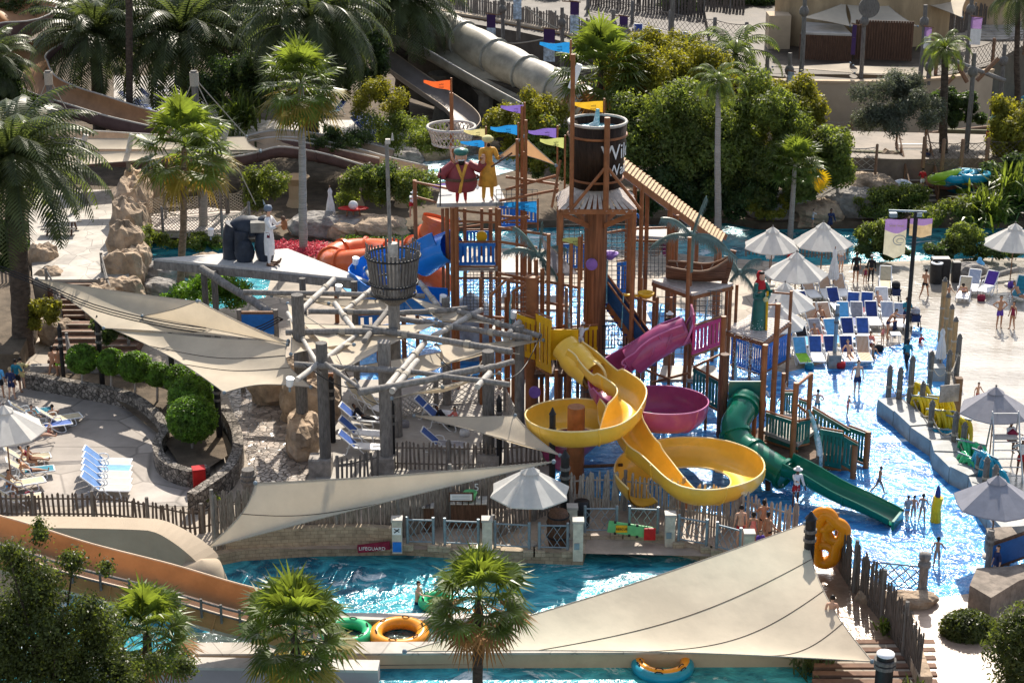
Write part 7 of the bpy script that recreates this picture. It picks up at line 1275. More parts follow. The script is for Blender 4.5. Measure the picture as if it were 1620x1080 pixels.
def flume(pts, wd, dp, label, mi=None): t = thing('raft_flume', label, 'water slide', pts[0]); chute('chute', pts, wd, dp, mi or crm, t, k=7, rimm=M_['conc'], outer=pls, th=.09); return t
og2 = mat('ochre_flume', (.30, .17, .085), .5, .2, .8)
flume([V(130, 80, 200), V(85, 92, 205), V(45, 118, 215), V(48, 148, 228), V(85, 170, 240), V(140, 188, 250), V(200, 207, 258), V(260, 222, 262)], 3.3, 1.3, 'ochre and plum raft flume making a tight bend at the upper left', og2)
flume([V(-60, 20, 140), V(0, 15, 140), V(35, 40, 145), V(20, 70, 150), V(-60, 90, 155)], 5.0, 2.4, 'brown bowl shaped flume bend in the top left corner', og2)
flume([V(-60, -10, 120), V(60, -4, 120), V(160, -8, 118)], 4.5, 2.2, 'dark plum flume crossing the top left', pls); flume([V(300, -20, 140), V(335, 15, 140), V(350, 35, 142), V(340, 45, 145)], 3, 1.6, 'white rimmed flume seen between the date palms', pls); flume([V(350, 10, 125), V(420, 22, 130), V(480, 30, 135)], 3.2, 1.1, 'straight cream and plum flume high behind the date palms')
flume([V(350, 78, 160), V(400, 80, 160), V(440, 84, 165)], 3, 1.0, 'short lower cream flume behind the date palms')
flume([V(100, 258, 330), V(240, 262, 320), V(360, 262, 310), V(440, 246, 300), V(520, 256, 302), V(600, 278, 310), V(660, 292, 318)], 2.6, .9, 'nearer lane of the long double plum flume crossing behind the shrubs'); flume([V(120, 232, 300), V(360, 244, 290), V(440, 232, 284), V(520, 242, 288), V(610, 262, 296)], 2.4, .8, 'farther lane of the long double plum flume')
for a in (470, 560, 640, 250): p = P(a, 325); tagt(MB().lathe((p.x, p.y, 0), [(.7, 0), (.5, .5), (.5, 1.4), (.9, 1.9)], 10).build('flume_pillar', tan), {470: 'tan pillar under the double flume behind the closed parasol', 560: 'tan pillar under the double flume left of the shrubs', 640: 'tan pillar at the right end of the double flume', 250: 'tan pillar under the double flume behind the bridge'}[a], 'pillar')
# posts with banners on the far walkway
def bpost(px, yt, yf, zb, label, bans, m='logd', r=.16):
    a = P(px, yf, zb); t = thing('banner_post', label, 'post', a); z = V(px, yt, yf).z; a2 = V(px, yt, yf); Yv_ = a.y
    d = ray(px, yt); tt = a.y/d.y; z = H+d.z*tt; MB().tube([(a.x, a.y, zb-.2), (a.x+.05, a.y, (zb+z)/2), (a.x, a.y, z)], [r*1.2, r, r*.9], 8).build('shaft', M_[m], t); MB().ball((a.x, a.y, z-1.2), (.35, .3, .4), 7, 6, .1).build('knot', M_[m], t)
    for (bx, by, bw, bh, m1, m2) in bans:
        d = ray(bx, by); tt = a.y/d.y; p = Vector((d.x*tt, a.y-.3, H+d.z*tt)); s = tt/FPX; W_, H_ = bw*s, bh*s
        for k, (u0, u1) in enumerate(((0, .42), (.42, 1))): MB().add([p+Vector((0, 0, -H_*u0)), p+Vector((W_, -.2, -H_*u0)), p+Vector((W_, -.1, -H_*u1)), p+Vector((0, .1, -H_*u1))], [(0, 3, 2, 1)]).build('banner' if k == 0 else 'banner_field', M_[m1 if k == 0 else m2], t)
        MB().tube([p+Vector((-.1, 0, .1)), p+Vector((W_+.1, -.2, .0)), (a.x, a.y, p.z)], .05, 5).build('arm', M_['wood'], t)
    return t
for a in [(795, -8, 118, 0, 'weathered post with violet banner at the left of the walkway', [(770, 22, 14, 50, 'ban_d', 'ban_b')]), (888, 12, 150, 0, 'weathered post behind the blue pennant', [(860, 45, 18, 52, 'ban_d', 'ban_b'), (902, 2, 14, 50, 'ban_d', 'ban_b')]), (968, 15, 130, 0, 'weathered post with a knotted top', [(980, 25, 13, 48, 'ban_d', 'ban_b')]), (820, -40, 60, 3.5, 'tall post with a blue banner above the wave channel', [(812, -4, 13, 34, 'ban_b', 'ban_b')]), (1060, -60, 110, 3.5, 'tall thin black lamp mast behind the channel', []), (1208, 88, 220, 0, 'post with a violet banner left of the curved wall', [(1192, 118, 12, 26, 'ban_d', 'ban_d')]), (1242, 84, 238, 0, 'post with a pale hanging banner at the left sail', [(1246, 112, 9, 34, 'ban_b', 'cloth_w')]), (1355, 8, 215, 0, 'tallest dark mast with a round disc before the kiosk', [(1348, 38, 6, 48, 'ban_d', 'ban_d')]), (1265, -10, 150, 4.3, 'dark mast at the left corner of the kiosk', []), (1455, 8, 130, 4.3, 'dark mast between the kiosk and the bright steps', [(1462, 42, 10, 34, 'ban_p', 'cloth_w')]), (1527, -12, 120, 4.3, 'dark mast with a large banner at the terrace corner', [(1536, 26, 16, 44, 'ban_p', 'cloth_w')]), (1528, 84, 240, 2.5, 'brown mast above the ring store', []), (1575, 70, 230, 0, 'brown mast at the right edge of the rear pool', []), (1468, 80, 130, 4.3, 'short dark mast by the curved wall end', [])]: bpost(*a)
for (x0, y0, x1, y1, yf, l_) in [(690, 18, 860, 62, 130, 'first string line of the garland above the wave channel'), (860, 60, 985, 80, 140, 'second string line of the garland'), (830, 10, 960, 40, 120, 'upper garland line left'), (985, 40, 1110, 60, 130, 'upper garland line right'), (1240, 120, 1360, 130, 225, 'cable in front of the curved wall')]:
    a, c_ = V(x0, y0, yf), V(x1, y1, yf); tagt(MB().tube([a.lerp(c_, i/12)-Vector((0, 0, 1.3*math.sin(math.pi*i/12))) for i in range(13)], .06, 5).build('garland_cable', M_['rope']), l_, 'cable')
tagt(MB().tube([(V(1375, 12, 215)+Vector((0, -.1, 0))), V(1375, 12, 215)+Vector((0, .1, 0))], .75, 20).build('disc', M_['logd']), 'round grey disc at the top of the tallest dark mast', 'disc')
# ring store pile
cl_ = ['r_teal', 'r_yel', 'r_pink', 'r_teal', 'r_lime', 'r_teal', 'r_lime', 'r_teal', 'r_yel']; k = 0
for row, (y, z, n) in enumerate([(300, .0, 7), (296, .75, 6), (290, 1.5, 6), (285, 2.1, 3)]):
    for i in range(n):
        px = 1486+i*22+row*4; z = z+.12; m = cl_[(i*3+row*2+(0 if i else 0)) % 9]; ring(px, y, z, m, '%s ring in the store pile, %s layer, %s from the left' % ({'r_teal': 'teal', 'r_yel': 'yellow', 'r_pink': 'salmon', 'r_lime': 'lime'}[m], ['ground', 'second', 'third', 'top'][row], ['first', 'second', 'third', 'fourth', 'fifth', 'sixth', 'seventh'][i]), .8, .27, rx=R(random.uniform(-25, 10)), ry=R(random.uniform(-15, 15)), group='stored rubber rings')
ring(1495, 292, 0, 'r_teal', 'single blue ring lying in front of the stairs', .9, .28, rx=.1); ring(1505, 328, .05, 'r_yel', 'yellow ring lying by the spiky plant', .75, .2); ring(1520, 322, .05, 'r_orange', 'orange ring behind the yellow one', .6, .2); ring(1300, 258, .6, 'r_white', 'white and violet ring leaning behind the trees', .9, .35, rx=1.0); ring(1393, 305, .8, 'r_white', 'tall white and green raft leaning beside the olive trunk', .9, .25, ry=1.3, rz=.3); ring(1425, 308, .8, 'r_white', 'white float leaning on a stump', .75, .22, rx=1.2); ring(1540, 398, .0, 'r_teal', 'pale teal ring in the rear river', .6, .2)

# small belongings and tables among the loungers
BG_ = [(1345, 478, 'cloth_r', 'red bag between the navy loungers'), (1300, 498, 'cloth_lg', 'lime bag near the closed parasol foot'), (1385, 503, 'cloth_t', 'teal bag next to the magenta towel'), (1440, 505, 'cloth_k', 'black bag at the pushchair'), (1296, 528, 'cloth_pk', 'coral bag behind the orange striped loungers'), (1332, 555, 'cloth_y', 'straw bag by the fourth row'), (1390, 556, 'cloth_k', 'black bag at the feet of the bending man'), (1280, 585, 'cloth_t', 'teal bag in front of the front row'), (1330, 583, 'cloth_r', 'red bag in front of the lamp post'), (1420, 500, 'cloth_n', 'navy bag left of the second pushchair'), (1552, 476, 'cloth_m', 'maroon bag right of the sunbather'), (1600, 455, 'cloth_p', 'violet bag below the right edge parasol'), (48, 790, 'cloth_m', 'brown woven bag on the left terrace'), (640, 676, 'cloth_g', 'grey bag on the lounger deck'), (735, 690, 'cloth_w', 'white bundle by the woman taking a photo')]
for px, yf, m, l_ in BG_:
    t = thing('beach_bag', l_, 'bag', P(px, yf)); p = P(px, yf); MB().lathe(p, [(0, 0), (.2, 0), (.24, .2), (.19, .34), (.15, .32), (.14, .1), (0, .1)], 12, sy=.6).build('bag_body', M_[m], t); MB().tube(cr([p+Vector((-.12, 0, .32)), p+Vector((-.08, 0, .5)), p+Vector((.08, 0, .5)), p+Vector((.12, 0, .32))], 4), .015, 5).build('strap', M_['rope'], t)
for px, yf, l_ in [(1310, 482, 'low white side table behind the navy loungers'), (1362, 528, 'low white side table between the second and third rows'), (1416, 540, 'low white side table near the man in the blue shirt'), (1260, 530, 'low white side table under the middle parasol'), (625, 660, 'low white side table on the lounger deck')]:
    t = thing('side_table', l_, 'side table', P(px, yf)); p = P(px, yf); MB().box((p.x, p.y, .42), (.5, .5, .04)).build('table_top', M_['white'], t)
    for a in (-.2, .2):
        for b_ in (-.2, .2): MB().tube([(p.x+a, p.y+b_, 0), (p.x+a, p.y+b_, .42)], .02, 5).build('leg', M_['white'], t)
# ================================================================ palms, trees, plants
palm('date_palm', 150, 60, 205, 'dark date palm over the bend of the raft flume', sc=2.2, seed=1, base=158, tr=.42, nf=76)
palm('date_palm', 290, 60, 200, 'dark date palm right of the thin trunk at the upper left', sc=2.7, seed=2, base=300, tr=.4, rz=1, nf=76)
palm('date_palm', 492, 45, 238, 'broad date palm with hanging fronds behind the fan palm', sc=2.6, seed=3, base=494, tr=.4, nf=80, droop=125)
palm('date_palm', 635, 0, 180, 'date palm trunk in front of the silvery flume top', sc=2.3, seed=2, base=636, tr=.45, rz=2, nf=76)
palm('date_palm', 20, 262, 560, 'large date palm at the left edge beside the picnic table', sc=2.0, seed=1, base=38, tr=.42, nf=76, rz=.5)
palm('date_palm', 395, 10, 170, 'date palm high at the top between two others', sc=2.3, seed=3, base=390, tr=.35, nf=80, droop=125)
tagt(MB().tube([P(205, 232), V(204, -30, 232)], .25, 9).build('palm_trunk', M_['barkd']), 'thin bare dark trunk cutting through the upper left corner', 'tree')
palm('date_palm', -20, 100, 260, 'partly cut off palm at the far left edge', sc=1.5, seed=1, tr=.3, nf=70)
palm('fan_palm', 476, 130, 400, 'tall fan palm with yellowing skirt left of the deck roof', 'fan', sc=1.05, m='palmg', bark='barkg', base=480, tr=.2, seed=11, dead=(13, 2.0, 'palmy'), nf=42, spread=140)
palm('fan_palm', 292, 232, 478, 'leaning fan palm in front of the rope bridge', 'fan', sc=1.15, m='palmg', bark='bark', base=285, tr=.17, seed=12, dead=(10, 1.9, 'palmy'), nf=34, spread=130)
palm('fan_palm', 320, 250, 372, 'slim fan palm growing through the rope bridge', 'fan', sc=.8, m='palmg', bark='barkg', base=322, tr=.22, seed=11, dead=(8, 1.8, 'palmy'), nf=46)
palm('fan_palm', 233, 1000, 1200, 'fan palm in front of the orange raft slide', 'fan', sc=.66, m='palmg', base=228, tr=.16, seed=12, dead=(8, 1.3, 'palmb'), nf=40, spread=125, zb=-1.5)
palm('fan_palm', 467, 1000, 1200, 'fan palm at the lower centre left of the amber ring', 'fan', sc=.78, m='palmg', base=470, tr=.17, seed=11, dead=(8, 1.5, 'palmy'), nf=38, zb=-1.5)
palm('fan_palm', 758, 946, 1200, 'fan palm with brown skirt rising from the bottom pool', 'fan', sc=.70, m='palmg', base=750, tr=.16, seed=13, dead=(12, 1.8, 'palmb'), nf=36, zb=-1.5)
palm('fan_palm', 950, 110, 300, 'bright fan palm behind the giant bucket', 'fan', sc=1.35, m='palmg', tr=.2, seed=12, nf=40, spread=125, dead=(8, 2, 'palmb'))
palm('coconut_palm', 1163, 85, 250, 'coconut palm standing above the green trees', sc=1.6, seed=21, m='palmg', base=1163, tr=.24, nf=24, nl=26, wid=.06, droop=130)
palm('coconut_palm', 1136, 128, 385, 'slender coconut palm with a long pale trunk', sc=.85, seed=21, m='palmg', bark='barkg', base=1136, tr=.17, nf=24, nl=26, wid=.06, droop=130)
palm('coconut_palm', 1495, 78, 300, 'small palm in front of the terrace corner', sc=.85, seed=21, m='palmg', base=1492, tr=.25, nf=24, nl=26, wid=.06, droop=130, rz=1)
palm('fan_palm', 1258, 258, 372, 'short palm with one yellow leaf at the rear river', 'fan', sc=.75, m='palmg', bark='barkg', base=1250, tr=.15, seed=13, nf=46)
t = thing('yellow_palm_leaf', 'single bright yellow fan leaf of the short palm', 'leaf', V(1290, 280, 370)); q = V(1282, 285, 370); v = []; f = []
for i in range(16): a = R(-60+150*i/15); tip = q+Vector((1.3*math.cos(a), -.2, 1.0*math.sin(a))); w_ = Vector((-math.sin(a), 0, math.cos(a)))*.10; o_ = len(v); v += [q, q.lerp(tip, .6)+w_, tip, q.lerp(tip, .6)-w_]; f.append((o_, o_+1, o_+2, o_+3))
MB().add(v, f).build('leaf', mat('yellow_leaf', (.75, .48, .01), .5, .1, 3, trans=.4), t)
palm('coconut_palm', 1610, -5, 200, 'palm fronds in the upper right corner', sc=1.3, seed=21, m='palm', tr=.2, nf=24, nl=26, wid=.06, droop=130)
# broadleaf trees
T = [('leafy', 1045, 105, 235, 3.6, 2.2, 2.4, 'thin golden tree behind the other yellow green trees'), ('leafm', 990, 230, 335, 2.2, 1.8, 2.8, 'bright tree directly right of the bucket rim'), ('leafd', 60, 20, 130, 4, 2.5, 3, 'dark tree behind the top left palms'), ('leafd', 225, 25, 140, 4, 2.5, 3.2, 'dark tree between two date palms at the top'), ('leafd', 1100, 5, 75, 5, 2.5, 2.5, 'dark tree behind the uppermost walkway'), ('leafd', 1185, 15, 80, 4, 2.5, 2.4, 'dark tree left of the stained tan building'), ('leafd', 1570, 10, 70, 6, 3, 4, 'dark tree in the top right corner'), ('leafd', 880, -8, 50, 6, 3, 2.5, 'dark foliage above the board fence'), ('leafd', 1500, 175, 285, 2.0, 1.2, 1.3, 'dark shrub tree right of the olive tree'), ('leafd', 440, 60, 150, 4, 2.4, 3, 'dark tree behind the tall fan palm'), ('leafd', 560, 110, 215, 3.4, 2, 3.2, 'dark tree right of the broad date palm'), ('leafd', 15, 150, 260, 2.6, 1.8, 2.6, 'dark tree at the upper left edge'), ('leafd', 0, 400, 540, 1.6, 1.4, 1.9, 'dark bush behind the trunk of the large left palm'), ('leafy', 1010, 150, 300, 3.4, 2.4, 3.0, 'yellow green tree behind the fan palm and the bucket'), ('leafy', 1085, 140, 280, 4.0, 2.5, 3.0, 'yellow tinged tree below the cream sails'), ('leafm', 1050, 215, 345, 3.6, 2.6, 3.2, 'round green tree right of the bucket'), ('leafm', 1120, 250, 352, 3.4, 2.4, 3.2, 'dense green tree behind the ramp roof'), ('leafm', 1190, 215, 345, 3.6, 2.4, 3.4, 'leafy tree right of the slender coconut palm'), ('leafy', 1245, 195, 320, 3.0, 2.2, 2.6, 'pale green tree in front of the net fence'), ('leafm', 1295, 265, 345, 2.6, 2.0, 2.4, 'green bushy tree at the rear river'), ('leafm', 1225, 290, 362, 2.2, 1.8, 2.0, 'lower bushy tree beside the short palm'), ('leafd', 1180, 310, 358, 3.0, 1.8, 1.8, 'dark undergrowth tree behind the boat platform'), ('leafd', 1080, 310, 356, 3.2, 1.8, 2.0, 'dark tree mass behind the model boat'),
 ('leafy', 835, 215, 330, 2.6, 2.0, 2.6, 'yellow green tree left of the bucket behind the pennants'), ('leafm', 870, 250, 335, 2.4, 1.8, 2.4, 'green tree behind the tan triangular sails'), ('leafy', 1606, 215, 310, 2.4, 1.8, 2.8, 'golden yellow tree at the right edge'), ('leafd', 1605, 300, 345, 2.6, 1.8, 2.6, 'dark tree below the golden one at the right edge'), ('leafd', 380, 150, 230, 3.2, 2.4, 3.2, 'dark bushy mass between the date palms')]
for m, px, py, yf, rx, ry, rz, l_ in T:
    c_ = V(px, py, yf); tree('broadleaf_tree', P(px, yf), c_.z+rz, (rx, ry, rz), l_, m, n=24000, size=.115, nc=38, crs=.30, tr=.16, cz=c_.z, shell=.6)
c_ = V(1400, 175, 305); tree('olive_tree', P(1408, 305), 0, (4.0, 2.4, 2.3), 'large grey green olive tree above the mossy wall', 'leafo', n=24000, size=.11, nc=40, crs=.27, tr=.32, cz=c_.z, aspect=.3, bark='bark')
S = [('leafm', 420, 300, 350, 1.6, 1.2, 1.2, 'green shrub left of the tall fan palm trunk'), ('leafm', 575, 300, 350, 1.5, 1.1, 1.2, 'shrub behind the red topped stand'), ('leafd', 605, 285, 345, 1.3, 1.1, 1.5, 'dark round shrub behind the red topped stand'), ('leafm', 655, 300, 352, 1.8, 1.2, 1.2, 'shrub behind the orange slide entrance'), ('leafm', 630, 210, 275, 2.4, 1.5, 1.4, 'loose shrub in front of the narrow flume'), ('leafy', 600, 165, 270, 2.0, 1.3, 1.8, 'airy yellow green shrub with bare stems'), ('leafm', 690, 225, 290, 1.8, 1.2, 1.0, 'shrub below the net basket'), ('leafd', 530, 225, 290, 2.2, 1.2, 1.0, 'low dark shrub beside the plum flume'), ('leafy', 1220, 330, 368, 1.2, .9, .8, 'small shrub at the near bank by the palm'), ('leafm', 1400, 325, 350, 1.8, 1.2, .9, 'green shrub left part at the far river bank'), ('leafm', 1440, 318, 350, 1.6, 1.2, .9, 'green shrub in front of the stairs'), ('leafm', 1495, 340, 372, 1.6, 1.2, 1.0, 'shrub right of the banners'), ('leafm', 1385, 380, 412, 1.2, .8, 1.1, 'thin shrub left of the purple banner'), ('leafm', 1510, 380, 412, 1.4, .8, .8, 'thin shrub behind the bins'), ('leafd', 1430, 400, 416, 4.2, .7, .45, 'long low dark hedge along the near river bank'), ('leafd', 1560, 400, 416, 3.4, .9, .6, 'dark hedge under the right edge parasol'),
 ('topiary', 350, 465, 505, 1.6, 1.3, .9, 'bright creeping shrub under the wooden deck roof'), ('topiary', 300, 470, 500, 1.3, 1.1, .6, 'low bright ground shrub by the side river'), ('leafm', 235, 385, 420, 1.0, .8, .9, 'climbing shrub at the bridge end'), ('leafm', 310, 385, 400, 1.4, .8, .5, 'creeper hanging below the bridge deck'), ('leafy', 10, 210, 480, 1.0, .8, 2.0, 'yellow flowering shrub at the left edge'), ('leafy', 75, 500, 560, .9, .7, 1.0, 'dry yellow shrub beside the lower steps'), ('leafm', 325, 785, 795, .5, .4, .25, 'small green plant in the pebble planter'), ('leafd', 195, 515, 600, 1.2, .8, .9, 'dark shrub under the left sail')]
for m, px, py, yf, rx, ry, rz, l_ in S:
    c_ = V(px, py, yf); big = 'hedge' in l_; tree('shrub', P(px, yf), 0, (rx, ry, rz), l_, m, 'shrub', n=6500 if not big else 9000, size=.085, nc=18, crs=.42, tr=.05, cz=c_.z, shell=.5, aspect=.5)
fb = []
v, f = leaves([(P(x, y)-P(560, 395)) for x, y in [(445, 398), (460, 400), (475, 402), (490, 398), (505, 404), (520, 400), (660, 392), (680, 394), (450, 394), (470, 395), (500, 396)]], [(.9, .9, .3)]*11, 5000, .07); me = npmesh('flower_bed', v, f); me.materials.append(mat('pink_flowers', (.62, .09, .13), .6, .3, 4, trans=.2)); o = link('flower_bed', me); o.location = P(560, 395)+Vector((0, 0, .2)); struct(o, 'stuff')
v, f = leaves([(P(x, 392)-P(620, 392)) for x in (560, 590, 620, 650, 680, 700)], [(1.0, .8, .3)]*6, 3500, .07); me = npmesh('ground_cover', v, f); me.materials.append(M_['topiary']); o = link('ground_cover', me); o.location = P(620, 385)+Vector((0, 0, .15)); struct(o, 'stuff')
spiky('spiky_plant', V(375, 190, 250)-Vector((0, 0, 1.0)), 260, 2.6, 'big spiky pandanus between the date palms', 'palmg', wid=.16); spiky('spiky_plant', V(1560, 330, 372)-Vector((0, 0, 1.2)), 320, 2.2, 'big spiky pandanus at the right by the river', 'palmg', wid=.13); spiky('spiky_plant', V(1600, 290, 360)-Vector((0, 0, 1)), 200, 2.0, 'second spiky plant at the right edge', 'palmg', wid=.13)
spiky('spiky_plant', V(360, 230, 300)-Vector((0, 0, 1)), 200, 2.0, 'dark spiky clump above the plum flume', 'palm', wid=.14); spiky('small_green_plant', P(1400, 1000), 60, .5, 'bright green plant at the foot of the curved stake fence', 'palmg', wid=.08); spiky('spiky_plant', P(1440, 1110), 80, .7, 'dark spiky plant at the bottom edge by the steps', 'leaff', wid=.07); spiky('spiky_plant', P(1280, 1075, -.7), 70, 1.2, 'dim reed plant below the sail corner', 'palm', wid=.07); spiky('spiky_plant', P(530, 250), 120, 1.1, 'agave like clump by the flume', 'palmg', wid=.12); spiky('spiky_plant', P(425, 245), 120, 1.1, 'agave like clump left of the tall fan palm', 'palmg', wid=.12)
# foreground tree, lower left; and lower right bush
g = thing('foreground_tree', 'dark glossy leaved tree filling the lower left corner', 'tree', P(60, 1300)); cs, rs = [], []
for px, py, r_ in [(20, 900, .7), (60, 930, .9), (30, 980, 1.1), (90, 990, 1.1), (140, 960, .7), (20, 1050, 1.2), (80, 1060, 1.3), (140, 1040, 1.0), (180, 1070, .8), (210, 1085, .7), (55, 860, .4), (62, 830, .28), (110, 900, .5), (112, 868, .22), (160, 915, .35), (12, 870, .45), (240, 1060, .45), (285, 1070, .5), (-10, 1000, 1.2), (120, 1100, 1.2), (150, 1000, .8)]: cs.append(tuple(V(px, py, 1330)-P(60, 1300)+Vector((0, random.uniform(-.8, .8), 0)))); rs.append((r_*.78,)*3)
v, f = leaves(cs, rs, 60000, .05, .55, .1, .3, .28); me = npmesh('crown', v, f); me.materials.append(M_['leaff']); link('crown', me, g)
b = MB(); root_ = V(75, 1150, 1330)-P(60, 1300); [b.tube([root_, root_.lerp(Vector(c), .5)+Vector((.1, 0, .1)), c], [.09, .05, .02], 5) for c in cs[::3]]; q = MB(); q.v = [tuple(Vector(v_)+P(60, 1300)) for v_ in b.v]; q.f = b.f; q.sm = b.sm; q.build('trunk', M_['barkd'], g)
g = thing('corner_shrub', 'dark pointed leaf shrub in the lower right corner', 'shrub', P(1610, 1120)); v, f = leaves([tuple(V(px, py, 1110)-P(1610, 1120)) for px, py in [(1600, 1000), (1620, 985), (1590, 1030), (1615, 1050), (1605, 1075), (1640, 1020)]], [(.75,)*3]*6, 6000, .10, .3, .2); me = npmesh('foliage', v, f); me.materials.append(M_['leaff']); link('foliage', me, g)
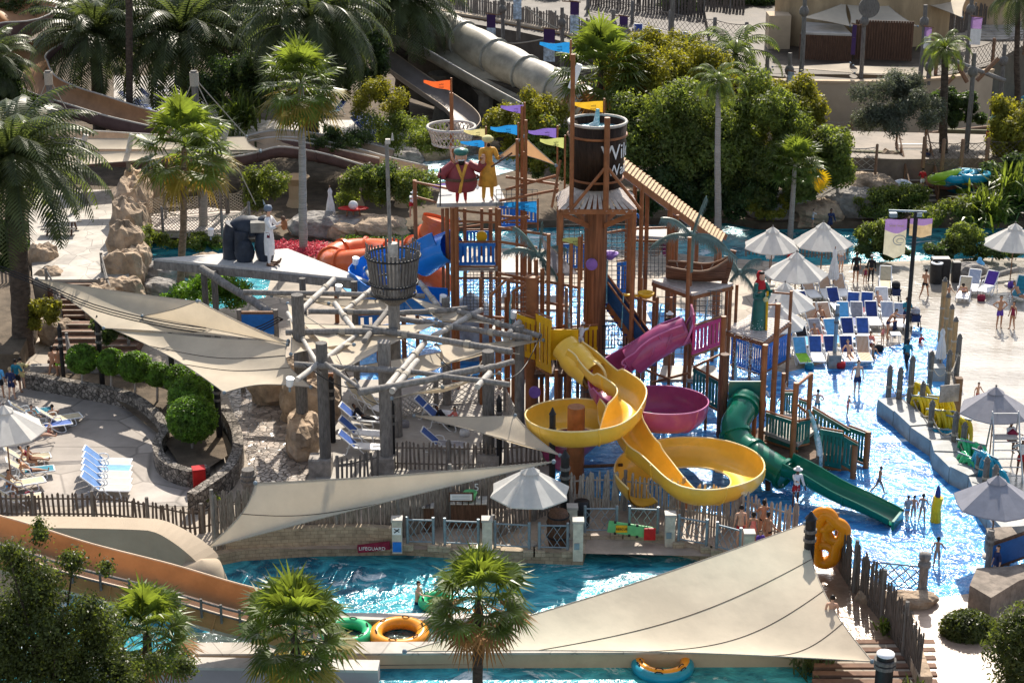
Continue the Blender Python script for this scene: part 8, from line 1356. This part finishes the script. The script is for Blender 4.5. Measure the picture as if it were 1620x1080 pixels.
# ================================================================ people
pp_ = [
 ((1355, 626), 0, 1.80, 'turned', 'skin2', [('shorts', 'cloth_n')], 'bare chested man in dark shorts standing alone in the pool', {}),
 ((1292, 660), 160, 1.40, 'hips', 'skin2', [('trunks', 'cloth_t')], 'boy seen from behind next to the green deck rail', {}),
 ((1580, 519), 5, 1.80, 'hips', 'skin1', [('shorts', 'cloth_p')], 'muscular man in violet shorts with hands on hips', {}), ((1600, 521), -60, 1.55, 'stand', 'skin1', [('suit', 'cloth_m')], 'woman in a maroon swimsuit beside the man with hands on hips', dict(hair='longhair')),
 ((1432, 520), 10, 1.75, 'hold', 'skin3', [('shirt', 'cloth_t'), ('shorts', 'cloth_n')], 'man in a blue t shirt holding his phone', {}), ((1353, 447), 180, 1.80, 'stand', 'skin1', [('shirt', 'cloth_k'), ('shorts', 'cloth_k')], 'man all in black seen from behind', {}), ((1377, 448), 160, 1.65, 'stand', 'skin1', [('long', 'cloth_k'), ('trousers', 'cloth_k')], 'person in dark green striped wetsuit beside the man in black', dict(hat='cap')), ((1368, 450), 180, 1.1, 'stand', 'skin1', [('suit', 'cloth_m')], 'small child in maroon between the two dark figures', {}),
 ((1364, 400), 0, 1.70, 'stand', 'skin3', [('shirt', 'cloth_w'), ('shorts', 'cloth_r')], 'lifeguard in white hat and red shorts by the rear river', dict(hat='brim')), ((1312, 372), 20, 1.7, 'reach', 'skin3', [('long', 'cloth_n'), ('shorts', 'cloth_n')], 'person in a navy rash shirt pointing across the rear river', {}),
 ((1403, 535), 60, 1.80, 'bend', 'skin1', [('trunks', 'cloth_n')], 'bare chested man bending over the loungers', {}), ((1396, 543), 20, 1.0, 'stand', 'skin1', [('suit', 'cloth_pk')], 'child in a coral top in front of the bending man', {}), ((1352, 545), 30, 1.3, 'sit', 'skin1', [('shirt', 'lblue'), ('shorts', 'cloth_w')], 'seated child in a blue and white top', {}), ((1376, 545), -10, 1.5, 'sit', 'skin1', [('shirt', 'cloth_pk'), ('shorts', 'cloth_r')], 'seated woman in an orange top', dict(hair='longhair')), ((1380, 565), 10, 1.5, 'sit', 'skin1', [('shorts', 'cloth_g')], 'guest sitting lower on the front row lounger', {}),
 ((1455, 545), 40, 1.2, 'sit', 'skin2', [('shirt', 'cloth_r'), ('shorts', 'cloth_w')], 'child in red sitting by the pushchair', {}), ((1272, 462), 0, 1.55, 'sit', 'skin1', [('long', 'cloth_k')], 'woman in a black robe sitting under the back parasols', dict(hat='veil')),
 ((1434, 583), 190, 1.60, 'walk', 'skin3', [('shirt', 'cloth_t'), ('trousers', 'cloth_k')], 'woman in a teal patterned tunic walking through the blue channel', dict(hair='longhair')),
 ((1258, 800), 20, 1.75, 'reach', 'skin3', [('long', 'cloth_w'), ('shorts', 'cloth_r')], 'lifeguard in white sun hat beside the green slide end', dict(hat='brim')), ((1205, 665), 10, 1.75, 'hold', 'skin3', [('shirt', 'cloth_w'), ('shorts', 'cloth_r')], 'lifeguard in red shorts behind the green deck', dict(hat='brim')), ((1613, 752), -20, 1.75, 'hips', 'skin3', [('shirt', 'cloth_w'), ('shorts', 'cloth_r')], 'lifeguard standing right of the tall chair', dict(hat='cap')), 
 ((1434, 826), 200, 1.20, 'turned', 'skin1', [('shirt', 'cloth_g'), ('trunks', 'lblue')], 'left child of the three at the end of the green slide', {}), ((1444, 822), 170, 1.1, 'stand', 'skin1', [('trunks', 'cloth_g')], 'middle child of the three at the end of the green slide', {}), ((1458, 825), 150, 1.25, 'turned', 'skin1', [('suit', 'cloth_g')], 'long haired girl at the right of the three children', dict(hair='longhair')), ((1481, 897), 160, 1.30, 'turned', 'skin1', [('top', 'cloth_t'), ('bottom', 'cloth_t')], 'slim girl in a turquoise bikini in the pool', dict(hair='longhair')),
 ((1573, 925), -80, 1.65, 'stand', 'skin2', [('suit', 'cloth_n'), ('shirt', 'cloth_n')], 'woman in dark clothing at the planter by the blue board', dict(hair='longhair')),
 ((660, 953), 70, 1.78, 'reach', 'skin2', [('trunks', 'cloth_n')], 'bearded man wading in the lazy river', dict(zw=-.45, z=-.85)), ((1170, 866), 185, 1.85, 'stand', 'skin2', [('trunks', 'cloth_r')], 'broad man in red trunks seen from behind', {}), ((1190, 868), 170, 1.6, 'stand', 'skin1', [('suit', 'cloth_pk')], 'woman in a coral swimsuit right of the man in red trunks', dict(hair='longhair')), ((1206, 852), 190, 1.7, 'hold', 'skin1', [('top', 'cloth_k'), ('bottom', 'cloth_k')], 'woman in a dark bikini by the pale stake fence', dict(hair='longhair')), ((1214, 872), 120, 1.7, 'turned', 'skin1', [('top', 'cloth_k'), ('bottom', 'cloth_k')], 'long haired woman in a black bikini at the right of the group', dict(hair='longhair')), ((1201, 885), 10, 1.25, 'hold', 'skin2', [('long', 'cloth_p'), ('trunks', 'lblue')], 'boy in a violet rash shirt beside the pillar', {}),
 ((1313, 1010), 170, 1.75, 'stand', 'skin2', [('trunks', 'cloth_n')], 'man seen from behind on the wet walkway', {}),
 ((85, 599), 170, 1.75, 'walk', 'skin1', [('top', 'cloth_k'), ('bottom', 'cloth_k')], 'woman in a black bikini and hat by the lamp pole', dict(hair='longhair')), ((95, 601), 200, 1.7, 'turned', 'skin1', [('trunks', 'cloth_lg')], 'man in black and lime shorts next to the bikini woman', {}), ((20, 632), 170, 1.65, 'stand', 'skin2', [('shirt', 'cloth_n'), ('shorts', 'cloth_n')], 'fair haired person in a navy dress at the left edge', dict(hairm='hairb')), ((29, 622), 160, 1.75, 'turned', 'skin1', [('shirt', 'cloth_t'), ('shorts', 'cloth_k')], 'dark haired person behind the fair haired one', {}), ((36, 615), 170, 1.6, 'hold', 'skin2', [('long', 'cloth_y'), ('shorts', 'cloth_y')], 'person in a pale yellow robe at the left', {}), ((2, 630), 180, 1.75, 'stand', 'skin1', [('shirt', 'lblue'), ('shorts', 'cloth_k')], 'person in a light blue shirt cut by the left edge', {}),
 ((50, 665), 40, 1.6, 'sit', 'skin2', [('top', 'cloth_t'), ('bottom', 'cloth_t')], 'woman in a teal bikini sitting on the lounger by the wall', {}), ((78, 685), 60, 1.2, 'sit', 'skin2', [('suit', 'cloth_pk')], 'child sitting with a pink towel', {}), ((84, 666), 190, 1.6, 'sit', 'skin1', [('trunks', 'cloth_n')], 'bare backed guest sitting behind the child', {}),
 ((1524, 472), 158, 1.6, 'recline', 'skin1', [('top', 'cloth_p'), ('bottom', 'cloth_k')], 'sunbathing woman lying on the lounger near the bins', dict(z=.38, hair='longhair')), ((575, 672), 80, 1.6, 'recline', 'skin3', [('long', 'cloth_k'), ('trousers', 'cloth_k')], 'woman in black lying on the blue lounger under the pergola', dict(z=.38, hair='longhair', rr=1)), ((705, 676), 70, 1.6, 'recline', 'skin3', [('long', 'cloth_k'), ('trousers', 'cloth_k')], 'dark haired guest lying near the rope net', dict(z=.38, hair='longhair')), ((722, 672), -70, 1.6, 'sit', 'skin2', [('long', 'cloth_pk'), ('trousers', 'cloth_k')], 'woman in an orange red top taking a photo', dict(z=.1, hair='longhair')), ((50, 738), 100, 1.6, 'recline', 'skin1', [('suit', 'cloth_m')], 'guest in maroon lying under the left parasol', dict(z=.38)), ((5, 800), 110, 1.6, 'recline', 'skin2', [('trunks', 'lblue')], 'guest in blue trunks at the lower left edge', dict(z=.38)),
 ((1591, 738), 30, 1.7, 'sit', 'skin3', [('shirt', 'cloth_w'), ('shorts', 'cloth_r')], 'lifeguard sitting in the tall chair', dict(z=1.3, hat='cap')), ((1612, 478), 30, 1.7, 'recline', 'skin1', [('trunks', 'cloth_t')], 'guest on the teal lounger at the right edge', dict(z=.38)),
 ((1500, 478), 30, 1.1, 'walk', 'skin1', [('trunks', 'cloth_t')], 'small child walking right of the purple banner lamp post', {}), ((1330, 430), 20, 1.7, 'stand', 'skin2', [('shirt', 'cloth_w'), ('shorts', 'cloth_g')], 'guest in white standing behind the closed parasol', {}), ((1247, 436), 70, 1.7, 'hold', 'skin1', [('shirt', 'cloth_r'), ('shorts', 'cloth_k')], 'guest in red under the leftmost back parasol', {}), ((1300, 515), 10, 1.6, 'recline', 'skin1', [('trunks', 'cloth_n')], 'guest lying on the right orange striped lounger', dict(z=.38)), ((1391, 492), 10, 1.6, 'recline', 'skin2', [('top', 'cloth_m'), ('bottom', 'cloth_m')], 'guest lying on the white lounger below the cream one', dict(z=.38, hair='longhair')), ((1240, 640), 100, 1.3, 'walk', 'skin2', [('trunks', 'cloth_r')], 'child running behind the green deck', {}), ((1150, 640), 200, 1.2, 'reach', 'skin1', [('trunks', 'lblue')], 'child playing between the magenta bowl and the green tube', {}), ((1040, 560), 30, 1.3, 'walk', 'skin1', [('suit', 'cloth_y')], 'child below the navy staircase', {}), ((805, 565), 60, 1.5, 'stand', 'skin1', [('trunks', 'cloth_r')], 'bather under the climbing frame', {}), ((45, 740), 100, 1.5, 'sit', 'skin1', [('top', 'cloth_r'), ('bottom', 'cloth_r')], 'guest in red sitting under the left parasol', dict(z=.3)), ((1045, 105), 0, 1.7, 'stand', 'skin1', [('shirt', 'cloth_w'), ('shorts', 'cloth_n')], 'distant visitor on the upper walkway left', dict(zw=3.5)), ((1105, 112), 160, 1.7, 'walk', 'skin2', [('shirt', 'cloth_t'), ('shorts', 'cloth_g')], 'distant visitor on the upper walkway right', dict(zw=3.5)), ((1300, 236), 90, 1.7, 'walk', 'skin1', [('trunks', 'cloth_r')], 'distant visitor in front of the curved wall', dict(zw=2.5)), ((1560, 242), 60, 1.7, 'stand', 'skin3', [('shirt', 'cloth_r'), ('shorts', 'cloth_k')], 'distant attendant above the ring store', dict(zw=2.5)),
 ((62, 700), 100, 1.6, 'recline', 'skin2', [('top', 'cloth_k'), ('bottom', 'cloth_k')], 'guest in a black bikini lying beside the pebble wall', dict(z=.38, hair='longhair')), ((48, 757), 110, 1.6, 'recline', 'skin1', [('trunks', 'cloth_n')], 'guest lying with feet on the turquoise towel', dict(z=.38)), ((14, 778), 60, 1.6, 'sit', 'skin1', [('trunks', 'lblue')], 'guest sitting by the brown bag at the left edge', dict(z=.25)), ((3, 690), 150, 1.7, 'hold', 'skin2', [('top', 'cloth_r'), ('bottom', 'cloth_r')], 'guest in a red bikini at the left edge', dict(hair='longhair')), ((1290, 545), 5, 1.6, 'recline', 'skin1', [('trunks', 'cloth_k')], 'guest lying on the zebra towel lounger', dict(z=.38)), ((1343, 572), 5, 1.6, 'recline', 'skin2', [('top', 'cloth_p'), ('bottom', 'cloth_p')], 'guest lying in the front row of loungers', dict(z=.38, hair='longhair')), ((1415, 525), 200, 1.6, 'sit', 'skin2', [('suit', 'cloth_n')], 'guest sitting on the blue striped lounger', dict(z=.1, hair='longhair')), ((1462, 470), 150, 1.7, 'walk', 'skin1', [('trunks', 'cloth_k')], 'man walking past the litter bins', {}), ((1545, 640), 30, 1.2, 'walk', 'skin2', [('trunks', 'cloth_r')], 'child on the bright wet paving right of the brown pillar', {}), ((1340, 660), 60, 1.1, 'reach', 'skin1', [('suit', 'cloth_pk')], 'toddler splashing between the tall bather and the block wall', {}), ((1390, 780), 100, 1.3, 'walk', 'skin1', [('trunks', 'cloth_n')], 'boy wading beyond the green slide', {}), ((1180, 560), 20, 1.5, 'stand', 'skin1', [('trunks', 'cloth_r')], 'bather behind the statue platform', {}), ((845, 660), 20, 1.4, 'stand', 'skin2', [('trunks', 'cloth_n')], 'bather under the yellow deck', {}), ((965, 640), 120, 1.3, 'walk', 'skin1', [('suit', 'cloth_t')], 'child walking under the navy staircase', {}),
 ((722, 545), 20, 1.6, 'hold', 'skin1', [('long', 'cloth_w'), ('shorts', 'cloth_r')], 'lifeguard behind the upper blue panel', dict(yf=560, zp=385, hat='brim')), ((875, 540), 150, 1.4, 'hold', 'skin3', [('shirt', 'cloth_r'), ('trousers', 'cloth_k')], 'guest in a red top behind the yellow panels', dict(zp=580, yf=680)), ((918, 540), 160, 1.5, 'bend', 'skin2', [('shirt', 'cloth_w'), ('shorts', 'cloth_w')], 'lifeguard in white leaning over the yellow slide entrance', dict(zp=560, yf=670, hat='cap')), ((1058, 520), 160, 1.6, 'hold', 'skin3', [('long', 'cloth_k'), ('trousers', 'cloth_k')], 'lifeguard in black at the magenta slide entrance', dict(zp=548, yf=680, hat='brim')), ((1003, 390), 30, 1.5, 'hold', 'skin1', [('shirt', 'bluep'), ('shorts', 'cloth_n')], 'child in a blue shirt on the deck below the ramp roof', dict(zp=378, yf=590)), ((652, 330), 20, 1.6, 'bend', 'skin1', [('shirt', 'cloth_w'), ('shorts', 'cloth_r')], 'lifeguard in white bending at the orange slide entrance', dict(zp=345, yf=540, hat='brim')),
 ((1464, 262), 180, 1.7, 'stand', 'skin3', [('shirt', 'cloth_n'), ('shorts', 'cloth_n')], 'person in navy climbing the rear stairs', dict(zp=275, yf=305)), ((1458, 295), 180, 1.6, 'walk', 'skin2', [('shirt', 'cloth_r'), ('shorts', 'cloth_w')], 'person in a red top on the lower rear stairs', dict(zp=302, yf=318)), ((1285, 360), 90, 1.2, 'reach', 'skin2', [('shirt', 'cloth_w'), ('trunks', 'lblue')], 'child in white beside the rear river', {})]
for (a, rz, h, ps, sk, wr, l_, kw) in pp_:
    kw = dict(kw); z = kw.pop('z', 0); zw = kw.pop('zw', 0); kw.pop('rr', None); loc = P(*a, zw)
    if 'zp' in kw: loc = V(a[0], kw.pop('zp'), kw.pop('yf'))
    loc.z += z; person(loc, R(rz), h, ps, sk, wr, l_, **kw)

# timber clutter at the far right walkway
for (x0, y0, x1, y1, yf, l_) in [(1505, 95, 1590, 128, 235, 'pale leaning beam behind the small corner palm'), (1508, 90, 1530, 130, 235, 'short leaning log at the ring store'), (1545, 128, 1580, 92, 235, 'crossed log above the rear pool'), (1480, 150, 1510, 120, 240, 'broken branch like log beside the curved wall'), (1440, 215, 1620, 196, 262, 'long handrail log above the ring store')]:
    tagt(MB().tube([V(x0, y0, yf), V(x1, y1, yf)], .16, 8).build('leaning_log', M_['log' if 'pale' in l_ else 'wood']), l_, 'log')
net_fence([P(a, c, 4.3) for a, c in [(1480, 118), (1530, 110), (1570, 98), (1620, 84)]], 1.6, 'dark net fence along the terrace corner at the right', 'wood', 'picketd', cell=.5, pr=.14)
for i in range(9):
    px, yf = [1010, 1040, 1070, 1000, 1100, 1140, 960, 930, 1170][i], [62, 70, 74, 78, 88, 92, 58, 48, 98][i]; LOUNGER.place(P(px, yf, 3.5), R(random.uniform(0, 360)), 'distant lounger on the upper walkway, '+['third from the left', 'fourth from the left', 'fifth from the left', 'the one nearest the fence', 'sixth from the left', 'seventh from the left', 'second from the left', 'first from the left', 'the one nearest the tan building'][i], 'loungers on the upper walkway', 1.1, dict(backrest=M_['blued'], seat=M_['lblue']))
t = thing('rear_hut', 'round tan hut with a dark doorway behind the kiosk', 'building', P(1520, 60, 4.3)); p = P(1560, 40, 4.3); MB().lathe((p.x, p.y, 4.3), [(3.2, 0), (3.2, 3.2), (3.5, 3.3), (0, 5)], 24).build('wall', tan, t)
